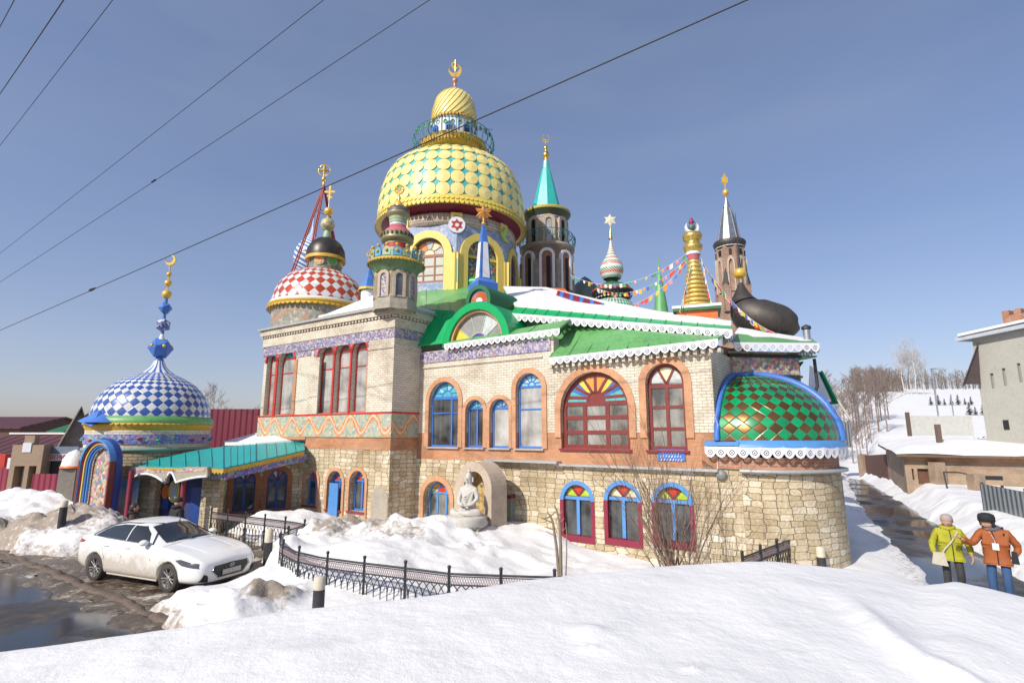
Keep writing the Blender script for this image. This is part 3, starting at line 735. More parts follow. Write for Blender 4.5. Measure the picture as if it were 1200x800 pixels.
for k in range(1,5):
    a=PI*k/5; dx,dy=math.cos(a),math.sin(a); p=-dy*.02,dx*.02; extr(gl,FD,[[(cc[0]+dx*R_*.36+p[0],cc[1]+dy*R_*.36+p[1]),(cc[0]+dx*R_*.36-p[0],cc[1]+dy*R_*.36-p[1]),(cc[0]+dx*R_-p[0],cc[1]+dy*R_-p[1]),(cc[0]+dx*R_+p[0],cc[1]+dy*R_+p[1])]],-.16,-.11,3)
part(gl,'fan_window',mm,dorm)
mb=MB(); extr(mb,FD,[i2],-.35,-.18); part(mb,'dormer_back',dark,dorm)
# small sunburst gable above dormer
mb=MB(); s_,h_=FD.hit(562,352); k=1/F*20.3; R1=.62
FG=Fr(FA.P(0,0,-.45),u=FA.u); s_,h_=FG.hit(561,352)
ring(mb,FG,arch(s_-R1,s_+R1,h_-.3,h_+R1,16),arch(s_-R1+.16,s_+R1-.16,h_-.28,h_+R1-.16,16),-2.0,.06); gab=part(mb,'small_gable',greend)
mb=MB(); 
for k in range(18):
    extr(mb,FG,[sector((s_,h_-.05),.16,.42,PI*k/18,PI*(k+.6)/18,1)],-.05,-.03,0)
extr(mb,FG,[sector((s_,h_-.05),0,.17,0,PI,10)],-.05,-.02,1); extr(mb,FG,[arch(s_-R1+.16,s_+R1-.16,h_-.28,h_+R1-.16,16)],-.1,-.055,2)
part(mb,'sunburst_panel',[orangep,white,skyb],gab)
# big snow-covered roof with upper lace edge
U1=at(598,367,20.2); U2=at(857,386,15.5); q1=at(594,341,23.5); 
Rk=[at(590,337,24.5),at(640,338,24.8),at(700,352,24.0),at(770,366,21.5),at(857,378,18.5)]
ug0=at(606,358,21.0); ug1=at(857,380.5,16.2)
mb=MB(); mb.slab([U1,U2,ug1,ug0],.06); seams(mb,U1,U2,ug0,ug1,16,.012); r3=part(mb,'green_roof',greenb)
part(lace([U1+V((0,-.02,0)),U2+V((0,-.02,0)),U2+V((.25,1.3,0))],.3,.29),'lace_trim',white,r3)
# wall under the upper roof
mb=MB(); 
w0=U1-V((0,0,.1))-FA.n*.45; w1=w0.lerp(U2-V((0,0,.1))-FA.n*.45,.9)
mb.add([w0,w1,V((w1.x,w1.y,4.5)),V((w0.x,w0.y,4.5))],[(0,3,2,1)]); part(mb,'green_wall',green)
mb=MB()
top=[ug0]+Rk+[ug1]
mb.slab([p+V((0,0,.07)) for p in [at(604,360,20.9),at(857,381.5,16.1),Rk[4]]],.09)
mb.slab([p+V((0,0,.07)) for p in [at(604,360,20.9),Rk[4],Rk[3],Rk[2]]],.09)
mb.slab([p+V((0,0,.07)) for p in [at(604,360,20.9),Rk[2],Rk[1],Rk[0]]],.09)
part(mb,'roof_snow',rsnow,r3)
mb=MB(); lo=[at(604,360,20.9),ug1]+Rk[::-1]; [mb.slab([p-V((0,0,.1)) for p in q_],.2) for q_ in ([lo[0],lo[1],Rk[4]],[lo[0],Rk[4],Rk[3],Rk[2]],[lo[0],Rk[2],Rk[1],Rk[0]])]; 
bk=[p for p in Rk]+[at(590,380,34),at(860,385,30)]
part(mb,'roof_deck',green,r3)
# blue-red striped roof strip and orange/yellow edge behind
mb=MB()
A0=at(652,345,23.5); A1=at(708,361,22)
for k in range(14):
    a=A0.lerp(A1,k/14); b=A0.lerp(A1,(k+1)/14); mb.slab([a,b,b+V((.1,.45,.32)),a+V((.1,.45,.32))],.05,k%3 if k%3<2 else 0)
part(mb,'striped_roof_strip',[maroon,blue])
# block behind the quarter dome (right)
YB=16.9
bl=at(856,470,YB); br_=at(941,470,YB+.35)
FK=Fr(bl,br_); hk=FK.hit(900,412)[1]
mb=MB(); extr(mb,FK,[rect(0,FK.L,1.0,hk)],-.4,0); FKr=Fr(FK.P(FK.L,0,0),FK.P(FK.L,0,-7)); extr(mb,FKr,[rect(0,7,1.0,hk)],-.4,.0)
side=part(mb,'side_block_wall',cream)
mb=MB(); extr(mb,FK,[rect(.1,FK.L-.05,hk-.75,hk-.2)],0,.03); part(mb,'mosaic_frieze',mixmos,side)
mb=MB(); extr(mb,FK,[rect(0,FK.L+.02,hk-.85,hk-.78)],0,.08); extr(mb,FK,[rect(0,FK.L+.02,hk-.2,hk-.1)],0,.1); part(mb,'cornice',iron,side)
K0=at(859,401,YB-.4); K1=at(959,402,YB-.1)
mb=MB(); kb0=at(866,386,20.5); kb1=at(953,398,20.5); mb.slab([K0,K1,kb1,kb0],.07); r4=part(mb,'green_roof',green,None)
mb=MB(); up=V((0,0,.09)); mb.slab([K0+V((.25,.9,.20)),K1+V((-.15,.5,.06)),kb1+V((0,0,.03)),kb0+up],.06); part(mb,'roof_snow',rsnow,r4)
part(lace([K0+V((0,-.02,0)),K1+V((0,-.02,0)),K1+V((.9,5,0))],.3,.28),'lace_trim',white,r4)
mb=MB(); mb.slab([FK.P(FK.L-.1,hk-.1,.05),FK.P(FK.L+.62,hk-.1,.05),FK.P(FK.L+.62,hk-.1,-6),FK.P(FK.L-.1,hk-.1,-6)],.05)
mb.slab([FK.P(FK.L+.02,hk-1.2,-1.2),FK.P(FK.L+.6,hk-.2,-.6),FK.P(FK.L+.6,hk-.2,-5),FK.P(FK.L+.02,hk-1.2,-5)],.05)
part(mb,'eave_soffit',green,side)
mb=MB(); 
p=FK.P(FK.L+.55,hk-.2,.0); mb.tube([p,p+V((.02,0,-.9)),p+V((-.35,.05,-1.7)),p+V((-.5,.1,-2.2))],.05,6); part(mb,'drainpipe',iron,side)
# dark recess between facade corner and side block
mb=MB(); rr=[FA.P(sR-.35,0,-1.2),v2(bl)+V((.25,.3,0))]
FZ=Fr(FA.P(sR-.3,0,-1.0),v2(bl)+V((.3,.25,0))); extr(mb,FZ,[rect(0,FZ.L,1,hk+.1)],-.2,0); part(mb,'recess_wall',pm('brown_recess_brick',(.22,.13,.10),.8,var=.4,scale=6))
# chimney pipe
mb=MB(); c=at(946,398,20); z1=Z(385,20); mb.lathe([(.13,0),(.13,z1-c.z+.25)],(c.x,c.y,c.z-.3),14); mb.lathe([(.17,z1-c.z-.02),(.17,z1-c.z+.08),(.02,z1-c.z+.16)],(c.x,c.y,c.z),14,1)
part(mb,'chimney_pipe',[tin,iron])
# lower side porch further right
mb=MB(); a=at(947,476,19.5);b=at(981,473,20.0);c=at(963,437,21.6);d=at(949,430,21.6)
mb.slab([a,b,c,d],.06); por=part(mb,'porch_roof',greend)
mb=MB(); mb.slab([at(947,473,19.5)+up,at(974,471,19.9)+up,at(958,436,21.5)+up,at(949,430,21.5)+up],.08); part(mb,'roof_snow',rsnow,por)
part(lace([a+V((0,-.02,0)),b+V((0,-.02,0)),b+V((.3,2,0))],.25,.24),'lace_trim',white,por)
mb=MB(); mb.tube([c+V((0,0,.05)),b+V((0,0,.03))],.06,6); part(mb,'roof_edge',greenb,por)
mb=MB(); mb.box(at(958,560,20.6)*1,(1.2,1.0,.01)); 
c0=at(962,481,20.8); mb.box((c0.x-.1,c0.y+.4,c0.z/2),(.9,.9,c0.z)); part(mb,'porch_wall',cream,por)
# ---------------------------------------------------------------- round stone base and green/bronze quarter dome
Ct=FA.P(sR+.6,0,-2.2); RC=2.2; zc=LEDGE
a_start=math.atan2(FA.n.y,FA.n.x)
mb=MB(); 
extr(mb,FA,[rect(sR+.0,sR+.6,zb,zc)],-.4,0.0)
mb.lathe([(RC,zb),(RC,.3),(RC-.02,zc-.25),(RC-.04,zc)],(Ct.x,Ct.y,0),40,0,a0=a_start,a1=a_start+PI*1.15); part(mb,'round_stone_wall',stone)
mb=MB(); extr(mb,FA,[rect(sR+.02,sR+.62,LEDGE+.03,dz_ if False else LEDGE+.42)],-.4,-.03); part(mb,'brick_filler',redb)
mb=MB(); mb.lathe([(RC+.02,zc-.06),(RC+.16,zc-.04),(RC+.16,zc+.03),(RC,zc+.05),(.1,zc+.06)],(Ct.x,Ct.y,0),40,0,a0=a_start,a1=a_start+PI*1.15); 
mb.lathe([(RC-.05,zc),(RC-.05,zc+.35)],(Ct.x,Ct.y,0),40,1,a0=a_start,a1=a_start+PI*1.15); part(mb,'ledge',[ledgem,redb])
dz=Z(522,14.9)
def ringpts(r,z,a0,a1,n): return [V((Ct.x+r*math.cos(a0+(a1-a0)*i/n),Ct.y+r*math.sin(a0+(a1-a0)*i/n),z)) for i in range(n+1)]
lm=lace([FA.P(sR-.25,dz-.02,.2)]+ringpts(RC+.18,dz-.02,a_start,a_start+PI*1.05,14),.30,.27)
Ap=at(868,441,17.4)
def qsurf(th,t,off=0.0):
    P=V((Ct.x+(RC+.06)*math.cos(th),Ct.y+(RC+.06)*math.sin(th),0)) if th>=a_start else v2(FA.P(sR+.6+(th-a_start)*RC,0,.06)); A=V((Ap.x,Ap.y,0))
    c=math.cos(t)**.95; p=A+(P-A)*c; z=dz+.14+(Ap.z-dz-.14)*math.sin(t)**.98
    o=(P-A).normalized()*off*math.cos(t); return V((p.x+o.x,p.y+o.y,z+off*math.sin(t)))
a0_=a_start-.6/RC*1.0; a1_=a_start+PI*.98
mb=MB(); mb.lathe([(RC+.2,-.03),(RC+.18,.05),(RC+.05,.16)],(Ct.x,Ct.y,dz),48,1,a0=a_start-.02,a1=a1_); mb.slab([FA.P(sR-.25,dz+.10,.22),FA.P(sR+.65,dz+.10,.22),FA.P(sR+.65,dz+.14,-.1),FA.P(sR-.25,dz+.14,0.02)],.10,1)
NT_=26;NA=56; vs=[];fs=[];uvs=[]
tm=PI/2*.86
for j in range(NT_+1):
    for i_ in range(NA+1): vs.append(qsurf(a0_+(a1_-a0_)*i_/NA,tm*j/NT_))
def uvq(i_,j): return (i_/NA*19, .5+j/NT_*8.6)
for j in range(NT_):
    for i_ in range(NA):
        fs.append((j*(NA+1)+i_,j*(NA+1)+i_+1,(j+1)*(NA+1)+i_+1,(j+1)*(NA+1)+i_)); uvs.append([uvq(i_,j),uvq(i_+1,j),uvq(i_+1,j+1),uvq(i_,j+1)])
mb.add(vs,fs,0,uvs,True)
vs=[];fs=[]
for j in range(7):
    for i_ in range(NA+1): vs.append(qsurf(a0_+(a1_-a0_)*i_/NA,tm+(PI/2*.99-tm)*j/6,.015+.10*math.sin(min(1,j/2)*PI/2)))
for j in range(6):
    for i_ in range(NA): fs.append((j*(NA+1)+i_,j*(NA+1)+i_+1,(j+1)*(NA+1)+i_+1,(j+1)*(NA+1)+i_))
mb.add(vs,fs,1,None,True)
qd=part(mb,'quarter_dome',[diamonds('green_bronze_tiles',(.0,.34,.11),(.26,.14,.04),.26,.75,.28,var=.22,bmp=1.2,coat=.4),skyb],label='green and bronze diamond-tiled quarter dome over the round stone base')
part(lm,'lace_trim',white,qd)
mb=MB()
for a,w_ in ((a0_+.03,.08),(a_start+PI*.50,.11)):
    mb.tube([qsurf(a,PI/2*k/16,.03) for k in range(17)],w_,8)
# flared blue flashing against the two walls
L=[]
for k in range(0):
    t=k/14; a=a0_-.02; L.append(qsurf(a,PI/2*t,.0))
for p,q in zip(L[:-1],L[1:]): mb.add([p,q,q-FA.u*.45+V((0,0,.10)),p-FA.u*.45+V((0,0,.05))],[(0,1,2,3),(3,2,1,0)][:1])
T0=at(847,434,16.8); 
hood=[at(846,452,16.0),at(870,444,16.3),at(895,447,16.45),at(918,459,16.6),at(936,474,16.75)]; hood2=[at(846,440,16.9),at(872,437,16.9),at(900,441,16.9),at(922,454,17.0),at(939,471,17.1)]
for i_ in range(4): mb.slab([hood[i_],hood[i_+1],hood2[i_+1],hood2[i_]],.06)
part(mb,'blue_rib',blue,qd)
# ================================================================== TOWERS AND DOMES (parts of the temple)
class Tw:
    def __init__(s, px, py, Y):
        p=at(px,py,Y); s.c=(p.x,p.y,0); s.x,s.y=p.x,p.y; s.Y=Y
        s.fa=math.atan2(-s.y,-s.x)      # direction towards the camera
    def z(s,py): return at(0,py,s.Y).z
    def pr(s,pts): return [(max(.002,dist_px(hw,s.z(y),s.Y)),s.z(y)) for hw,y in pts]
    def lathe(s,mb,pts,seg=40,mi=0,**k): mb.lathe(s.pr(pts),s.c,seg,mi,**k)
    def facet(s,ang,apo,w):
        a=s.fa+ang; d=V((math.cos(a),math.sin(a),0)); u=V((-d.y,d.x,0)); u=-u if False else u
        # frame u such that n=(u.y,-u.x)=d  -> u=(-d.y,d.x)
        return Fr(V((s.x,s.y,0))+d*apo-u*w/2,u=u)
def crescent(mb,c,r,mi=0,ang=0.0,t=.04,ry=None,open_=.5):
    # crescent in the plane facing the camera-ish (x-z plane)
    o=[];i_=[]
    n=14
    for k in range(n+1):
        a=ang+open_+ (2*PI-2*open_)*k/n; o.append((r*math.cos(a),r*math.sin(a)))
    for k in range(n+1):
        a=ang+open_*.95+(2*PI-2*open_*.95)*k/n
        i_.append((r*.30*math.cos(ang)+r*.78*math.cos(a), r*.30*math.sin(ang)+r*.78*math.sin(a)))
    m=len(o); vs=[V((c[0]+x,c[1]-t,c[2]+z)) for x,z in o+i_]+[V((c[0]+x,c[1]+t,c[2]+z)) for x,z in o+i_]
    fs=[]
    for k in range(m-1):
        fs+=[(k,k+m,k+m+1,k+1),(k+2*m,k+1+2*m,k+m+1+2*m,k+m+2*m),(k,k+1,k+1+2*m,k+2*m),(k+m,k+m+2*m,k+m+1+2*m,k+m+1)]
    mb.add(vs,fs,mi)
def star(mb,c,r,n=6,inner=.5,t=.05,mi=0,rot=PI/2):
    pts=[]
    for k in range(2*n):
        a=rot+PI*k/n; q=r if k%2==0 else r*inner; pts.append((q*math.cos(a),q*math.sin(a)))
    vs=[V((c[0]+x,c[1],c[2]+z)) for x,z in pts]+[V((c[0],c[1]-t,c[2])),V((c[0],c[1]+t,c[2]))]
    m=2*n; fs=[(k,(k+1)%m,m) for k in range(m)]+[((k+1)%m,k,m+1) for k in range(m)]
    mb.add(vs,fs,mi)
def rail(mb,c,r,z0,z1,n=28,mi=0,th=.02,belly=.0):
    m=48
    for z in (z0,z1): mb.tube([V((c[0]+r*math.cos(2*PI*k/m),c[1]+r*math.sin(2*PI*k/m),z)) for k in range(m)],th,5,mi,closed=True)
    for k in range(n):
        a=2*PI*k/n; ca,sa=math.cos(a),math.sin(a)
        mb.tube([V((c[0]+(r+belly*math.sin(PI*q/4))*ca,c[1]+(r+belly*math.sin(PI*q/4))*sa,z0+(z1-z0)*q/4)) for q in range(5)],th*.8,4,mi)
        # leaf-like scroll
        a2=a+PI/n; zz=z0+(z1-z0)*.62; q=V((c[0]+(r+belly)*math.cos(a2),c[1]+(r+belly)*math.sin(a2),zz)); mb.tube([q+V((math.cos(t)*.0-math.sin(a2)*math.cos(t)*.11,math.cos(a2)*math.cos(t)*.11,math.sin(t)*.13)) for t in [2*PI*i/8 for i in range(8)]],th*.8,4,mi,closed=True)
def scallop_rim(mb,c,r,z,n=60,h=.12,mi=0,slope=.05):
    vs=[];fs=[]
    for k in range(n):
        a0=2*PI*k/n;a1=2*PI*(k+1)/n
        P=lambda a,rr,zz: V((c[0]+rr*math.cos(a),c[1]+rr*math.sin(a),zz))
        am=(a0+a1)/2; b=len(vs)
        vs+=[P(a0,r,z),P(a1,r,z),P(a0+(a1-a0)*.85,r+slope,z-h*.7),P(am,r+slope,z-h),P(a0+(a1-a0)*.15,r+slope,z-h*.7)]
        fs.append((b,b+4,b+3,b+2,b+1))
    mb.add(vs,fs,mi)
# ---- main drum with the big yellow dome
T=Tw(529,300,30.0); D=T
apo=dist_px(73,T.z(300),30.0); wf=2*apo*math.tan(PI/8)
ZF=lambda py: at(0,py,30.0-apo).z
zb_,zA,zM,zT=5.5,ZF(281),ZF(264),ZF(250)
zr=ZF(250)
tower=None
drumm=MB(); fac=[]
holes_all=[]
angs=[math.radians(q) for q in (-64,-19,26,71,116,161,206,251)]
zs0=ZF(333); zs1=ZF(278)
drum=empty('central_drum',(T.x,T.y,5.5)); drum.parent=TEMPLE; drum.location=V((T.x,T.y,5.5))-TEMPLE.location
wl=MB()
for a in angs:
    fr=T.facet(a,apo,wf); h=arch(wf/2-.95,wf/2+.95,zs0+.1,zs1,16); extr(wl,fr,[rect(0,wf,zb_,zM),h],-.4,0)
part(wl,'drum_wall',skymos,drum)
for k,a in enumerate(angs):
    fr=T.facet(a,apo,wf)
    b=MB(); A=arch(wf/2-1.33,wf/2+1.33,zs0-.6,zs1+.36,16); B=arch(wf/2-.9,wf/2+.9,zs0-.62,zs1-.03,16); 
    b_=B[:]; b_[0]=(B[0][0],A[0][1]+.0); b_[1]=(B[1][0],A[1][1]+.0)
    ring(b,fr,A,b_,-.02,.13)
    extr(b,fr,[rect(-.16,.22,zs0-.6,zs1-.95)],-.02,.17); extr(b,fr,[rect(wf-.22,wf+.16,zs0-.6,zs1-.95)],-.02,.165)
    ar=part(b,'yellow_arch',yellow,drum)
    b=MB(); extr(b,fr,[rect(-.06,.06,zs0,zs1-1.3)],.1,.20); part(b,'pilaster_stripe',teal,ar)
    if k>=4: 
        b=MB(); extr(b,fr,[rect(wf/2-.95,wf/2+.95,zs0,zs1-.4)],-.3,-.2); part(b,'pane',paned,drum); continue
    a_=(wf/2-.93,wf/2+.93,zs0+.1,zs1-.02)
    if k==1:
        window(fr,a_,pm('brown_copper_frame',(.28,.10,.06),.45),None,.0,None,None,None,fan=[sg_b,sg_o,sg_w,sg_p,sg_w],fan_r0=.38,fan_frame=sg_p,cols=3,rows=(.3,.62),fw=.14,bars=.05,pane_m=pm('pale_cream_glass',(.55,.56,.47),.15,var=.12,scale=.6,Coat_Weight=.4),depth=.2,parent=drum)
    elif k==2:
        b=MB(); extr(b,fr,[arch(*a_,16)],-.2,-.12); mo=part(b,'mosaic_picture',darkmos,drum)
        b=MB(); zt=zs1-.95
        extr(b,fr,[rect(wf/2-.93,wf/2+.93,zt-.07,zt+.07)],-.12,-.05)
        for q in (-.55,-.28,0.0): extr(b,fr,[[(wf/2+q-.15,zs0+.1),(wf/2+q+.05,zs0+.1),(wf/2+.05+q*.1+.05,zt-.07),(wf/2+.05+q*.1-.03,zt-.07)]],-.12,-.08)
        part(b,'gold_rays',pm('golden_yellow_mosaic',(.7,.55,.05),.4,var=.25,scale=9),mo)
    else:
        window(fr,a_,pm('dark_copper_frame%d'%k,(.2,.07,.05),.5),None,.0,None,None,None,fan=[sg_b,sg_r,sg_b],cols=3,rows=(.5,),fw=.14,bars=.05,pane_m=pm('violet_red_glass%d'%k,(.10,.04,.08),.15,var=.5,scale=4),depth=.2,parent=drum)
ro=apo/math.cos(PI/8)
b=MB(); b.lathe([(apo*.97,zM-.02),(apo+.10,zM),(apo+.10,zT),(apo*.9,zT)],T.c,64,0)
brb=part(b,'brick_ring',whiteb if False else bricks('pale_block_ring',(.62,.55,.44),(.55,.48,.40),(.25,.2,.17),.55,.17,.014),drum)
for k in range(8):
    a=angs[k]-PI/8; d=V((math.cos(T.fa+a),math.sin(T.fa+a),0)); u=V((-d.y,d.x,0)); fr=Fr(V((T.x,T.y,0))+d*(apo+.10)-u*.3,u=u)
    b=MB(); extr(b,fr,[rect(0,.6,zM-.1,zT+.0)],-.1,.06); yp=part(b,'yellow_plaque',yellow,drum)
    b=MB(); ex=[(.3+.17*math.cos(t),(zM+zT)/2+.17*math.sin(t)) for t in [2*PI*i/14 for i in range(14)]]; extr(b,fr,[ex],.05,.09); part(b,'plaque_symbol',palegreen if k%2 else teal,yp)
# mosaic symbols above the pilasters and the year numerals
def textobj(s,size,mat,name='lettering',ext=.01):
    cu=bpy.data.curves.new(name,'FONT'); cu.body=s; cu.size=size; cu.extrude=ext; cu.align_x='CENTER'; cu.align_y='CENTER'
    o=bpy.data.objects.new(name,cu); COL.objects.link(o); dg=bpy.context.evaluated_depsgraph_get()
    me=bpy.data.meshes.new_from_object(o.evaluated_get(dg)); bpy.data.objects.remove(o); me.materials.clear(); me.materials.append(mat); me.name=name
    return me
def put_text(s,size,mat,fr,a,h,d,parent,name='lettering',sx=1,ext=.01):
    me=textobj(s,size,mat,name,ext)
    p=fr.P(a,h,d); M=Matrix(((fr.u.x*sx,0,fr.n.x,p.x),(fr.u.y*sx,0,fr.n.y,p.y),(0,1,0,p.z),(0,0,0,1)))
    me.transform(M)
    if parent is not None:
        Q=Matrix.Identity(4); q=parent
        while q is not None: Q=q.matrix_basis@Q; q=q.parent
        me.transform(Q.inverted())
    o=bpy.data.objects.new(name,me); COL.objects.link(o); o.parent=parent
    return o
for a,tx in ((-19,'1991'),(26,'1992')):
    fr=T.facet(math.radians(a),apo+.115,1.0); put_text(tx,.26,iron,fr,.5,(zM+zT)/2,.015,drum,'year_numerals')
for k,a in enumerate((3.5,48.5,-41.5)):
    fr=T.facet(math.radians(a),ro-.04,1.0); h=(zM+zs1)/2+.25
    b=MB()
    if k==0:
        for r0 in (0,PI/3):
            tri_=[(.5+.34*math.cos(PI/2+r0+2*PI*i/3),h+.34*math.sin(PI/2+r0+2*PI*i/3)) for i in range(3)]; ti=[(.5+.22*math.cos(PI/2+r0+2*PI*i/3),h+.22*math.sin(PI/2+r0+2*PI*i/3)) for i in range(3)]
            ring(b,fr,tri_,ti,-.05,.10+r0*.01)
        part(b,'star_emblem',redp,drum)
        b=MB(); cr=[(.5+.44*math.cos(2*PI*i/20),h+.44*math.sin(2*PI*i/20)) for i in range(20)]; extr(b,fr,[cr],-.05,.085); part(b,'emblem_disc',white,drum)
    elif k==1:
        cr=[(.5+.4*math.cos(t),h+.4*math.sin(t)) for t in [PI*.35+PI*1.3*i/12 for i in range(13)]]+[(.62+.3*math.cos(t),h+.3*math.sin(t)) for t in [PI*1.55-PI*1.1*i/10 for i in range(11)]]
        extr(b,fr,[cr],-.05,.11); part(b,'crescent_emblem',pm('lime_enamel',(.4,.55,.1),.4),drum)
    else:
        extr(b,fr,[rect(.45,.55,h-.35,h+.35)],-.05,.11); extr(b,fr,[rect(.25,.75,h,h+.1)],-.05,.108); part(b,'cross_emblem',yellow,drum)
# dome
dome_yz=pm('pale_yellow_tile',(.80,.68,.25),.45,var=.16,scale=2.5,bump=.3,bscale=6,dist=.02,Coat_Weight=.12)
rim_y=T.z(262)
prof_px=[(83.5,272),(84,264),(83.5,252),(81.5,238),(77.5,224),(70.5,211),(61,203),(49,198.5),(36,197)]
prf=T.pr(prof_px)
# smooth profile by resampling with catmull
def resample(pr,n):
    out=[];m=len(pr)
    for i in range(m-1):
        p0=pr[max(i-1,0)];p1=pr[i];p2=pr[i+1];p3=pr[min(i+2,m-1)]
        for k in range(n):
            t=k/n; out.append(tuple(.5*((2*p1[j])+(-p0[j]+p2[j])*t+(2*p0[j]-5*p1[j]+4*p2[j]-p3[j])*t*t+(-p0[j]+3*p1[j]-3*p2[j]+p3[j])*t**3) for j in range(2)))
    out.append(pr[-1]); return out
P2=resample(prf,4)
b=MB(); b.lathe(P2,T.c,96); md=part(b,'main_dome',pm('turquoise_dome_base',(.08,.42,.40),.5,var=.2),None,'large yellow dome of overlapping discs over the central drum')
# discs
b=MB(); NC=36
zlist=[];
# walk along profile with spacing equal to disc diameter
i=0; r,z=P2[0]; step=0; acc=[(P2[0][0],P2[0][1],0)]
cum=[0]
for k in range(1,len(P2)): cum.append(cum[-1]+math.dist(P2[k],P2[k-1]))
def onprof(s):
    for k in range(1,len(P2)):
        if s<=cum[k]:
            t=(s-cum[k-1])/(cum[k]-cum[k-1]+1e-9); return (P2[k-1][0]+(P2[k][0]-P2[k-1][0])*t, P2[k-1][1]+(P2[k][1]-P2[k-1][1])*t), ((P2[k][0]-P2[k-1][0]),(P2[k][1]-P2[k-1][1]))
    return P2[-1],(P2[-1][0]-P2[-2][0],P2[-1][1]-P2[-2][1])
s=.70
while s<cum[-1]-.15:
    (r,z),(dr,dz)=onprof(s); L=math.hypot(dr,dz); dr/=L; dz/=L
    dia=2*PI*r/NC
    for k in range(NC):
        a=2*PI*k/NC; ra=V((math.cos(a),math.sin(a),0)); ta=V((-math.sin(a),math.cos(a),0)); up_=ra*dr+V((0,0,dz)); nr=ta.cross(up_).normalized()
        c=V((T.x,T.y,z))+ra*r+nr*.05
        vs=[c+nr*.02]; m=14
        for q in range(m):
            t=2*PI*q/m; vs.append(c+ta*math.cos(t)*dia*.497+up_*math.sin(t)*dia*.497-nr*(.012-.012*(-math.sin(t)))-nr*.5*(dia*.497*math.cos(t))**2/r)
        b.add(vs,[(0,1+q,1+(q+1)%m) for q in range(m)],0)
        vs2=vs[1:]+[p-nr*.06 for p in vs[1:]]; b.add(vs2,[(q,q+m,(q+1)%m+m,(q+1)%m) for q in range(m)],0)
    s+=dia*.96
b2=b; part(b,'dome_discs',dome_yz,md)
b=MB(); rr=prf[0][0]; zz=prf[0][1]
b.lathe([(rr+.06,zz+.42),(rr+.14,zz+.12),(rr+.16,zz)],T.c,96,0); scallop_rim(b,T.c,rr+.17,zz+.05,110,.22); scallop_rim(b,T.c,rr+.12,zz+.25,110,.16,slope=.06)
b.lathe([(rr+.15,zz),(rr-.15,zz-.02)],T.c,96,0); part(b,'dome_rim',pm('yellow_rim_enamel',(.72,.55,.10),.4,var=.2,scale=10),md)
b=MB(); b.lathe([(rr-.1,zz+.02),(apo*.9,zT+.02),(apo*.88,zT-.1)],T.c,64,0); part(b,'eave_soffit',maroon,md)
# lantern
b=MB(); T.lathe(b,[(31,203),(32,184)],40,0); part(b,'lantern_neck',greend); b=MB(); T.lathe(b,[(30,187),(36,184),(37,180),(39,178),(39,174),(24,173)],56,0); scallop_rim(b,T.c,dist_px(39,T.z(177),30),T.z(177),64,.32,slope=-.04); plat=part(b,'lantern_platform',yellowd)
TL=Tw(537,330,30.0)
def lcx(px,py): return Tw(px,py,30.0)
b=MB(); 
rb=dist_px(45,T.z(160),30)
rail(b,T.c,rb,T.z(180),T.z(163),36,0,.025,.10); 
for k in range(12):
    a=2*PI*k/12; ca,sa=math.cos(a),math.sin(a); b.tube([V((T.x+rb*ca,T.y+rb*sa,T.z(163))),V((T.x+(rb+.12)*ca,T.y+(rb+.12)*sa,T.z(176))),V((T.x+(rb*.82)*ca,T.y+rb*.82*sa,T.z(184)))],.035,5)
part(b,'balcony_rail',pm('green_blue_painted_iron',(.06,.22,.22),.5,var=.4,scale=4),plat)
b=MB(); leafm=pm('green_leaf_enamel',(.12,.38,.14),.45,var=.3,scale=6); 
for k in range(36):
    a=2*PI*(k+.5)/36; d=V((math.cos(a),math.sin(a),0)); u=V((-d.y,d.x,0)); c=V((T.x,T.y,T.z(169)))+d*(rb+.08)
    b=MB(); z0=c; b.add([z0+V((0,0,.2)),z0+u*.13,z0-V((0,0,.2)),z0-u*.13],[(0,1,2,3)],0); part(b,'leaf_ornament',leafm,plat)
b=MB(); T.lathe(b,[(24.5,179),(24.5,138)],32,0); lan=part(b,'lantern_drum',whiteb)
ra=dist_px(24.5,T.z(146),30)
for k in range(8):
    a=(k-.5)*PI/4+.2; fr=T.facet(a,ra*.985,.9); 
    zfl=lambda py: at(0,py,30.0-ra).z
    window(fr,(.20,.70,zfl(166),zfl(142)),blue,None,0,None,None,None,depth=.05,proud=.09,pane_m=paned,parent=lan,fan=[sg_b,sg_b],cols=1,rows=(.4,))
for k in range(8):
    a=T.fa+k*PI/4+.2; d=V((math.cos(a),math.sin(a),0)); b=MB(); b.tube([V((T.x,T.y,T.z(178)))+d*(ra+.02),V((T.x,T.y,T.z(139)))+d*(ra+.02)],.03,4); part(b,'drum_rib',blue,lan)
b=MB(); pts=resample(T.pr([(26.5,147),(26.3,140),(24.5,130),(21,119),(13,111),(5,107.8),(1,107)]),3); b.lathe(pts,T.c,64); 
sd=part(b,'small_dome',dome_yz)
b=MB(); Ns=26
for k in range(Ns):   # spiral ribs
    pl=[]
    for i,(r,z) in enumerate(pts[:-2]):
        a=2*PI*k/Ns+i*.10; pl.append(V((T.x+(r+.012)*math.cos(a),T.y+(r+.012)*math.sin(a),z)))
    b.tube(pl,[.028*(1-.8*i/len(pl)) for i in range(len(pl))],5)
part(b,'spiral_ribs',pm('spiral_rib_yellow',(.60,.44,.08),.4,var=.2),sd)
b=MB(); rr=pts[0][0]; scallop_rim(b,T.c,rr,pts[0][1]+.06,44,.22); b.lathe([(rr,pts[0][1]+.02),(ra*.9,pts[0][1]-.02)],T.c,40); part(b,'dome_rim',yellowd,sd)
b=MB(); T.lathe(b,[(4.4,108),(4.2,105),(2.5,102.5),(1.7,101),(1.7,97),(3,96),(3.3,94),(2,93),(.7,92.5),(.6,84),(.1,80)],16,0); 
fin=part(b,'finial',copper,sd)
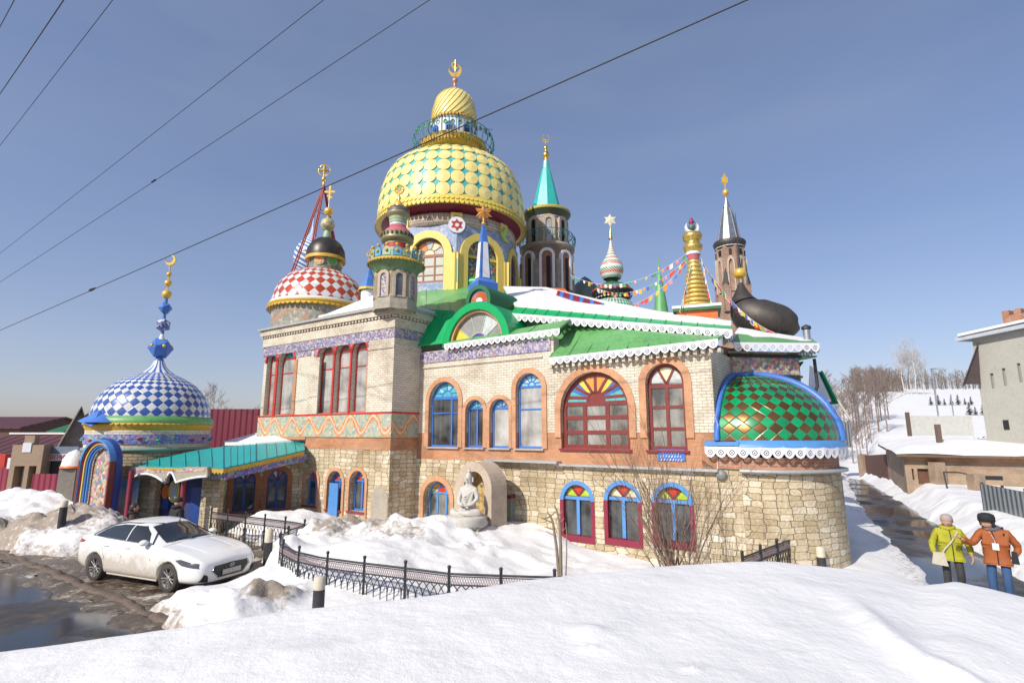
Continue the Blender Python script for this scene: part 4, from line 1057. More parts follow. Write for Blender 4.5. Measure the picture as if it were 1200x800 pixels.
b=MB(); z=T.z(83); crescent(b,(T.x,T.y,z),.42,0,ang=2.0,t=.06); crescent(b,(T.x-.05,T.y+.1,z+.45),.22,0,ang=1.2,t=.06); b.tube([V((T.x,T.y,T.z(93))),V((T.x,T.y,z+.75))],.03,5); part(b,'crescent',gold,fin)
b=MB(); p=at(563,151,30); b.tube([p,p+V((.75,0,-.05))],.02,4); b.tube([p+V((.2,0,.1)),p+V((.25,0,-.1))],.015,4); b.tube([p,V((T.x+ra,T.y,p.z-.1))],.02,4); part(b,'antenna',iron)
# ---- teal-roofed round minaret
T=Tw(641.5,335,33.0)
b=MB(); T.lathe(b,[(29,400),(29,297.5),(31.5,296.5),(31.5,293.5),(20,293)],48,0); mn=part(b,'minaret_wall',bricks('brown_brick',(.38,.25,.18),(.44,.33,.25),(.30,.26,.22),.25,.09,.012),None,'round brick minaret with arched niches and balcony under a teal spire')
b=MB(); T.lathe(b,[(29.3,297.5),(32,296.5),(32.2,293),(29,292.5)],48,0); 
ra=dist_px(29,T.z(320),33)
for k in range(8):
    a=(k+.25)*PI/4-.2; w=2*ra*math.tan(PI/8); fr=T.facet(a,ra*.97,w)
    extr(b,fr,[rect(-.12,.18,5,T.z(313))],-.2,.16)
part(b,'pilaster',bricks('pale_edging_brick',(.5,.44,.36),(.4,.33,.27),(.3,.25,.2),.25,.09,.012),mn)
for k in range(8):
    a=(k+.25)*PI/4-.2; w=2*ra*math.tan(PI/8); fr=T.facet(a,ra*.97,w)
    b=MB(); o=arch(.18,w-.18,T.z(345),T.z(300.5),12); i2=arch(.34,w-.34,T.z(345),T.z(303.5),12); ring(b,fr,o,i2,-.1,.17); part(b,'niche_arch',whiteb,mn)
    b=MB(); extr(b,fr,[arch(.62,w-.45,T.z(345),T.z(309),10)],.0,.10); part(b,'niche',dark,mn)
    b=MB(); extr(b,fr,[arch(.33,w-.33,T.z(345),T.z(303.5),10)],-.05,.085); part(b,'niche_jamb',redb,mn)
b=MB(); rl=dist_px(30.5,T.z(288),33); rail(b,T.c,rl,T.z(293),T.z(278),26,0,.028,.16); part(b,'balcony_rail',pm('teal_painted_iron',(.03,.22,.24),.5,var=.4),mn)
T2=T
b=MB(); T.lathe(b,[(22.5,295),(22.5,262),(24,256),(26,250)],36,0); u_=part(b,'upper_drum',pm('beige_mosaic_drum',(.38,.31,.25),.7,var=.3,scale=8,bump=.4))
ra=dist_px(22.5,T.z(280),33)
for k in range(8):
    a=(k+.25)*PI/4-.1; w=2*ra*math.tan(PI/8); fr=T.facet(a,ra*.98,w)
    b=MB(); ring(b,fr,arch(.12,w-.12,T.z(293),T.z(260),10),arch(.32,w-.32,T.z(293),T.z(264),10),-.1,.14); part(b,'niche_arch',pinkst,u_)
    b=MB(); extr(b,fr,[arch(.33,w-.33,T.z(293),T.z(264),10)],-.05,.06); part(b,'niche',dark if k%3 else panel,u_)
b=MB(); T.lathe(b,[(23,262),(23.2,256)],36,0); part(b,'mosaic_frieze',bluemos,u_)
b=MB(); T.lathe(b,[(28,254),(28.4,252.5),(28,251),(16,249)],48,0); T.lathe(b,[(22.3,261),(28,254)],48,1); part(b,'eave_rim',[pm('olive_gold_rim',(.42,.36,.08),.5,var=.3,scale=8),pm('dark_green_soffit',(.07,.09,.05),.7,var=.3)],u_)
b=MB(); T.lathe(b,[(18,251),(10.5,220),(5,199),(4.2,198),(3.2,189),(.5,187)],8,0,smooth=False); tr=part(b,'spire_roof',pm('turquoise_spire_paint',(.04,.45,.40),.4,var=.15),u_)
for k in range(16):
    pass
b=MB(); T.lathe(b,[(2.4,189),(1,188),(3.6,184),(4.2,182),(3.2,179),(1,177),(2.2,175),(2.6,173.5),(1.6,172),(.6,171),(.5,164)],16,0); z=T.z(164); crescent(b,(T.x,T.y,z+.1),.26,0,ang=PI/2,t=.04); part(b,'finial',gold,u_)
# ---- red and white diamond dome
T=Tw(376,345,26.6)
b=MB(); T.lathe(b,[(52,395),(52,368)],56,0); rd=part(b,'dome_drum',mosaic('flower_band_mosaic',[(0,(.22,.22,.17)),(.45,(.30,.30,.25)),(.6,(.5,.2,.08)),(.75,(.25,.33,.24)),(.9,(.5,.4,.3))],7),None,'flower-patterned drum under the red and white dome')
b=MB(); T.lathe(b,[(52,368),(55,366.5),(57,364),(56.5,362.5),(54,361.5)],56,0); scallop_rim(b,T.c,dist_px(56,T.z(365),26.6),T.z(365.5),60,.14); part(b,'dome_rim',yellowd,rd)
pts=resample(T.pr([(53.5,362),(52,352),(47,339),(39,329),(29,322),(18,319),(8,317)]),4)
b=MB(); b.lathe([(pts[0][0]+.05,pts[0][1]-.02),(pts[0][0]+.03,pts[0][1]+.12)],T.c,56,1); b.lathe(pts,T.c,64,0,'conf',28); part(b,'diamond_dome',[diamonds('red_white_tiles',(.55,.065,.02),(.78,.77,.74),.22,var=.06),white],rd,'red and white diamond-tiled dome')
Tb=Tw(379,345,26.6); T=Tb
b=MB(); T.lathe(b,[(18,325),(18,302)],32,0); ld=part(b,'small_drum',mosaic('dark_scale_mosaic',[(0,(.12,.12,.10)),(.5,(.22,.2,.15)),(.8,(.3,.27,.2))],10),rd)
r0=dist_px(18,T.z(308),26.6)
for k,m in ((-22,pm('orange_rosette',(.7,.3,.08),.5,var=.3,scale=12)),(24,pm('green_rosette',(.12,.35,.08),.5,var=.3,scale=12)),(70,pm('yellow_rosette',(.6,.45,.1),.5))):
    fr=T.facet(math.radians(k),r0,.6); b=MB(); h=T.z(310)
    for q in range(5):
        a=2*PI*q/5; cc=(.3+.12*math.cos(a),h+.12*math.sin(a)); extr(b,fr,[[(cc[0]+.1*math.cos(2*PI*i/10),cc[1]+.1*math.sin(2*PI*i/10)) for i in range(10)]],-.05,.045+q*.002)
    part(b,'flower_emblem',m,ld)
    b=MB(); extr(b,fr,[[(.3+.27*math.cos(2*PI*i/16),h+.27*math.sin(2*PI*i/16)) for i in range(16)]],-.06,.03); part(b,'emblem_disc',palegreen,ld)
b=MB(); T.lathe(b,[(22,305),(22.2,302),(21,294),(17,286.5),(11,281.5),(4,279)],36,0); T.lathe(b,[(22.5,307),(22.7,303.5),(22,303)],36,1); T.lathe(b,[(22.4,307),(18,306)],36,1); part(b,'black_dome',[pm('blackened_metal',(.06,.055,.05),.4,.6,var=.3),yellowd],rd)
b=MB(); T.lathe(b,[(4.5,281),(5,278),(4,273),(3,270)],16,0); T.lathe(b,resample(T.pr([(3,271),(7,268),(8.3,264),(7,259),(3,256)]),3) and [(3,271),(7,268),(8.3,264),(7,259),(3,256)],20,1); T.lathe(b,[(1.6,256),(1.6,252)],10,0); T.lathe(b,[(1.5,253),(4.5,251),(5.3,248),(4.5,245),(1.5,243)],16,2); T.lathe(b,[(.9,243),(.7,238),(.5,226)],8,3)
fn=part(b,'finial',[palegreen,mosaic('ball_mosaic',[(0,(.5,.45,.3)),(.4,(.3,.3,.25)),(.7,(.6,.45,.1))],6),goldp,tin],rd)
b=MB(); x,y,z=T.x,T.y,T.z(226); b.box((x,y,z),(.09,.07,.85)); b.box((x,y,z+.05),(.55,.06,.1)); b.box((x,y,z-.23),(.3,.062,.07),M=Matrix.Rotation(.35,3,'Y')); part(b,'gold_cross',goldp,fn)
# ---- red lattice pyramid with star, behind
T=Tw(360,330,29.5)
ap=V((at(379,217,29.5).x,29.5,at(379,217,29.5).z))
b=MB(); zz0=T.z(345)
base=[V((at(333,345,28.5).x,28.5,zz0)),V((at(350,345,27.5).x,28.0,zz0)),V((at(402,345,30).x,30,zz0)),V((at(395,345,31).x,32,zz0))]
for q in base:
    off=V((.16,0,0)); b.tube([q,ap],.045,5); b.tube([q+off,ap+off*.3],.045,5)
    for k in range(1,14): b.tube([q.lerp(ap,k/14),(q+off).lerp(ap+off*.3,(k+.5)/14)],.02,4)
for k in (.35,.75):
    pp=[q.lerp(ap,k) for q in base]; b.tube(pp,.02,4,closed=True)
py=part(b,'lattice_pyramid',pm('dark_red_steel',(.28,.035,.03),.5))
b=MB(); b.tube([ap,ap+V((0,0,.3))],.06,6); b.sphere(ap+V((0,0,.35)),.15,12,8); c=ap+V((0,0,.95)); b.tube([ap+V((0,0,.3)),c],.03,5)
star(b,c,.42,4,.35,.06,rot=PI/2); b.tube([c+V((.36*math.cos(t),0,.36*math.sin(t))) for t in [2*PI*i/20 for i in range(20)]],.025,5,closed=True); part(b,'star_finial',gold,py)
# ---- blue and white swirled onion domes behind
sw=NT('blue_white_swirl'); uv=sw.coord('UV'); sp=sw.new('ShaderNodeSeparateXYZ'); sw.l.new(uv,sp.inputs[0]); q=sw.math('SINE',sw.math('MULTIPLY',sw.math('ADD',sp.outputs[0],sw.math('MULTIPLY',sp.outputs[1],1.6)),3.0)); sw.fin(sw.ramp(sw.math('GREATER_THAN',q,0.1),[(0,(.08,.2,.5)),(1,(.75,.76,.78))]),.4)
for cx,Y,sz,cy in ((362,33,19,297),(352,34,13,325)):
    T=Tw(cx,340,Y); k=sz/17
    b=MB(); pts=resample(T.pr([(9*k,cy+24*k),(14*k,cy+17*k),(17*k,cy+8*k),(16*k,cy-2*k),(10*k,cy-12*k),(4*k,cy-19*k),(1.5*k,cy-26*k),(.5*k,cy-40*k)]),4); b.lathe(pts,T.c,40,0,'conf',24); T.lathe(b,[(9*k,cy+24*k),(9*k,cy+60)],24,1); part(b,'swirled_onion_dome',[sw.m,white])
# ---- green-grey turret above the bay corner
T=Tw(463,350,20.8)
b=MB(); T.lathe(b,[(25.5,366),(25.5,352),(23.5,350),(23.5,319),(26,315),(27,312)],8,0,smooth=False); tu=part(b,'turret',pm('mossy_grey_brick',(.36,.33,.26),.85,var=.35,scale=5,bump=.5,bscale=30,dist=.01),None,'mossy round turret with pink and green tiers, topped by a golden wheel')
ra=dist_px(23.5,T.z(335),20.8)*math.cos(PI/8)
for k in range(8):
    w=2*ra*math.tan(PI/8); a0=PI/8-T.fa  # facets aligned to lathe segments
    a=k*PI/4+ (round((T.fa-PI/8)/(PI/4))*PI/4+PI/8-T.fa); fr=T.facet(a,ra,w)
    b=MB(); ring(b,fr,arch(.06,w-.06,T.z(353),T.z(322),10),arch(.17,w-.17,T.z(353),T.z(326),10),-.05,.09); part(b,'niche_arch',pinkst,tu)
    b=MB(); extr(b,fr,[arch(.17,w-.17,T.z(353),T.z(326),10)],-.05,.035); part(b,'niche',purple if k%2 else paned,tu)
b=MB(); T.lathe(b,[(24,323),(27,318),(31.5,313.5),(32,311),(31,309),(28,308)],48,0); b2=MB()
part(b,'green_cornice',pm('green_stained_cornice',(.13,.22,.10),.6,var=.5,scale=5),tu)
b=MB(); T.lathe(b,[(32.3,313.5),(32.6,310.5),(31,309.5)],48,0); scallop_rim(b,T.c,dist_px(32.4,T.z(307),20.8),T.z(311),50,.09); part(b,'gold_edge',yellowd,tu)
b=MB()
for k in range(16):
    a=T.fa+2*PI*k/16; d=V((math.cos(a),math.sin(a),0)); u=V((-d.y,d.x,0)); R_=dist_px(29,T.z(302),20.8); fr=Fr(V((T.x,T.y,0))+d*R_-u*.17,u=u)
    h=T.z(308); extr(b,fr,[[(0.02,h),(.32,h),(.34,h+.22),(.17,h+.42),(0,h+.22)]],-.04,.02,k%2); b.sphere(fr.P(.17,h+.44,0),.07,8,6,2); b.sphere(fr.P(.17,h+.2,.03),.07,8,6,2)
part(b,'tile_crown',[pm('cyan_enamel',(.12,.35,.5),.4,var=.35,scale=10),palegreen,yellowd],tu)
b=MB(); T.lathe(b,[(15,310),(14.5,286)],28,0); T.lathe(b,[(14.7,294),(14.9,288)],28,1); part(b,'lower_tier',[palegreen,redp],tu)
b=MB(); T.lathe(b,[(14,287),(18.5,284),(19,282),(18,280.5),(18,275.5),(17,275)],36,0); 
tier=part(b,'tier_ring',pm('olive_bronze',(.28,.25,.12),.5,.3,var=.3),tu)
b=MB(); T.lathe(b,[(17,277),(14,271),(10,268),(9.5,265)],32,0); part(b,'pink_dome',pink,tu)
b=MB()
for k in range(22):
    a=2*PI*k/22; R_=dist_px(18,T.z(278),20.8); b.box((T.x+R_*math.cos(a),T.y+R_*math.sin(a),T.z(278)),(.07,.07,.11),a)
part(b,'dark_tiles',iron,tier)
b=MB(); T.lathe(b,[(9.5,267),(9.5,263)],24,1); T.lathe(b,[(10,263),(10.5,256),(10.8,254)],24,0); T.lathe(b,[(10,262),(10.3,259)],24,2); part(b,'green_tier',[palegreen,white,redp],tu)
b=MB(); T.lathe(b,[(10.5,256),(13.3,253),(13.5,251),(12,250)],28,1); T.lathe(b,[(12.5,251.5),(12.6,247),(9,243.5),(4,242),(1,241.5)],28,0); part(b,'dark_cap',[pm('dark_violet_cap',(.12,.09,.11),.5,var=.4,scale=8),pm('olive_bronze2',(.28,.25,.12),.5,.3)],tu)
b=MB(); T.lathe(b,[(5,243),(5,240),(3,237),(1.2,235),(2.4,232),(1,230),(.8,226)],14,0); c=V((T.x,T.y,T.z(222)))
b.tube([c+V((.19*math.cos(t),0,.19*math.sin(t))) for t in [2*PI*i/20 for i in range(20)]],.035,5,closed=True)
for k in range(4):
    a=PI*k/4; b.tube([c+V((.19*math.cos(a),0,.19*math.sin(a))),c-V((.19*math.cos(a),0,.19*math.sin(a)))],.02,4)
part(b,'gold_wheel_finial',goldp,tu)
# little gold wheel at the left edge
b=MB(); c=at(433,298,20.6); b.tube([c+V((.1*math.cos(t),0,.1*math.sin(t))) for t in [2*PI*i/14 for i in range(14)]],.025,4,closed=True); b.tube([c-V((0,0,.1)),c-V((0,0,.45))],.025,4); b.tube([c-V((.1,0,0)),c+V((.1,0,0))],.02,4); part(b,'gold_ornament',goldp,tu)
# ---- blue cone with yellow rim behind
T=Tw(432,345,26)
b=MB(); T.lathe(b,[(12,341),(12.4,338.5),(11.5,338)],8,1,smooth=False); T.lathe(b,[(11.5,338.5),(.3,312)],8,0,smooth=False); T.lathe(b,[(9,341),(9,370)],12,2); part(b,'blue_cone_roof',[pm('cobalt_paint',(.05,.16,.45),.4,var=.3),yellow,whiteb])
# ---- obelisk spire with golden star
T=Tw(566,335,21.5)
b=MB(); 
vs=[]; hw0=dist_px(11,T.z(330),21.5); hw1=dist_px(5.2,T.z(290),21.5); hw2=dist_px(1.6,T.z(263),21.5)
def sq(hw,z,rot=.55): return [V((T.x+hw*1.2*math.cos(rot+PI/2*k+PI/4),T.y+hw*1.2*math.sin(rot+PI/2*k+PI/4),z)) for k in range(4)]
def sqcol(hws,mi):
    for (h0,z0),(h1,z1) in zip(hws[:-1],hws[1:]): b.hexa(sq(h0,z0)+sq(h1,z1),mi)
sqcol([(dist_px(15,T.z(336),21.5),T.z(350)),(dist_px(15,T.z(336),21.5),T.z(333)),(dist_px(9,T.z(330),21.5),T.z(328))],0)
sqcol([(dist_px(8.5,T.z(328),21.5),T.z(330)),(hw1,T.z(285)),(hw2,T.z(263))],0)
ob=part(b,'obelisk_spire',blue)
b=MB(); z0,z1,z2=T.z(327),T.z(285),T.z(268)
for k in range(4):
    A=[sq(dist_px(8.5,T.z(328),21.5),z0)[k],sq(dist_px(8.5,T.z(328),21.5),z0)[(k+1)%4]]; B=[sq(hw1,z1)[k],sq(hw1,z1)[(k+1)%4]]
    ctr=V((T.x,T.y,0)); m=[A[0].lerp(A[1],.16),A[0].lerp(A[1],.84),B[0].lerp(B[1],.84),B[0].lerp(B[1],.16)]
    nr=(A[0]+A[1])/2-V((T.x,T.y,A[0].z)); nr=nr.normalized()*.02; b.add([p+nr for p in m],[(0,1,2,3)],0)
part(b,'white_face',white,ob)
b=MB(); c=V((T.x,T.y,T.z(249))); star(b,c,.42,6,.5,.18); star(b,c,.36,5,.5,.2,rot=.3); b.tube([V((T.x,T.y,T.z(264))),c],.05,6); b.sphere((T.x,T.y,T.z(262)),.1,10,6); part(b,'golden_star',pm('orange_gold',(.75,.36,.10),.35,.5),ob)
# ---- green, white and red onion with star (behind)
T=Tw(718,350,28)
gw=diamonds('green_white_tiles',(.02,.33,.14),(.75,.76,.74),.3,var=.05)
b=MB(); T.lathe(b,[(27,372),(26,364),(22,356),(16,351),(10,348)],40,0,mode='conf',N=40)
on=part(b,'green_white_dome',gw)
b=MB(); T.lathe(b,[(15,353),(22,349),(24,345),(24.2,342),(23,341)],36,0); T.lathe(b,[(23.8,344),(24.4,341.5),(23,340.5)],36,1); T.lathe(b,[(23,341),(19,336),(12,333),(6,331)],36,2); scallop_rim(b,T.c,dist_px(23,T.z(346),28),T.z(347),30,.2,3,slope=-.1); part(b,'eave_disc',[dark,redp,greend,white],on)
b=MB(); T.lathe(b,[(6,333),(7,329),(9,327),(10,325)],20,0); pts=resample(T.pr([(10,327),(13,321),(13.5,316),(12,309),(7,302),(3.5,293),(1.8,285),(1,280)]),3); b.lathe(pts,T.c,32,1,'conf',26)
tw=NT('green_white_red_bands'); uv=tw.coord('UV'); sp=tw.new('ShaderNodeSeparateXYZ'); tw.l.new(uv,sp.inputs[0]); fr_=tw.math('FRACT',tw.math('MULTIPLY',sp.outputs[1],.31)); f2=tw.math('FRACT',tw.math('ADD',sp.outputs[0],sp.outputs[1])); base=tw.ramp(fr_,[(0,(.02,.3,.12)),(.33,(.75,.75,.72)),(.66,(.6,.06,.03))],'CONSTANT'); tw.fin(tw.mix(tw.math('MULTIPLY',tw.math('LESS_THAN',f2,.4),.8),base,(.75,.74,.7)),.35)
part(b,'onion_dome',[iron,tw.m],on)
b=MB(); T.lathe(b,[(1,282),(2.6,279.5),(1,277),(1.6,274),(.6,271),(.5,268)],12,0); z=T.z(264); c=V((T.x,T.y,z+.3)); 
part(b,'finial',gold,on); b=MB(); star(b,c,.38,6,.55,.05,0); b.tube([c-V((0,0,.55)),c],.025,4); part(b,'star_finial',pm('ivory_star',(.72,.66,.5),.4),on)
# ---- green cone spire
T=Tw(775,370,27); b=MB(); T.lathe(b,[(11,385),(9.5,372),(6,346),(2.6,324),(1.4,322),(.5,306),(.4,302)],10,0); T.lathe(b,[(.6,318),(1.8,315.5),(.6,313)],10,1); part(b,'green_spire',[pm('mid_green_paint',(.12,.36,.13),.45,var=.2),goldp])
# ---- golden tiered stupa
YS=20.5; T=Tw(817,372,YS)
b=MB(); x0=at(795,380,YS-1.2); 
rot=-.35
def sqb(hw,py0,py1,mi,hw2=None):
    z0,z1=T.z(py0),T.z(py1); hw2=hw if hw2 is None else hw2; a=dist_px(hw,z0,YS); a2=dist_px(hw2,z1,YS)
    q=lambda r,z:[V((T.x+r*1.3*math.cos(rot+PI/2*k+PI/4),T.y+r*1.3*math.sin(rot+PI/2*k+PI/4),z)) for k in range(4)]
    b.hexa(q(a,z0)+q(a2,z1),mi)
sqb(23,400,382,2); sqb(24,382,366,1); sqb(28,368.5,365.5,3); sqb(28.6,365.4,362.5,4)
st=part(b,'stupa_base',[green,orangep,bricks('painted_panel_brick',(.62,.4,.25),(.55,.32,.2),(.3,.2,.15)),greend,rsnow],None,'orange square base of the golden tiered stupa')
b=MB(); 
for k in range(11):
    f=k/11; hw=17-11.2*f; y=360-5.1*k; T.lathe(b,[(hw*.76,y),(hw*.97,y-.5),(hw*1.0,y-1.8),(hw*.97,y-3.2),(hw*.76,y-4.0),(hw*.74,y-5.1)],32,0)
part(b,'gold_tiers',pm('gold_enamel_tiers',(.74,.55,.18),.42,.6,var=.25,scale=6,bump=.3),st)
b=MB(); T.lathe(b,[(6,305),(7,301),(7.6,299)],24,0); T.lathe(b,[(8,299),(8,296)],24,1); T.lathe(b,[(8,296),(9.5,294),(10.5,292),(11,289),(9.5,287),(8,286),(8,283),(10.5,281),(11.2,277),(10,274),(4,273.5)],28,2); part(b,'crown_rings',[pink,white,pm('patterned_gold',(.6,.42,.12),.35,.7,var=.5,scale=14)],st)
b=MB(); c=V((T.x,T.y,T.z(267))); crescent(b,c,.28,0,ang=PI/2,t=.05); b.sphere(c+V((0,0,.02)),.15,12,8,1); b.lathe([(.02,.1),(.11,.22),(.08,.34),(.01,.46)],c,12,2); part(b,'moon_finial',[white,pm('dark_teal',(.1,.15,.12),.5),pm('plum',(.25,.03,.10),.5)],st)
# ---- brick minaret with the grey metal cone
T=Tw(862,385,30)
brm=bricks('pale_red_brick_minaret',(.42,.21,.14),(.36,.17,.115),(.42,.36,.3),.3,.1,.02)
b=MB(); T.lathe(b,[(18,410),(17.5,345),(16,300),(16,292)],8,0,smooth=False); bm=part(b,'brick_minaret',brm,None,'slim pale red brick minaret with a grey tin cone roof')
ra=dist_px(16.5,T.z(320),30)*math.cos(PI/8)
for k in range(8):
    w=2*ra*math.tan(PI/8); a=k*PI/4+(round((T.fa-PI/8)/(PI/4))*PI/4+PI/8-T.fa); fr=T.facet(a,ra,w)
    b=MB(); ring(b,fr,arch(.1,w-.1,T.z(345),T.z(304),10,rise=.6),arch(.19,w-.19,T.z(345),T.z(308),10,rise=.5),-.1,.1); part(b,'lancet_arch',pinkst,bm)
    b=MB(); extr(b,fr,[rect(.25,w-.25,T.z(302),T.z(296))],-.1,.06); part(b,'slit_window',dark,bm)
    if k%2==0:
        b=MB(); p=fr.P(0,T.z(352),.0); b.box((p.x,p.y,p.z),(.35,.35,1.6)); b.lathe([(.25,0),(.02,1.0)],(p.x,p.y,p.z+.8),4,1,smooth=False); part(b,'pinnacle',[brm,iron],bm)
b=MB(); T.lathe(b,[(16.3,292),(16.6,288)],24,0); part(b,'white_band',white,bm)
b=MB(); T.lathe(b,[(15,294),(17.5,289),(18.2,286),(17,284)],32,0); part(b,'eave_rim',bronze,bm)
b=MB(); T.lathe(b,[(13.5,287),(7.5,255),(5,245),(4.3,244),(1,232)],10,0,smooth=False); part(b,'cone_roof',pm('striped_grey_tin',(.34,.36,.38),.38,.8,var=.4,scale=5),bm)
b=MB()
for k in range(10):
    a=2*PI*k/10; z0,z1=T.z(287),T.z(245); r0,r1=dist_px(13.5,z0,30),dist_px(5,z1,30); b.tube([V((T.x+r0*math.cos(a),T.y+r0*math.sin(a),z0)),V((T.x+r1*math.cos(a),T.y+r1*math.sin(a),z1))],.045,4)
part(b,'roof_seams',pm('dark_tin',(.2,.21,.22),.5,.5),bm)
b=MB(); T.lathe(b,[(1,234),(.8,230),(3.1,228.5),(3.5,226),(3,223.5),(.6,222),(.4,214)],14,0); c=V((T.x,T.y,T.z(211))); b.box(c,(.35,.08,.35)); b.box(c+V((0,0,.0)),(.1,.07,.75)); part(b,'finial',goldp,bm)
# ---- dark bronze lying bulb with golden ball
pts_=[(872,336,23),(875,346,22.8),(882,357,22.5),(893,366,22.2),(905,372,22.0),(917,377,21.9),(928,382,21.8),(934,387,21.8)]
b=MB(); pc=[(868,332,23.0,2.5),(869,343,22.9,8),(871,355,22.7,14.5),(877,366,22.5,21),(888,373,22.3,23.5),(901,376,22.1,22.5),(913,378,22.0,20.5),(923,381,21.9,16.5),(931,384,21.85,10.5),(937,385,21.8,2)]
pa=[];rad=[]
cr_=resample([(q[0],q[1]) for q in pc],5); cr2=resample([(q[2],q[3]) for q in pc],5)
for (x_,y_),(Y_,r_) in zip(cr_,cr2): pa.append(at(x_,y_,Y_)); rad.append(dist_px(max(.5,r_),9,22.3))
b.tube(pa,rad,28); bu=part(b,'bulbous_bronze_roof',bronze,None,'dark bronze gourd-shaped roof lying behind the golden ball')
b=MB(); T=Tw(869,345,23.2); T.lathe(b,[(.2,327),(4.5,326),(6.6,324),(7.4,320.5),(6.6,317),(4.5,315),(.2,314)],20,0); T.lathe(b,[(2,315),(1.2,300),(.6,285),(.3,250)],8,1); part(b,'golden_ball',[goldp,iron],bu)
# green-grey dome behind the minaret and blue tip roofs
T=Tw(686,360,36); b=MB(); T.lathe(b,resample([(22,372),(20,350),(14,336),(5,327),(.5,324)],1),32,0); part(b,'grey_green_dome',pm('grey_green_metal',(.16,.2,.17),.5,.4,var=.3))
b=MB(); p=at(655,350,24.6); b.slab([at(642,345,24.4),at(668,346,24.2),at(662,338,26),at(646,337,26)],.06); part(b,'orange_roof_edge',orangep)
# ================================================================== TERRAIN
def vnoise(x,y,seed=0):
    xi=np.floor(x).astype(np.int64); yi=np.floor(y).astype(np.int64); xf=x-xi; yf=y-yi
    def h(i,j):
        n=(i*374761393+j*668265263+seed*982451653)&0xFFFFFFFF
        n=((n^(n>>13))*1274126177)&0xFFFFFFFF
        return ((n^(n>>16))&0xFFFF)/65535.0
    u=xf*xf*xf*(xf*(xf*6-15)+10); v=yf*yf*yf*(yf*(yf*6-15)+10)
    return (h(xi,yi)*(1-u)+h(xi+1,yi)*u)*(1-v)+(h(xi,yi+1)*(1-u)+h(xi+1,yi+1)*u)*v
def fbm(x,y,s=1.0,o=4,seed=0,g=.5):
    r=0;a=1;t=0
    for k in range(o): r=r+a*vnoise(x*s+17.3*k,y*s-9.1*k,seed+k); t+=a; a*=g; s*=2.03
    return r/t-.5
def sst(a,b,x):
    t=np.clip((x-a)/(b-a),0,1); return t*t*(3-2*t)
# the crest of the foreground snow bank, as plan distance for each bearing
crest_px=[(-400,800,1.7),(-200,782,1.68),(0,764,1.66),(100,750,1.7),(190,738,1.76),(270,725,1.82),(330,716,1.85),(420,707,1.88),(520,696,1.9),(600,684,1.9),(700,671,1.9),(800,661,1.9),(900,657,1.88),(1000,668,1.8),(1075,686,1.7),(1120,681,1.72),(1200,700,1.62),(1400,730,1.5),(1700,780,1.4)]
cb=[];cY=[];cz=[]
for px,py,z in crest_px:
    p=onz(px,py,z); cb.append(p.x/p.y); cY.append(p.y); cz.append(z)
cb=np.array(cb); cY=np.array(cY); cz=np.array(cz)
rl=[(10.0,12.8),(16.9,25.3),(39.5,63)]; # right road left edge
def lineX(y,pts):
    return np.interp(y,[p[1] for p in pts],[p[0] for p in pts])
RL=[(6.6,4.0),(onz(1092,690).x,onz(1092,690).y),(onz(1012,602).x,onz(1012,602).y),(onz(989,560).x,onz(989,560).y),(42,70),(60,110)]
RR=[(9.4,4.0),(onz(1215,690).x,onz(1215,690).y),(onz(1078,600).x,onz(1078,600).y),(onz(1012,560).x,onz(1012,560).y),(46.5,70),(64,110)]
RL.sort(key=lambda p:p[1]); RR.sort(key=lambda p:p[1])
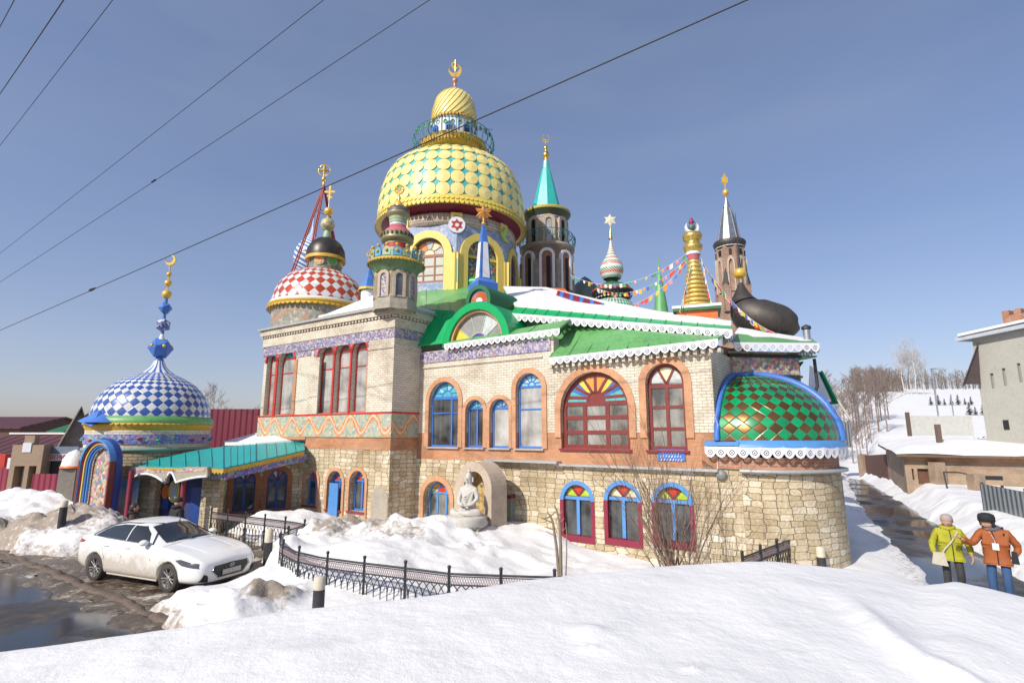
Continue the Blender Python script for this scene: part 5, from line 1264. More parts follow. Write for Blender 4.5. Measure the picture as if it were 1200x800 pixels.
# left street edge (through two photographed points) : signed distance, positive towards the camera side (asphalt)
pa_,pb_=onz(-5,663),onz(166,742); ld=(v2(pb_)-v2(pa_)).normalized(); ln=V((ld.y,-ld.x,0))
GA=(FA.O,FA.u,FA.n)
def H(x,y):
    x=np.asarray(x,float); y=np.asarray(y,float)
    b=x/np.maximum(y,.6)
    n_big=fbm(x,y,.22,3,1); n_mid=fbm(x,y,.9,4,5); n_f=fbm(x,y,3.1,3,9)
    # base snow
    h=.30+.25*n_big+.12*n_mid+.03*n_f
    dirt=np.zeros_like(h)+.0
    # distance in front of facade
    df=(x-FA.O.x)*FA.n.x+(y-FA.O.y)*FA.n.y; sf=(x-FA.O.x)*FA.u.x+(y-FA.O.y)*FA.u.y
    yard=sst(-2,2,sf)*(1-sst(10.5,13.5,sf))*sst(-3,0,df)*(1-sst(6,9,df))
    lev=np.interp(sf,[-2,0,3,4.6,6,8,11,14],[.62,.62,.72,.95,.78,.25,-.02,.0])
    h=h*(1-yard)+yard*(lev+.30*n_mid+.09*n_f)
    def bump(cx,cy,sx,sy,a,rot=0.0,lump=.0,dr=0.0,p=1.0):
        nonlocal h,dirt
        c,s=math.cos(rot),math.sin(rot); dx=(x-cx)*c+(y-cy)*s; dy=-(x-cx)*s+(y-cy)*c
        g=np.exp(-((dx/sx)**2+(dy/sy)**2)**p)
        h=h+g*(a+lump*(n_mid*2+n_f*.8)); dirt=np.maximum(dirt,np.clip(g*1.4,0,1)*dr)
    q=onz(332,588,1.15); bump(q.x,q.y,1.6,1.1,.75,.6,.25,.1)
    for px,py,z,sx,sy,a,dr in ((415,606,.9,.9,.7,.45,.85),(385,628,.8,.8,.6,.35,.75),(440,622,.85,.8,.6,.35,.8),(470,630,.85,.9,.6,.25,.65),(500,612,.9,1.6,.8,.15,.0),(360,622,.8,.9,.8,.3,.3),(545,622,1.0,1.2,.5,.2,0)):
        q=onz(px,py,z); bump(q.x,q.y,sx,sy,a,-.5,.5,dr)
    # snow between the fence and the car
    q=onz(318,690,.6); bump(q.x,q.y,.6,.7,.34,0,.6,1.0)
    q=onz(250,708,.5); bump(q.x,q.y,1.0,.6,.22,-.4,.5,.35)
    q=onz(330,655,.5); bump(q.x,q.y,.5,.6,.25,0,.4,.2)
    # plowed piles at the left
    q=onz(45,569,1.5); bump(q.x,q.y,3.4,1.6,.95,0,.35,.25)
    q=onz(108,592,1.3); bump(q.x,q.y,1.5,1.0,.72,.1,.22,.15)
    q=onz(70,612,.7); bump(q.x,q.y,3.0,.9,.22,.1,.35,.75)
    q=onz(20,628,.4); bump(q.x,q.y,3.5,.9,.12,.1,.3,.9)
    q=onz(-60,600,1.0); bump(q.x,q.y,4,2,.5,.1,.3,.3)
    # parking apron and street : sink below the sheets
    ds=(x-pa_.x)*ln.x+(y-pa_.y)*ln.y; al=(x-pa_.x)*ld.x+(y-pa_.y)*ld.y
    nz=.55*n_mid*2+.3*n_f
    street=sst(-.35,.1,ds+nz*.35)
    # apron polygon as soft box in street coordinates
    sdp=polysd(x,y,APR); ap=1-sst(-.35,.35,sdp+nz*.9)
    h=h*(1-ap)+ap*np.minimum(h,-.10+.5*np.maximum(0,n_f*.55+n_mid*.35-.02)); dirt=np.maximum(dirt,ap*.9); 
    ed=ap*(1-ap)*4; dirt=np.maximum(dirt,ed*.6)
    h=h*(1-street)+street*(-.12); dirt=np.maximum(dirt,street*(1-street)*4*.8)
    # right road
    xl=lineX(y,RL); xr=lineX(y,RR); wob=.35*n_mid*2
    road=sst(-.1,.25,x-xl+wob*.6)*(1-sst(-.25,.1,x-xr+wob*.6))*sst(7.5,9,y)
    # banks
    right=sst(.0,1.5,x-xr+wob*.6)
    hb=np.interp(y,[8,13,20,30,45,70],[.35,.6,.95,1.05,1.0,1.5])
    rough=np.abs(n_f)*.5+n_mid*.35
    h=h*(1-right)+right*(hb+.22*n_big+.10*n_mid+ (1-sst(.5,1.8,x-xr))*rough*.45)
    dirt=np.maximum(dirt,right*(1-sst(.3,1.1,x-xr))*.5)
    lm=(1-sst(-1.1,-.2,x-xl))*0; dl=sst(-1.5,0,x-xl)*(1-sst(0,.4,x-xl))*sst(8,10,y); dirt=np.maximum(dirt,dl*.45); h=h*(1-dl*.6)
    h=h*(1-road)+road*np.minimum(h,-.10); 
    # far ground: rising to the right
    far=np.interp(y,[0,40,60,80,110,150,250,330,500],[0,0,.8,3.6,7.5,12.5,23.5,24,23]); side=sst(14,38,x-.10*y); h=h+far*side+ (1-side)*sst(40,70,y)*.2
    h=np.where(y>320,h-sst(320,500,y)*6*side,h)
    # foreground bank
    cy=np.interp(b,cb,cY); zt=np.interp(b,cb,cz)
    m=1-sst(-.15,1.75,y-cy-.1)
    und=.09*fbm(x,y,.55,3,21)+.028*fbm(x,y,2.2,3,31)+.010*fbm(x,y,7,2,41)
    rise=np.interp(np.maximum(0,cy-y),[0,1.2,3,7],[0,.05,.0,-.1])
    top=zt+und*sst(-.1,1.0,cy-y+.5)+rise
    m=np.where(y<1.0,1.0,m)
    hh=h*(1-m)+m*top
    hh=np.where(m>0.001,np.maximum(hh,np.minimum(h,top)),h)
    h=hh
    # little clods and a ridge in the foreground
    dirt=dirt*(1-m)
    for (px,py,r,a) in ((690,742,.16,.05),(695,760,.05,.04),(812,781,.045,.04),(930,757,.045,.03),(900,690,.05,.03)):
        q=onz(px,py,1.9); g=np.exp(-(((x-q.x)**2+(y-q.y)**2)/r**2)); h=h+g*a
    q0=onz(1010,720,1.8); q1=onz(1150,790,1.85); d=v2(q1)-v2(q0); L=d.length; d.normalize(); t_=(x-q0.x)*d.x+(y-q0.y)*d.y; n_=-(x-q0.x)*d.y+(y-q0.y)*d.x
    h=h+.09*np.exp(-((n_+.12*np.sin(t_*2.2))/.16)**2)*sst(-.8,.2,t_)*(1-sst(L,L+.8,t_))
    # keep snow out of the building
    ins=(df<-.25)&(sf>-1)&(sf<12.4)&(y<34)&(x<11); h=np.where(ins,np.minimum(h,.15),h)
    return h,np.clip(dirt,0,1)
APX=[(-500,634),(-100,640),(0,646),(70,652),(120,648),(150,634),(190,622),(250,616),(290,630),(322,648),(326,668),(306,690),(262,700),(200,706),(186,716),(215,728),(236,738),(160,760),(-600,740)]
APR=[(onz(a,b,0).x,onz(a,b,0).y) for a,b in APX]
def polysd(x,y,P):
    d=np.full(np.shape(x),1e9); ins=np.zeros(np.shape(x),bool); n=len(P)
    for i in range(n):
        ax,ay=P[i]; bx,by=P[(i+1)%n]; ex,ey=bx-ax,by-ay; wx,wy=x-ax,y-ay; t=np.clip((wx*ex+wy*ey)/(ex*ex+ey*ey),0,1)
        d=np.minimum(d,np.hypot(wx-ex*t,wy-ey*t)); c=((ay<=y)&(by>y))|((by<=y)&(ay>y)); s_=(ex*wy-ey*wx); ins^=c&(((s_>0)&(by>ay))|((s_<0)&(by<=ay)))
    return np.where(ins,-d,d)
def Hs(x,y):
    h,_=H(np.array([x]),np.array([y])); return float(h[0])
def terrain(name,mat,NX,ys,tmin,tmax,fn=H,off=10.0):
    t=np.linspace(tmin,tmax,NX); ys=np.array(ys); YY=np.repeat(ys[:,None],NX,1); XX=t[None,:]*(YY+off)
    h,d=fn(XX,YY); NY=len(ys)
    co=np.stack([XX,YY,h],-1).reshape(-1,3)
    me=bpy.data.meshes.new(name); me.vertices.add(len(co)); me.vertices.foreach_set('co',co.ravel())
    idx=np.arange(NX*NY).reshape(NY,NX); q=np.stack([idx[:-1,:-1],idx[:-1,1:],idx[1:,1:],idx[1:,:-1]],-1).reshape(-1,4)
    me.loops.add(q.size); me.loops.foreach_set('vertex_index',q.ravel().astype(np.int32)); me.polygons.add(len(q)); me.polygons.foreach_set('loop_start',np.arange(0,q.size,4,dtype=np.int32)); me.polygons.foreach_set('loop_total',np.full(len(q),4,dtype=np.int32))
    me.polygons.foreach_set('use_smooth',np.ones(len(q),bool)); me.update(calc_edges=True)
    at_=me.attributes.new('dirt','FLOAT','POINT'); at_.data.foreach_set('value',d.ravel().astype(np.float32))
    me.materials.append(mat); o=bpy.data.objects.new(name,me); COL.objects.link(o); return o
ys=list(np.arange(-6,2,.25))+list(np.arange(2,9,.045))+list(np.arange(9,27,.075))+[27*(1.012**k) for k in range(1,250)]+[600,900,1500]
gr=terrain('snow_ground',snow,560,ys,-1.5,1.5); tag(gr,kind='structure')
# ---- street (wet asphalt) and parking apron sheets
def asphalt(name,puddle=.5,base=(.035,.033,.032),slush=.3):
    t=NT(name); n=t.noise(.35,4,rough=.5); n2=t.noise(30,4); n3=t.noise(2.2,5,rough=.6)
    wet=t.math('MULTIPLY',t.math('SUBTRACT',n,.5-puddle*.18),9,clamp=True)
    c=t.ramp(n2,[(.3,sc(base,.7)),(.7,sc(base,1.8))])
    br=t.ramp(n3,[(.35,(.075,.055,.04)),(.6,(.16,.125,.09))])
    c=t.mix(t.math('MULTIPLY',t.math('SUBTRACT',n3,.42),slush*10,clamp=True),c,br)
    c=t.mix(wet,c,sc(base,.55))
    r=t.math('SUBTRACT',.62,t.math('MULTIPLY',wet,.50))
    t.bump(n2,t.math('SUBTRACT',.5,t.math('MULTIPLY',wet,.48)),.01)
    return t.fin(c,r,0,Specular_IOR_Level=.5)
street_m=asphalt('wet_asphalt',.75,slush=.22); road_m=asphalt('wet_slushy_road',.55,slush=.35)
mb=MB(); P=[v2(pa_)+ld*-30-ln*.3, v2(pa_)+ld*40-ln*.3, v2(pa_)+ld*40+ln*9, v2(pa_)-ld*30+ln*9]
mb.add([p+V((0,0,0.0)) for p in P],[(0,3,2,1)]); o=mb.build('street',street_m); tag(o,kind='structure')
def apron_fn(x,y):
    n=fbm(x,y,1.1,4,51); n2=fbm(x,y,4.0,3,61)
    al=(x-pa_.x)*ld.x+(y-pa_.y)*ld.y; ds=(x-pa_.x)*ln.x+(y-pa_.y)*ln.y
    rut=.06*np.exp(-((ds+1.9)/.25)**2)+.03*np.exp(-((ds+3.4)/.3)**2)
    return .015+.05*n+.03*n2-rut*.4, np.zeros_like(n)
def slush_m():
    t=NT('dirty_slush'); n=t.noise(1.5,6,rough=.65); n2=t.noise(9,5,rough=.6); n3=t.noise(45,3)
    f=t.math('ADD',t.math('MULTIPLY',n,.65),t.math('MULTIPLY',n2,.35))
    c=t.ramp(f,[(.38,(.035,.027,.02)),(.47,(.085,.062,.042)),(.53,(.16,.125,.09)),(.585,(.33,.29,.24)),(.66,(.62,.60,.57))])
    t.bump(t.math('ADD',n2,t.math('MULTIPLY',n3,.3)),.7,.05)
    r=t.ramp(f,[(.38,.12),(.47,.35),(.6,.8)])
    return t.fin(c,r,0)
slm=slush_m()
# apron grid along the street
mb=MB(); nx,ny=150,60
px_=[];
gx=np.linspace(-16,13,nx); gy=np.linspace(-7.0,.12,ny); A,B=np.meshgrid(gx,gy); X=pa_.x+ld.x*A+ln.x*B; Y_=pa_.y+ld.y*A+ln.y*B; edge_=np.where(B>-.2,fbm(A*1.0,A*0+3.3,1.3,4,77)*.9,0); X=X+ln.x*edge_; Y_=Y_+ln.y*edge_; hz,_=apron_fn(X,Y_); hz=np.where(B>.1,-.01,hz)
vs=[(X[j,i],Y_[j,i],hz[j,i]-(.14 if j==0 else 0)) for j in range(ny) for i in range(nx)]; fs=[(j*nx+i,(j+1)*nx+i,(j+1)*nx+i+1,j*nx+i+1) for j in range(ny-1) for i in range(nx-1)]
mb.add(vs,fs,0,smooth=True); o=mb.build('parking_area',slm); tag(o,kind='structure')
# kerb stones
mb=MB(); L=0
kn=pm('muddy_kerb_stone',(.12,.085,.06),.6,var=.5,scale=3,bump=.6,bscale=20,dist=.02)
prof_=[(-.14,-.08),(-.11,.05),(-.03,.085),(.06,.07),(.12,-.08)]; vs=[];fs=[]; nk=170
for k in range(nk):
    q=v2(pa_)+ld*(-14+k*.17); w_=fbm(np.array([k*.17]),np.array([2.2]),1.4,4,91)[0]; w2_=fbm(np.array([k*.17]),np.array([8.2]),2.6,3,95)[0]
    for (a,z) in prof_: p=q-ln*(.62+w_*.28+a*(1+w2_*.8)); vs.append((p.x,p.y,z*(.9+w2_*1.6) if z>0 else z))
n_=len(prof_)
fs=[(k*n_+i_,k*n_+i_+1,(k+1)*n_+i_+1,(k+1)*n_+i_) for k in range(nk-1) for i_ in range(n_-1)]
mb.add(vs,fs,0,smooth=True)
o=mb.build('kerb',kn); tag(o,kind='structure')
# right road sheet
mb=MB(); n=90; yy=np.concatenate([np.linspace(4,30,70),np.linspace(31,110,40)])
vs=[];W=9
for y in yy:
    a=float(lineX(y,RL))-.5; b_=float(lineX(y,RR))+.5
    for k in range(W):
        x=a+(b_-a)*k/(W-1); far=0.0
        vs.append((x,y,.004+.03*math.sin(k*1.9+y*.6)*(.5)*(1 if 0<k<W-1 else 0)))
fs=[(j*W+k,j*W+k+1,(j+1)*W+k+1,(j+1)*W+k) for j in range(len(yy)-1) for k in range(W-1)]
mb.add(vs,fs,0,smooth=True); o=mb.build('side_road',road_m); tag(o,kind='structure')
# ================================================================== SMALLER THINGS NEAR THE TEMPLE
# ---- entrance canopy and blue-domed pavilion (parts of the temple)
FC=Fr(at(235,508,21.7),v2(FB.P(0.02,0,0)))
cz0=.0
hw=[]
for q in ((271,297,552,599),(311,334.5,550,596)):
    a=pxwin(FC,*q); window(FC,a,blued,hw,.2,orangeb if False else bricks('red_arch_brick%d'%q[0],(.45,.16,.08),(.38,.13,.07),(.3,.2,.15),.085,.3,.008),None,maroon,fan=[sg_v,sg_p,sg_r,sg_v],cols=2,transom=a[3]-.5,pane_m=paned,depth=.3,ring_bottom=a[2]-.1,bars=.1)
htop=FC.hit(300,524)[1]+.1
mb=MB(); ztl=FC.hit(240,548)[1]; ztr=FC.hit(355,520)[1]
extr(mb,FC,[[(0,zb),(FC.L,zb),(FC.L,ztr),(0,ztl+.1)]]+hw,-.4,0); cw=part(mb,'canopy_wall',stone)
EV=[(357,527,22.6),(300,540,20.6),(262,548,19.8),(234,547,19.9),(200,546.5,20.2),(172,546,20.6),(155,544,21.2)]
RG=[(355,517,24.0),(300,520,23.6),(262,523,23.4),(232,527,23.2),(200,534,22.6),(172,540,22.2),(158,544,21.9)]
mb=MB(); ev=[at(*q) for q in EV]; rg=[at(*q) for q in RG]
for i in range(6): mb.slab([ev[i+1],rg[i+1],rg[i],ev[i]][::-1],.05); seams(mb,ev[i],ev[i+1],rg[i],rg[i+1],5 if i<2 else 2,.018)
can=part(mb,'canopy_roof',teal,None,'sloping turquoise canopy roof over the entrance')
mb=MB()
for i in range(6):
    a,b=ev[i]-V((0,0,.04)),ev[i+1]-V((0,0,.04)); vh_=.13 if i<3 else .05; mb.add([a,b,b-V((0,0,vh_)),a-V((0,0,vh_))],[(0,1,2,3)]); 
    n=int((b-a).length/.12)
    for k in range(n):
        p=a.lerp(b,(k+.5)/n)-V((0,0,vh_)); d=(b-a).normalized()*.055; mb.add([p-d,p+d,p-V((0,0,.07))],[(0,1,2)])
part(mb,'yellow_valance',yellowd,can)
mb=MB(); 
for i in range(3):
    a,b=ev[i]-V((0,-.25,.17)),ev[i+1]-V((0,-.25,.17)); mb.add([a,b,b-V((0,0,.26)),a-V((0,0,.26))],[(0,1,2,3)]); 
part(mb,'purple_frieze',bluemos,can)
mb=MB(); mb.slab([rg[1]+V((-1.5,.3,.05)),rg[1]+V((0,0,.06)),rg[0]+V((0,.2,.10)),at(352,500,26),at(300,507,27.5),at(262,517,26)],.12); part(mb,'snow_cover',rsnow,can)
# pavilion drum
T=Tw(176.5,510,24.2)
mb=MB(); T.lathe(mb,[(64,640),(63,600),(62,562),(61.5,528)],64,0); pv=part(mb,'pavilion_wall',bricks('tan_stone_drum',(.50,.40,.26),(.40,.31,.19),(.2,.15,.1),.34,.13,.014,bmp=.7,dist=.02),None,'round stone entrance pavilion under the blue and white dome')
for nm,m,pts in (('cream_brick_ring',cream,[(61,528),(61,497)]),('purple_mosaic_ring',bluemos,[(62,519),(62,509)]),('green_string_course',pm('dull_teal_brick',(.2,.3,.24),.7),[(61,527.5),(63.5,526.5),(63.5,524),(61.5,523)]),('ochre_cornice',yellowd,[(61,504),(62.5,501),(63.2,499),(63.2,497),(61,496.5)])):
    b=MB(); T.lathe(b,pts,64,0); part(b,nm,m,pv)
b=MB(); r=dist_px(62.3,T.z(514),24.2)
for k in range(22):
    a=2*PI*k/22; b.sphere((T.x+r*math.cos(a),T.y+r*math.sin(a),T.z(514)+.04*(-1)**k),.11,8,4,k%3,sz=.5)
part(b,'painted_ornament',[redp,greenb,skyb],pv)
b=MB(); T.lathe(b,[(63.2,497),(63.6,495),(62,491),(59,488.5)],64,0); scallop_rim(b,T.c,dist_px(63.4,T.z(497),24.2),T.z(496.5),70,.08,1); part(b,'green_dome_rim',[green,yellowd],pv)
b=MB(); prb=T.pr([(59,490),(58.8,484),(56,473),(50,462),(40,451),(27,442.5),(16,437.5),(9,432),(5.5,426)]); pts=resample(prb,4); b.lathe(pts,T.c,72,0,'conf',34)
bd=part(b,'diamond_dome',diamonds('blue_white_tiles',(.74,.76,.78),(.035,.11,.42),.3,var=.12),pv,'blue and white diamond-tiled dome with a striped neck')
st_=NT('blue_white_stripes'); uv=st_.coord('UV'); sp=st_.new('ShaderNodeSeparateXYZ'); st_.l.new(uv,sp.inputs[0]); q=st_.math('SINE',st_.math('MULTIPLY',sp.outputs[0],PI)); st_.fin(st_.ramp(st_.math('GREATER_THAN',q,.2),[(0,(.74,.76,.78)),(1,(.05,.14,.45))]),.35)
b=MB(); p0=resample(T.pr([(16.6,437.8),(9.6,432),(6.0,426),(3.6,418)]),3); b.lathe([(r+.012,z) for r,z in p0[:-2]],T.c,40,0,'conf',28); T.lathe(b,[(7.4,430.5),(7.6,430),(3.2,418),(1.6,416)],10,1)
part(b,'striped_neck',[st_.m,blue],bd)
b=MB(); k=24.2/F
def bl_(py,hw,mi,ico=True):
    z=T.z(py); r=dist_px(hw,z,24.2)
    (b.ico((T.x,T.y,z),r*1.05,mi,py) if ico else b.sphere((T.x,T.y,z),r,16,10,mi))
b.tube([V((T.x,T.y,T.z(418))),V((T.x,T.y,T.z(345)))],.07,8,0); T.lathe(b,[(4,401),(1.6,391)],10,2)
bl_(408,12.5,0); bl_(381,8,3); bl_(361,7,0); 
part(b,'faceted_balls',[blue,goldp,white,mosaic('blue_white_balls',[(0,(.05,.12,.4)),(.4,(.6,.6,.6)),(.65,(.05,.1,.35))],5)],bd)
b=MB(); bl_(345,5.3,0,False); bl_(332,4,0,False); bl_(321.5,2.8,0,False); b.tube([V((T.x,T.y,T.z(345))),V((T.x,T.y,T.z(311)))],.035,6)
for a in range(5):
    q=2*PI*a/5+T.fa+.3; r=dist_px(10.5,T.z(408),24.2); b2=MB(); b2.sphere((T.x+r*math.cos(q),T.y+r*math.sin(q),T.z(406)),.08,8,6); part(b2,'gold_stud',goldp,bd)
crescent(b,(T.x,T.y,T.z(305)),.25,0,ang=2.4,t=.04); part(b,'crescent_finial',goldp,bd)
# blue pointed roof tip at the left of the dome
b=MB(); c=at(128,487,22.3); b.lathe([(.8,-.28),(.55,-.10),(.25,.10),(.02,.24)],(c.x,c.y,c.z),20,0); b.add([c+V((-.2,-.3,.22)),c+V((-1.15,-.2,-.22)),c+V((-.1,-.75,-.45)),c+V((.2,.1,.2))],[(0,1,2,3)],0); part(b,'blue_roof_tip',blue,pv)
b=MB(); T3=Tw(128,520,22.6); T3.lathe(b,[(15,560),(15,506),(17,503),(12,500)],28,0); T3.lathe(b,[(15.5,516),(15.5,509)],28,1); part(b,'round_buttress',[cream,bluemos],pv)
# arched valance and posts of the porch
YV=20.35; FV=Fr(at(152,560,YV+.5),at(240,560,YV-.6)); 
def vh(px,py): return FV.hit(px,py)
lo=[]
def arcpts(x0,y0,xm,ym,x1,y1,n=8):
    o=[]
    for i in range(n+1):
        t=i/n; x=x0+(x1-x0)*t; yb=y0+(y1-y0)*t; pk=ym-(y0+y1)/2; o.append((x,yb+pk*(1-(2*t-1)**2)))
    return o
A1=arcpts(152,562,172,555,194,566); A2=arcpts(194,566,200,553,207,565); A3=arcpts(207,565,222,560,243,558)
low=[vh(*p) for p in A1+A2[1:]+A3[1:]]
up_=[vh(243,547),vh(152,547)]
b=MB(); extr(b,FV,[low+up_],-.12,0); va=part(b,'porch_valance',conc,pv)
b=MB(); b.tube([FV.P(s_,h_,0.02) for s_,h_ in low],.045,6); part(b,'white_edge',white,va)
b=MB(); up1=[vh(165,553),vh(240,549.5),vh(240,552.5),vh(165,556)]; extr(b,FV,[[vh(160,554),vh(240,552),vh(240,548.5),vh(160,550)]],-.1,.012); part(b,'mosaic_strip',mixmos,va)
for (xt,xb,py) in ((151.5,148,563),(215.5,211.5,562)):
    b=MB(); p=at(xb,606,YV+.1); 
    b.lathe([(.12,-.5),(.12,.1),(.09,.15),(.09,2.4)],(p.x,p.y,0),16,0); part(b,'red_post',maroon,pv)
# posters and door in the porch
def panelpx(fr,x0,x1,y0,y1,mi,name,mat,parent,d0=0,d1=.04,label=None):
    s0,h0=fr.hit(x0,y1); s1,_=fr.hit(x1,y1); _,h1=fr.hit((x0+x1)/2,y0); b=MB(); extr(b,fr,[rect(s0,s1,h0,h1)],d0,d1); return part(b,name,mat,parent,label)
FQ=Fr(at(134,570,21.75),at(238,570,21.15))
def poster(name,sky_,land):
    t=NT(name); uv=t.coord('UV'); sp=t.new('ShaderNodeSeparateXYZ'); t.l.new(uv,sp.inputs[0]); n=t.noise(3,4,vec=uv); h=t.math('ADD',sp.outputs[1],t.math('MULTIPLY',n,.5)); return t.fin(t.ramp(t.math('MULTIPLY',h,.45),[(.3,land),(.62,(.5,.55,.6)),(.9,sky_)]),.4)
pz=poster('sky_poster',(.13,.3,.6),(.3,.24,.2))
FQ1=Fr(at(134,570,21.5),at(163,570,21.1))
b=MB(); extr(b,FQ1,[rect(0,FQ1.L,.55,FQ1.hit(148,561)[1])],0,.05); o=part(b,'poster_panel',pz,pv,'pale blue picture panel beside the red post')
b=MB(); extr(b,FQ,[rect(1.0,1.85,-.3,2.6)],-.3,.0); part(b,'porch_pier',stone,pv)
b=MB(); extr(b,FQ,[rect(1.85,FQ.L,-.3,2.7)],-.6,-.4); part(b,'porch_back_wall',pm('dark_blue_wall',(.03,.05,.16),.6,var=.4,scale=3),pv)
b=MB(); s0,h0=FQ.hit(181,598); s1,h1=FQ.hit(193,563); extr(b,FQ,[rect(s0,s1,h0,h1)],-.38,-.3); ps=part(b,'painted_board',[blued],pv)
b=MB(); c=((s0+s1)/2,h0+(h1-h0)*.6); extr(b,FQ,[[(c[0]+.17*math.cos(t),c[1]+.27*math.sin(t)) for t in [2*PI*i/16 for i in range(16)]]],-.3,-.27); part(b,'orange_figure',orangep,ps)
b=MB(); s0,h0=FQ.hit(194,588); s1,h1=FQ.hit(207,563); c=((s0+s1)/2,(h0+h1)/2); 
for i,(ra_,rb_) in enumerate(((.24,.44),(.15,.3))): extr(b,FQ,[[(c[0]+ra_*math.cos(t),c[1]+rb_*math.sin(t)) for t in [2*PI*i_/20 for i_ in range(20)]]],-.2,-.14+.015*i,i)
part(b,'oval_board',[pm('yellow_mosaic_board',(.5,.5,.08),.5,var=.4,scale=14),pm('pale_mosaic_board',(.4,.42,.5),.5,var=.3,scale=14)],pv)
b=MB(); s0,_=FQ.hit(216,600); s1,_=FQ.hit(234,600); extr(b,FQ,[rect(s0,s1,-.1,FQ.hit(225,571)[1])],-.35,-.25); part(b,'blue_door',blued,pv)
b=MB(); s0,_=FQ.hit(235,600); extr(b,FQ,[rect(s0-.05,FQ.L+.7,-.4,2.45)],-.3,.0); part(b,'porch_pier',stone,pv)
# ---- painted gate arch in front of the pavilion
G=Fr(at(90,560,20.9),at(127,560,20.1)); gate=empty('gate_arch',(at(110,560,20.4).x,20.4,0),label='tall narrow arch with nested red, yellow and blue bands in front of the round pavilion',cat='gate arch')
gt=G.hit(110,514.5)[1]; W_=G.L
cols=[(skyb,.0),(maroon,.06),(yellow,.13),(blue,.21),(skyb,.28)]
for i,(m,o_) in enumerate(cols):
    b=MB(); o1=arch(o_,W_-o_*.55,-.5,gt-o_*.9,18); i1=arch(o_+.07+(.02 if i==0 else 0),W_-(o_+.075)*.55,-.52,gt-(o_+.08)*.9,18); ring(b,G,o1,i1,-.36+.02*i,-.05*i)
    nm=['outer_arch_band','red_arch_band','yellow_arch_band','blue_arch_band','inner_arch_band'][i]
    # legs of the outermost band are red below the spring
    part(b,nm,m,gate)
b=MB(); extr(b,G,[rect(-.012,.07,-.5,gt-.8)],-.3,.012); part(b,'red_jamb',redf,gate); b=MB(); extr(b,G,[rect(W_-.07,W_+.012,-.5,gt-.8)],-.3,.012); part(b,'red_jamb',redf,gate)
b=MB(); extr(b,G,[arch(.3,W_-.16,-.5,gt-.3,16)],-.42,-.34); pn=part(b,'mosaic_back_panel',mixmos,gate)
b=MB(); extr(b,G,[rect(W_-.45,W_-.22,-.4,gt-1.15)],-.35,-.30); part(b,'blue_strip',skyb,pn)
b=MB(); ring(b,G,arch(-.05,W_+.04,-.5,gt+.04,18),arch(.01,W_-.01,-.52,gt-.01,18),-.42,-.2); part(b,'dark_blue_casing',blued,gate)
# ---- statue niche and Buddha-like seated stone figure
NF=Fr(at(534,560,18.5),at(576,560,17.35)); nh=NF.hit(556,541)[1]; NW=NF.L
niche=empty('statue_niche',(at(556,620,17.9).x,17.9,0.5),label='freestanding beige arched stone niche sheltering the seated statue',cat='niche')
b=MB(); o_=NF.hit(543.5,600)[0]; i_=NF.hit(567,600)[0]; ih=NF.hit(555,552)[1]
extr(b,NF,[arch(0,NW,-.3,nh,20),arch(o_,i_,.45,ih,16)],-.72,0); part(b,'arch_block',pinkst,niche)
b=MB(); extr(b,NF,[arch(o_-.0,i_+.0,.45,ih,16)],-.55,-.5); part(b,'gold_mosaic_back',mosaic('gold_brown_mosaic',[(0,(.4,.22,.03)),(.4,(.6,.38,.06)),(.7,(.25,.13,.04)),(.85,(.5,.4,.2))],9),niche)
def evalmesh(me,mods,name):
    o=bpy.data.objects.new('tmp',me); COL.objects.link(o)
    for m,kw in mods:
        md_=o.modifiers.new(m,m)
        for a,v in kw.items(): setattr(md_,a,v)
    dg=bpy.context.evaluated_depsgraph_get(); dg.update(); r=bpy.data.meshes.new_from_object(o.evaluated_get(dg)); bpy.data.objects.remove(o); r.name=name
    for p in r.polygons: p.use_smooth=True
    return r
def skin(verts,edges,radii,sub=2,root=0,name='body'):
    me=bpy.data.meshes.new(name); me.from_pydata([tuple(v) for v in verts],edges,[])
    me.skin_vertices.new() if hasattr(me.skin_vertices,'new') else None
    o=bpy.data.objects.new('tmp',me); COL.objects.link(o)
    m=o.modifiers.new('s','SKIN'); m.use_smooth_shade=True
    if not me.skin_vertices:
        bm=bmesh.new(); bm.from_mesh(me); bm.verts.layers.skin.verify(); bm.to_mesh(me); bm.free()
    sv=me.skin_vertices[0].data
    for i,r in enumerate(radii):
        sv[i].radius=(r,r) if isinstance(r,(int,float)) else r; sv[i].use_root=(i==root)
    s=o.modifiers.new('u','SUBSURF'); s.levels=sub; s.render_levels=sub
    dg=bpy.context.evaluated_depsgraph_get(); dg.update(); r=bpy.data.meshes.new_from_object(o.evaluated_get(dg)); bpy.data.objects.remove(o); r.name=name
    for p in r.polygons: p.use_smooth=True
    return r
def join(meshes,name,mat):
    bm=bmesh.new()
    for m in meshes: bm.from_mesh(m)
    me=bpy.data.meshes.new(name); bm.to_mesh(me); bm.free(); me.materials.clear()
    for m_ in (mat if isinstance(mat,list) else [mat]): me.materials.append(m_)
    for p in me.polygons: p.use_smooth=True
    return me
def mesh_of(mb):
    o=mb.build('t',[MATS['dark_interior']]); me=o.data; bpy.data.objects.remove(o); return me
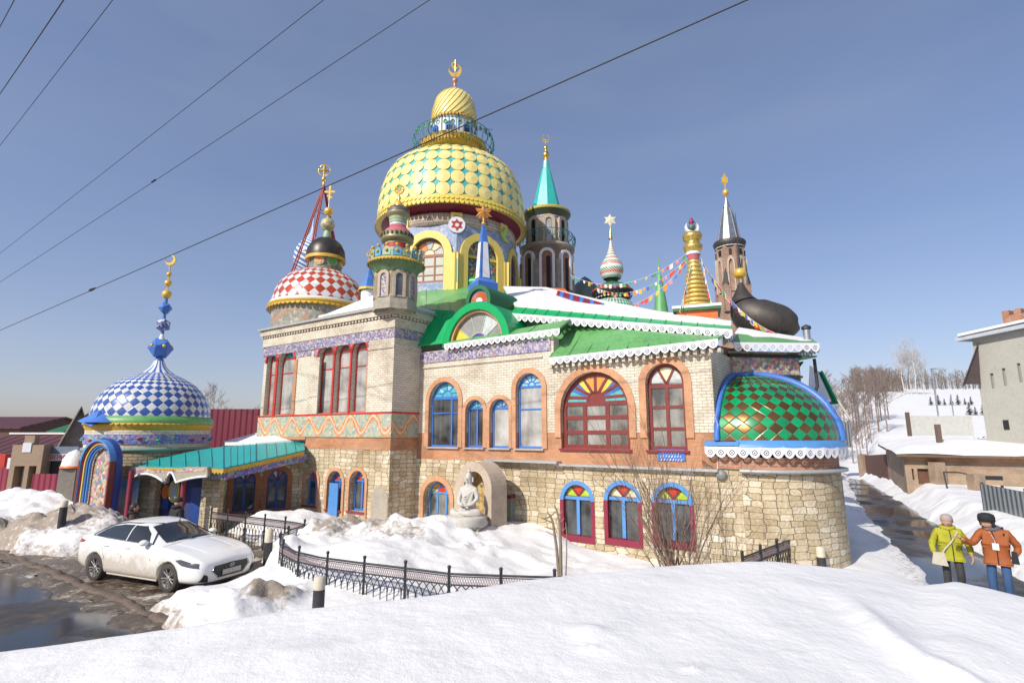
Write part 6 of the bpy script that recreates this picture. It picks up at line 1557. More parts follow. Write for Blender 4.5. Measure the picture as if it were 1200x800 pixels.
# seated figure, facing -y, origin at seat
vs=[(0,0,.12),(0,0,.45),(0,-.01,.72),(0,-.01,.86),(0,-.02,1.02),(0,-.02,1.14),
    (.20,0,.74),(.30,-.02,.50),(.20,-.20,.36),(.04,-.26,.34),
    (-.20,0,.74),(-.30,-.02,.50),(-.20,-.20,.36),(-.04,-.26,.34),
    (.18,-.05,.12),(.44,-.18,.12),(.18,-.38,.14),(-.12,-.40,.16),
    (-.18,-.05,.12),(-.44,-.18,.12),(-.18,-.36,.10),(.12,-.38,.11),(0,-.01,1.22)]
ed=[(0,1),(1,2),(2,3),(3,4),(4,5),(5,22),(2,6),(6,7),(7,8),(8,9),(2,10),(10,11),(11,12),(12,13),(0,14),(14,15),(15,16),(16,17),(0,18),(18,19),(19,20),(20,21)]
rd_=[(.2,.16),(.17,.13),(.17,.12),.07,(.115,.12),(.09,.1),.09,.07,.055,.045,.09,.07,.055,.045,.13,.13,.09,.06,.13,.13,.09,.06,.05]
sm=skin(vs,ed,rd_,2,0,'figure')
f=MB()   # face and ears
f.tube([(0,-.14,1.06),(0,-.165,1.01)],[.012,.02],6); f.sphere((.045,-.125,1.06),.016,8,6); f.sphere((-.045,-.125,1.06),.016,8,6); f.tube([(-.035,-.135,.965),(.035,-.135,.965)],.01,6)
f.tube([(.12,0,1.08),(.125,0,.95)],.022,6); f.tube([(-.12,0,1.08),(-.125,0,.95)],.022,6)
f.sphere((0,-.01,1.24),.06,10,8)
for h_ in (-1,1):
    for k in range(4): f.tube([(h_*.06-h_*.02*k,-.27-.012*k,.335),(h_*-.01-h_*.02*k,-.30-.005*k,.325)],.014,5)
# drapery folds
for k in range(4): f.tube([(.16-.02*k,-.10,.70-.03*k),(0,-.16,.58-.07*k),(-.14,-.10,.50-.07*k)],.012,5)
fig=join([sm,mesh_of(f)],'seated_figure',statue)
bl0=MB(); bl0.lathe([(.5,-.26),(.62,-.16),(.56,-.05),(.60,0.02),(.5,.06),(.02,.06)],(0,-.12,0),28)
pos=at(549,607,17.35); Sx=empty('seated_statue',(pos.x,pos.y,pos.z+.05),math.atan2(-.35,1)*1.0,label='pale stone seated meditating statue on a lotus base in the arched niche',cat='statue')
Sx.rotation_euler=(0,0,R(-24)); Sx.scale=(1.0,1.0,1.0)
o=bpy.data.objects.new('seated_figure',fig); COL.objects.link(o); o.parent=Sx
me=mesh_of(bl0); me.materials.clear(); me.materials.append(statue); o=bpy.data.objects.new('lotus_base',me); COL.objects.link(o); o.parent=Sx
sk=(Z(572,17.3)-Z(612,17.3)); Sx.scale=(1.12,1.12,1.12)
mb=MB(); mb.box((pos.x,pos.y+.1,pos.z-.62),(1.25,1.1,.85),R(-24)); part(mb,'plinth',conc,niche)
# ---- iron fences
def fence(path,label,n_rail=1,h=1.02,post_every=None,group='iron fences round the yard'):
    path=[V(p) for p in path]; f=empty('iron_fence',(path[0].x,path[0].y,path[0].z-1),label=label,cat='fence',group=group)
    # resample at 0.98 m
    cum=[0]
    for a,b in zip(path[:-1],path[1:]): cum.append(cum[-1]+(b-a).length)
    def pt(s):
        for i in range(1,len(cum)):
            if s<=cum[i]+1e-6: return path[i-1].lerp(path[i],(s-cum[i-1])/(cum[i]-cum[i-1]))
        return path[-1]
    n=max(1,round(cum[-1]/1.0)); L=cum[-1]/n
    for k in range(n+1):
        p=pt(L*k); b=MB(); b.box(p+V((0,0,-.44)),(.05,.05,1.06),.3); b.sphere(p+V((0,0,.12)),.04,8,6); part_(b,'post',iron,f)
    for k in range(n):
        ss=[L*k+L*i/8 for i in range(9)]; P=[pt(s) for s in ss]
        b=MB(); b.tube(P,.024,5); b.tube([p-V((0,0,.045)) for p in P],.012,4); b.tube([p-V((0,0,.20)) for p in P],.018,5); part_(b,'rail',iron,f)
        b=MB(); m=20
        for i in range(m):
            a,c=pt(L*k+L*i/m),pt(L*k+L*(i+1)/m); z0=V((0,0,-.06)); z1=V((0,0,-.185)); b.tube([a+z0,c+z1],.008,3,smooth=False); b.tube([a+z1,c+z0],.008,3,smooth=False)
        part_(b,'lattice_band',ironp,f)
        b=MB(); m=6
        for i in range(m):
            w=L/m; s0=L*k+w*i
            x=pt(s0+w/2); b.tube([x-V((0,0,.52)),x-V((0,0,.92))],.011,4)
            for dirn in (-1,1):
                pl=[]
                for q in range(7):
                    t=q/6; sx=s0+w/2+dirn*w*.98*math.sin(t*PI/2)**1.0*(t**.0)*(1); sx=min(max(sx,0),cum[-1]); z=-.52+.32*(1-math.cos(t*PI/2))*0-.0
                    # pointed gothic arc: rises steeply then bends over
                    pl.append(pt(min(max(s0+w/2+dirn*w*(t**1.8),0),cum[-1]))-V((0,0,.54-.34*t**.75)))
                b.tube(pl,.011,4)
        part_(b,'arch_panel',iron,f)
    return f
def part_(mb,name,mat,parent): return mb.build(name,mat,parent)
FH=1.05
fence([onz(248,599.5,FH),onz(290,605,FH),onz(343,611.5,FH),onz(357,614,FH)],'straight black iron fence with a pinkish lattice band behind the white car')
fence([onz(357,615,FH),onz(340,621,FH),onz(329,628,FH),onz(328,637,FH),onz(346,646,FH),onz(374,652.5,FH),onz(418,658.5,FH),onz(469,664.5,FH),onz(529,672,FH),onz(598,674.5,FH),onz(650,676,FH)],'curved black iron fence of pointed arches bending round the snowy yard')
fence([onz(870,653,FH),onz(905,640,FH),onz(944,626,FH)],'short sloping-looking iron fence in front of the round stone base at right')
# ---- bollards
bc=pm('dirty_cream_paint',(.55,.5,.38),.6,var=.25,scale=8); bk=pm('black_bollard_paint',(.03,.03,.035),.5,var=.3)
for (px,py0,py1,Y,lab) in ((316,619,654,15.0,'black and cream bollard beside the front of the white car'),(375,675,702,10.6,'bollard sunk in snow in front of the curved fence'),(961,640,662,14.2,'bollard beside the round stone base at the right'),(76,586,600,18.0,'bollard among the snow piles near the painted gate arch')):
    t=at(px,py0,Y); zb2=at(px,py1,Y).z; hh=t.z-zb2; rr=.11
    e=empty('bollard',(t.x,t.y,zb2),label=lab,cat='bollard',group='black and cream bollards'); hm_=zb2+hh*.55 if hh>.6 else zb2+hh*.45
    b=MB(); b.lathe([(rr,zb2-.5),(rr*.97,hm_)],(t.x,t.y,0),16); part_(b,'lower_post',bk,e)
    b=MB(); b.lathe([(rr*.97,hm_),(rr*.92,t.z-.03),(rr*.6,t.z),(.002,t.z+.005)],(t.x,t.y,0),16); part_(b,'upper_post',bc,e)
# ---- shrubs
bark=pm('grey_brown_bark',(.16,.115,.085),.85,var=.3,scale=12,bump=.4); bark2=pm('pale_olive_bark',(.23,.18,.12),.85,var=.3,scale=12,bump=.4)
def branch(b,p,d,L,r,lvl,rng,seg=4,bend=.12,spread=.5,kids=(2,4),upw=.15,rmin=.003,steps=4):
    pts=[V(p)]; dd_=V(d).normalized(); rr=[r]
    for i in range(steps):
        dd_=(dd_+V((rng.uniform(-bend,bend),rng.uniform(-bend,bend),rng.uniform(-bend,bend)+upw*.25))).normalized(); pts.append(pts[-1]+dd_*L/steps); rr.append(max(rmin,r*(1-.75*(i+1)/steps)))
    b.tube(pts,rr,seg,cap=False)
    if lvl>0:
        for k in range(rng.randint(*kids)):
            i=rng.randint(1,steps); f=rng.random(); q=pts[i-1].lerp(pts[i],f)
            az=rng.uniform(0,2*PI); e=(dd_+V((math.cos(az),math.sin(az),rng.uniform(-.2,.5)))*spread).normalized()
            branch(b,q,e,L*rng.uniform(.45,.75),max(rmin,rr[i-1]*.6),lvl-1,rng,max(3,seg-1),bend,spread,kids,upw,rmin,max(2,steps-1))
rng=random.Random(11)
p=V((at(792,640,13.2).x,13.2,0)); p.z=Hs(p.x,p.y)-.05
b=MB()
for k in range(19):
    az=rng.uniform(0,2*PI); tl=rng.uniform(.05,.62); d=V((math.cos(az)*tl*1.15,math.sin(az)*tl*.6,1))
    branch(b,p+V((rng.uniform(-.2,.2),rng.uniform(-.15,.15),0)),d,rng.uniform(1.9,3.0),rng.uniform(.016,.03),2,rng,5,.10,.42,(3,5),.12,.0035,6)
sh=b.build('bare_shrub',pm('reddish_brown_twigs',(.20,.135,.10),.8,var=.25,scale=10),origin=p); tag(sh,'large bare many-stemmed shrub in front of the rightmost basement window','shrub')
p=V((at(657,670,9.2).x,9.2,0)); p.z=Hs(p.x,p.y)-.1
b=MB(); 
def w2(px,py,Y=9.2): return at(px,py,Y)
for pts,r in (([(655,674),(652,640),(648,612),(645,604)],.028),([(657,674),(657,640),(656,615),(654,604)],.032),([(663,674),(664,650),(664,625),(663,612)],.012)):
    b.tube([w2(*q) for q in pts],[r,r*.85,r*.7,r*.6],7)
b.tube([w2(656,675),w2(656,675)-V((0,0,.8))],.05,7)
for a,c,r in (((645,604),(641,600),.02),((645,604),(637,608),.016),((648,612),(634,606),.014),((645,604),(650,599),.014),((654,604),(650,592),.02),((654,604),(659,598),.018),((655,612),(661,607),.014),((656,622),(663,618),.01),((649,620),(638,617),.01),((652,628),(640,622),.008)):
    b.tube([w2(*a),w2((a[0]+c[0])/2+.6,(a[1]+c[1])/2+.6),w2(*c)],[r,r*.85,r*.6],6)
tag(b.build('pruned_shrub',bark2,origin=p),'small hard-pruned bare shrub with stubby twigs at the end of the curved fence','shrub')
# ---- prayer flags
fc=[pm('flag_'+n,c,.7,var=.12) for n,c in (('red',(.6,.05,.03)),('yellow',(.7,.5,.05)),('blue',(.08,.15,.4)),('white',(.7,.68,.62)),('orange',(.7,.22,.04)),('green',(.08,.3,.1)),('pink',(.6,.2,.25)))]
def flags(a,bq,sag,n,lab,size=.22,seedv=1):
    a=at(*a); bq=at(*bq); rg_=random.Random(seedv); e=empty('flag_string',a,label=lab,cat='flag string',group='strings of small coloured flags')
    P=[a.lerp(bq,i/40)-V((0,0,sag*4*(i/40)*(1-i/40))) for i in range(41)]; b=MB(); b.tube(P,.008,4); part_(b,'cord',white,e)
    for k in range(n):
        t=(k+.5+rg_.uniform(-.3,.3))/n*40; i=min(39,int(t)); p=P[i].lerp(P[i+1],t-i); b=MB(); d=(P[i+1]-P[i]).normalized(); s=size*.8*rg_.uniform(.6,1.2); u=d*s*.5; h=V((rg_.uniform(-.1,.1),rg_.uniform(-.4,.4),-1))*s
        m=h.cross(d).normalized()*s*rg_.uniform(-.3,.3)
        b.add([p-u,p,p+u,p-u+h,p+h*1.05+m,p+u+h],[(0,1,4,3),(1,2,5,4)],0); part_(b,'flag',rg_.choice(fc),e)
flags((700,338,26),(808,300,20.8),.75,26,'flag string rising from the green and white dome to the golden stupa',.24,1)
flags((668,322,27),(806,296,20.9),.9,24,'highest flag string between the round brick minaret and the golden stupa',.2,2)
flags((690,352,25),(806,305,20.7),1.0,22,'lowest flag string passing behind the green cone spire',.24,3)
flags((820,303,20.5),(914,392,20.3),.55,40,'flag string falling across the dark bronze roof',.26,4)
flags((811,303,20.4),(796,366,19.6),.1,16,'flag string hanging down the left side of the golden stupa',.22,5)
flags((822,303,20.4),(838,372,19.6),.1,14,'flag string hanging down the right side of the golden stupa',.2,6)
# ---- overhead wires
wm=pm('wire_black',(.02,.02,.024),.6)
for (a,bq,r,lab) in (((-30,400,30),(930,-24,7.5),.014,'long single cable crossing in front of the yellow dome'),((-30,350,34),(540,-24,13),.012,'overhead cable running above the red and white dome'),((-30,320,36),(410,-24,14),.012,'overhead cable in the upper left sky, second from the dome'),((-20,196,22),(160,-36,11),.009,'thin overhead cable near the left edge of the sky'),((-20,139,18),(95,-30,9),.012,'dark overhead cable at the top left corner'),((-20,68,16),(36,-36,9),.010,'short overhead cable in the extreme top left corner')):
    A=at(*a);B=at(*bq); P=[A.lerp(B,i/24) for i in range(25)]; P=[p-V((0,0,.03*math.sin(PI*i/24))) for i,p in enumerate(P)]; b=MB(); b.tube(P,r,6); o=b.build('overhead_cable',wm,origin=A); tag(o,lab,'cable',group='overhead cables')
    if a[1]==400:
        b=MB(); t=.0; q0=at(106,344,27.0); 
        # cable joint
        d=(B-A).normalized(); best=min((A.lerp(B,i/2000) for i in range(2000)),key=lambda p:abs(((p.x/(p.y*CP+(p.z-CH)*SP))*F+600)-108)); b.tube([best-d*.3,best-d*.15,best+d*.1,best+d*.35],[.02,.06,.05,.02],8); b.build('cable_joint',wm,o)
    if a[1]==350:
        b=MB(); d=(B-A).normalized(); best=min((A.lerp(B,i/2000) for i in range(2000)),key=lambda p:abs(((p.x/(p.y*CP+(p.z-CH)*SP))*F+600)-180)); b.tube([best-d*.15,best+d*.15],[.04,.04],8); b.build('cable_joint',wm,o)
# ================================================================== CAR
def make_car():
    wf=onz(196,693,.02); wr=onz(111,679,.02)
    fwd=(v2(wf)-v2(wr)).normalized(); left=V((-fwd.y,fwd.x,0))
    wb=2.80; half=.80
    # front right wheel outer face at local (1.40,-.91)
    org=v2(wf)-fwd*1.40+left*.86
    car=empty('parked_car',(org.x,org.y,0),math.atan2(fwd.y,fwd.x),label='dirty white sedan parked on slush beside the temple fence',cat='car')
    M=Matrix.Identity(4); M=Matrix.Translation((org.x,org.y,0))@Matrix.Rotation(math.atan2(fwd.y,fwd.x),4,'Z')
    def dirtypaint():
        t=NT('dirty_white_car_paint'); g=t.coord('Object'); sp=t.new('ShaderNodeSeparateXYZ'); t.l.new(g,sp.inputs[0])
        n=t.noise(2.5,6,rough=.65); n2=t.noise(14,4)
        h=t.math('SUBTRACT',.95,sp.outputs[2]); m=t.math('MULTIPLY',t.math('ADD',t.math('MULTIPLY',h,1.0),t.math('SUBTRACT',t.math('MULTIPLY',n,1.5),.78)),2.2,clamp=True)
        m=t.math('MULTIPLY',m,t.math('LESS_THAN',sp.outputs[0],1.75)); 
        c=t.mix(t.math('MULTIPLY',m,.72),(.80,.80,.78),t.ramp(n2,[(.3,(.33,.27,.19)),(.7,(.5,.43,.33))]))
        r=t.math('ADD',.22,t.math('MULTIPLY',m,.5)); return t.fin(c,r,0,Coat_Weight=.5,Coat_Roughness=.1)
    paint=dirtypaint()
    gl=pm('car_glass',(.02,.024,.028),.07,var=.1,bump=0,Coat_Weight=.5); blk=pm('car_black_plastic',(.02,.02,.022),.5,var=.1); chrome=pm('car_chrome',(.6,.6,.6),.2,1,bump=0)
    # stations x: (halfwidth_low, zlow, halfwidth_belt, zbelt, half_roof, zroof)
    S=[ # x, w_sill, z_low, w_mid, z_mid, w_belt, z_belt, w_top, z_top
     (2.43,.52,.30,.58,.50,.52,.62,.30,.66),
     (2.36,.72,.24,.78,.50,.70,.70,.40,.745),
     (2.15,.84,.21,.89,.52,.80,.80,.45,.845),
     (1.80,.88,.20,.925,.56,.84,.90,.48,.935),
     (1.40,.89,.20,.93,.58,.86,.955,.50,.99),
     (1.00,.895,.20,.93,.60,.87,.985,.52,1.03),
     (.62,.90,.20,.93,.60,.865,1.00,.60,1.14),
     (.30,.90,.20,.93,.60,.86,1.01,.60,1.315),
     (.0,.90,.20,.93,.60,.86,1.015,.60,1.435),
     (-.35,.90,.20,.93,.60,.86,1.02,.61,1.475),
     (-.75,.90,.20,.93,.60,.86,1.03,.61,1.475),
     (-1.15,.90,.20,.93,.60,.855,1.045,.60,1.43),
     (-1.50,.89,.21,.925,.60,.845,1.06,.57,1.33),
     (-1.85,.87,.23,.91,.62,.82,1.075,.54,1.20),
     (-2.10,.84,.26,.885,.64,.79,1.08,.52,1.12),
     (-2.30,.78,.30,.83,.66,.74,1.04,.50,1.065),
     (-2.42,.60,.36,.68,.68,.62,.90,.42,.93)]
    ring_=[]
    for (x,ws,zl,wm_,zm,wbt,zbt,wt,zt) in S:
        cab=-1.9<x<.7
        half_=[(0,zl-.02),(ws*.7,zl-.02),(ws,zl+.03),(wm_*.995,(zl+zm)/2+.02),(wm_,zm+.02),(wm_*.985,zm+(zbt-zm)*.6),(wbt,zbt-.01),(wbt*.985,zbt+.012)]
        # greenhouse / hood
        half_+=[((wbt*.97*.5+wt*.5)+(.02 if cab else 0),zbt+(zt-zbt)*.55),(wt,zt-.02 if cab else zt-.01),(wt*.55,zt+(.015 if cab else .012)),(0,zt+(.025 if cab else .02))]
        pts=[V((x,-y,z)) for y,z in half_]+[V((x,y,z)) for y,z in half_[-2:0:-1]]
        ring_.append(pts)
    n=len(ring_[0]); vs=[p for r in ring_ for p in r]; fs=[]; info=[]
    for i in range(len(ring_)-1):
        for k in range(n):
            fs.append((i*n+k,i*n+(k+1)%n,(i+1)*n+(k+1)%n,(i+1)*n+k)); info.append((i,k))
    fs.append(tuple(range(n))[::-1]); fs.append(tuple((len(ring_)-1)*n+k for k in range(n)))
    me=bpy.data.meshes.new('b'); me.from_pydata([tuple(v) for v in vs],[],fs)
    bm=bmesh.new(); bm.from_mesh(me); bmesh.ops.recalc_face_normals(bm,faces=bm.faces); bm.to_mesh(me); bm.free()
    o=bpy.data.objects.new('tmpc',me); COL.objects.link(o)
    m=o.modifiers.new('s','SUBSURF'); m.levels=2; m.render_levels=2
    cutters=[]
    for x in (1.40,-1.40):
        for sgn in (1,-1):
            c=MB(); c.lathe([(0.001,-.2),(.385,-.2),(.385,.2),(0.001,.2)],(0,0,0),32); tmp=c.build('cut',blk); 
            tmp.data.transform(Matrix.Translation((x,sgn*.86,.33))@Matrix.Rotation(PI/2,4,'X')); cutters.append(tmp)
            bb=bmesh.new(); bb.from_mesh(tmp.data); bmesh.ops.remove_doubles(bb,verts=bb.verts,dist=1e-4); bmesh.ops.recalc_face_normals(bb,faces=bb.faces); bb.to_mesh(tmp.data); bb.free()
            md_=o.modifiers.new('b','BOOLEAN'); md_.operation='DIFFERENCE'; md_.object=tmp; md_.solver='EXACT'
    dg=bpy.context.evaluated_depsgraph_get(); dg.update(); body=bpy.data.meshes.new_from_object(o.evaluated_get(dg)); bpy.data.objects.remove(o)
    for c in cutters: bpy.data.objects.remove(c)
    body.name='body'; body.materials.clear(); body.materials.append(paint)
    for p in body.polygons: p.use_smooth=True
    bo=bpy.data.objects.new('body',body); COL.objects.link(bo); bo.parent=car
    # --- surface sampler of the smooth body: use BVH
    from mathutils.bvhtree import BVHTree
    bv=BVHTree.FromPolygons([v.co for v in body.vertices],[tuple(p.vertices) for p in body.polygons])
    def side(x,z,off=.012,s=-1):
        h=bv.ray_cast(V((x,s*2,z)),V((0,-s,0)));
        return (h[0]+h[1]*off) if h[0] is not None else V((x,s*.9,z))
    def topd(x,y,off=.012):
        h=bv.ray_cast(V((x,y,3)),V((0,0,-1))); return (h[0]+h[1]*off) if h[0] is not None else V((x,y,1))
    def front(y,z,off=.012):
        h=bv.ray_cast(V((4,y,z)),V((-1,0,0))); return (h[0]+h[1]*off) if h[0] is not None else V((2.4,y,z))
    def patch(fn,poly,name,mat,parent,off=.012,nd=6):
        # fill polygon by grid of quads via tessellated subdivision
        tri=tessellate_polygon([[V((a,b,0)) for a,b in poly]])
        bm=bmesh.new(); vv=[bm.verts.new((a,b,0)) for a,b in poly]
        for t in tri:
            try: bm.faces.new([vv[i] for i in t])
            except: pass
        bmesh.ops.subdivide_edges(bm,edges=bm.edges,cuts=nd,use_grid_fill=True)
        bm.verts.ensure_lookup_table(); mb=MB(); mb.add([fn(v.co.x,v.co.y,off) for v in bm.verts],[tuple(v.index for v in f.verts) for f in bm.faces],0,smooth=True); bm.free()
        # world transform
        mb.v=[tuple(M@V(p)) for p in mb.v]
        return mb.build(name,mat,parent)
    def lb(mb,name,mat,parent): mb.v=[tuple(M@V(p)) for p in mb.v]; return mb.build(name,mat,parent)
    for s in (-1,1):
        f=lambda x,z,off,s=s: side(x,z,off,s)
        patch(f,[(.52,1.03),(-.32,1.045),(-.32,1.40),(.02,1.385),(.30,1.24)],'side_window',gl,car)
        patch(f,[(-.37,1.045),(-1.15,1.065),(-1.62,1.105),(-1.42,1.24),(-1.15,1.34),(-.75,1.395),(-.37,1.405)],'side_window',gl,car)
        patch(f,[(.60,1.015),(-1.72,1.085),(-1.70,1.10),(.56,1.03)],'window_trim',chrome,car,.015,3)
        pl=[side(x,z,.02,s) for x,z in ((.66,1.02),(.42,1.22),(.12,1.40),(-.3,1.435),(-.75,1.425),(-1.2,1.36),(-1.5,1.24),(-1.72,1.10))]; b=MB(); b.tube(pl,.013,5); lb(b,'rain_guard',blk,car)
        # door seams
        for pts in ([(.72,.98),(.74,.7),(.66,.32)],[(-.35,1.03),(-.36,.7),(-.36,.30)],[(-1.20,1.05),(-1.16,.85),(-1.02,.62),(-1.0,.32)]):
            b=MB(); b.tube([side(*p_,.001,s) for p_ in pts],.006,4); lb(b,'door_seam',blk,car)
        for x in (.0-.18,-1.0): 
            b=MB(); b.tube([side(x-.1,.90,.02,s),side(x,.905,.035,s),side(x+.1,.90,.02,s)],.014,6); lb(b,'door_handle',paint,car)
        b=MB(); b.tube([side(1.95,.30,.01,s),side(.95,.235,.02,s),side(-.95,.235,.02,s)],.02,5) if False else b.tube([side(.95,.235,.015,s),side(-.95,.235,.015,s)],.025,5); lb(b,'side_sill',paint,car)
        b=MB(); p=side(.50,1.04,.0,s); b.sphere(p+V((.0,s*.13,.04)),.105,14,10,0,.72); b.box(p+V((0,s*.04,-.01)),(.06,.12,.035)); lb(b,'wing_mirror',paint,car)
        # headlight, fog lamp, tail light
        yy=s
        def fr2(y,z,off): return front(y,z,off)
        _h=(pm('headlight_glass%d'%(s+1),(.075,.08,.09),.12,.3,bump=0,Coat_Weight=.6))
        patch(f,[(2.30,.60),(1.85,.66),(1.62,.76),(1.80,.785),(2.27,.70)],'headlight',MATS['headlight_glass%d'%(s+1)],car,.012,3)
        patch(lambda a,z,off,s=s: front(s*a,z,off),[(.58,.27),(.76,.30),(.70,.46),(.62,.42)],'fog_lamp_recess',blk,car,.012,2)
        patch(f,[(-2.40,.86),(-2.0,.92),(-1.95,.97),(-2.36,.98)],'tail_light',pm('tail_red%d'%(s+1),(.35,.01,.01),.2,bump=0),car,.012,2)
    # windscreen / rear window on top
    patch(topd,[(.86,-.62),(.98,0),(.86,.62),(.12,.50),(.10,0),(.12,-.50)],'windscreen',gl,car,.010,7)
    patch(topd,[(-1.22,-.47),(-1.24,.47),(-1.88,.52),(-1.94,0),(-1.88,-.52)],'rear_window',gl,car,.010,7)
    b=MB(); 
    for q in (-.55,.0): b.tube([topd(.93,q,.02),topd(.86,q+.25,.025),topd(.85,q+.5,.02)],.008,4)
    lb(b,'wipers',blk,car)
    for yy in (-.42,.42): b=MB(); b.tube([topd(x,yy*(1+(1.9-x)*.18),.0) for x in np.linspace(2.05,1.05,16)],.005,4); lb(b,'hood_crease',paint,car)
    b=MB(); b.tube([topd(1.02,y,.001) for y in (-.8,-.4,0,.4,.8)],.006,4); lb(b,'hood_seam',blk,car)
    # grille
    g=patch(front,[(-.34,.33),(.34,.33),(.50,.50),(.46,.60),(0,.62),(-.46,.60),(-.50,.50)],'grille',blk,car,.012,5)
    b=MB()
    for k in range(7):
        z=.38+.033*k; hw_=.33+.022*k; b.tube([front(y,z,.018) for y in np.linspace(-hw_,hw_,9)],.005,4)
    lb(b,'grille_slats',pm('dark_chrome',(.18,.18,.19),.3,.9),g)
    b=MB(); b.tube([front(a,z,.02) for a,z in ((-.35,.32),(-.52,.50),(-.47,.61),(0,.63),(.47,.61),(.52,.50),(.35,.32),(-.35,.32))],.010,5); lb(b,'grille_frame',chrome,g)
    b=MB(); c=front(0,.555,.03); b.tube([c+V((0,.075*math.cos(t),.042*math.sin(t))) for t in [2*PI*i/18 for i in range(18)]],.006,5,closed=True); b.tube([c+V((0,-.035,-.026)),c+V((0,-.02,.026))],.007,5); b.tube([c+V((0,.02,-.026)),c+V((0,.035,.026))],.007,5); b.tube([c+V((0,-.028,.002)),c+V((0,.028,-.002))],.006,5); lb(b,'badge',chrome,car)
    pb=front(0,.43,.025); b=MB(); b.box(pb+V((.01,0,0)),(.02,.52,.115)); pl=lb(b,'number_plate',pm('dirty_plate',(.42,.41,.38),.5,var=.2),car)
    b=MB(); b.tube([front(y,.245,.02) for y in np.linspace(-.62,.62,9)],.022,6); lb(b,'lower_lip',blk,car)
    tyre=pm('muddy_tyre',(.055,.048,.042),.85,var=.4,scale=8,bump=.5); rim=pm('alloy_rim',(.30,.29,.27),.5,.5,var=.25); 
    for x in (1.40,-1.40):
        for s in (-1,1):
            Mw=M@Matrix.Translation((x,s*.80,.33))@Matrix.Rotation(-s*-PI/2,4,'X') if False else M@Matrix.Translation((x,s*.80,.33))@Matrix.Rotation(-s*PI/2,4,'X')
            b=MB(); b.lathe([(.22,-.10),(.30,-.11),(.325,-.09),(.333,-.05),(.333,.05),(.325,.09),(.30,.11),(.225,.10)],(0,0,0),40); b.v=[tuple(Mw@V(p)) for p in b.v]; 
            w_=b.build('wheel',tyre,car)
            b=MB(); b.lathe([(.235,.10),(.232,.085),(.205,.07),(.20,-.06)],(0,0,0),36); b.lathe([(.002,.085),(.05,.083),(.055,.06)],(0,0,0),16)
            for k in range(10):
                a=2*PI*k/10+(.09 if k%2 else -.09)*1; dx,dy=math.cos(a),math.sin(a); b.tube([V((dx*.045,dy*.045,.065)),V((dx*.13,dy*.13,.075)),V((dx*.222,dy*.222,.080))],[.018,.014,.017],5)
            b.v=[tuple(Mw@V(p)) for p in b.v]; b.build('rim',rim,w_)
            b=MB(); b.lathe([(.001,.0),(.21,.0)],(0,0,0),24); b.v=[tuple(Mw@V(p)) for p in b.v]; b.build('brake_disc',pm('dirty_disc%d%d'%(x*10,s),(.10,.095,.085),.7),w_)
    return car
make_car()
p_=FA.P(FA.hit(858,556)[0] if FA.hit(858,556)[0]<FA.L else FA.L-.1,0,0)
s_,h_=FA.hit(846,556); b=MB(); b.lathe([(.001,0),(.13,0),(.15,.05),(.10,.12),(.001,.14)],(0,0,0),16); b.v=[tuple(FA.P(min(s_,sR+.4),h_,.02)+FA.u*v[0]+V((0,0,v[1]))+FA.n*v[2]) for v in b.v]; part(b,'wall_lamp',pm('lamp_grey',(.22,.23,.22),.5))
# ================================================================== PEOPLE
skinm=pm('skin',(.48,.27,.19),.55,var=.08,bump=0)
def hand(b,w,d,up,L=.17,curl=.4,side_=1):
    """five separate fingers from wrist w along direction d; up = back of the hand"""
    d=V(d).normalized(); s=d.cross(V(up)).normalized(); u=s.cross(d).normalized(); w=V(w); pl=L*.5
    b.hexa([w-s*.026-u*.012,w+s*.026-u*.012,w+d*pl+s*.038-u*.012,w+d*pl-s*.038-u*.012,w-s*.026+u*.014,w+s*.026+u*.014,w+d*pl+s*.038+u*.012,w+d*pl-s*.038+u*.012])
    for k,(o,l) in enumerate(((-.030,.42),(-.010,.5),(.010,.47),(.030,.36))):
        p=w+d*pl*.92+s*o; q=p+d*L*l*.45-u*L*curl*.08; r=q+d*L*l*.32-u*L*curl*.22; t=r+d*L*l*.16-u*L*curl*.22; b.tube([p,q,r,t],[.0095,.009,.0085,.006],6)
    p=w+d*pl*.25-s*side_*.028; q=p+d*L*.2-s*side_*.03-u*.01; r=q+d*L*.16-s*side_*.008-u*.012; b.tube([p,q,r],[.012,.011,.008],6)
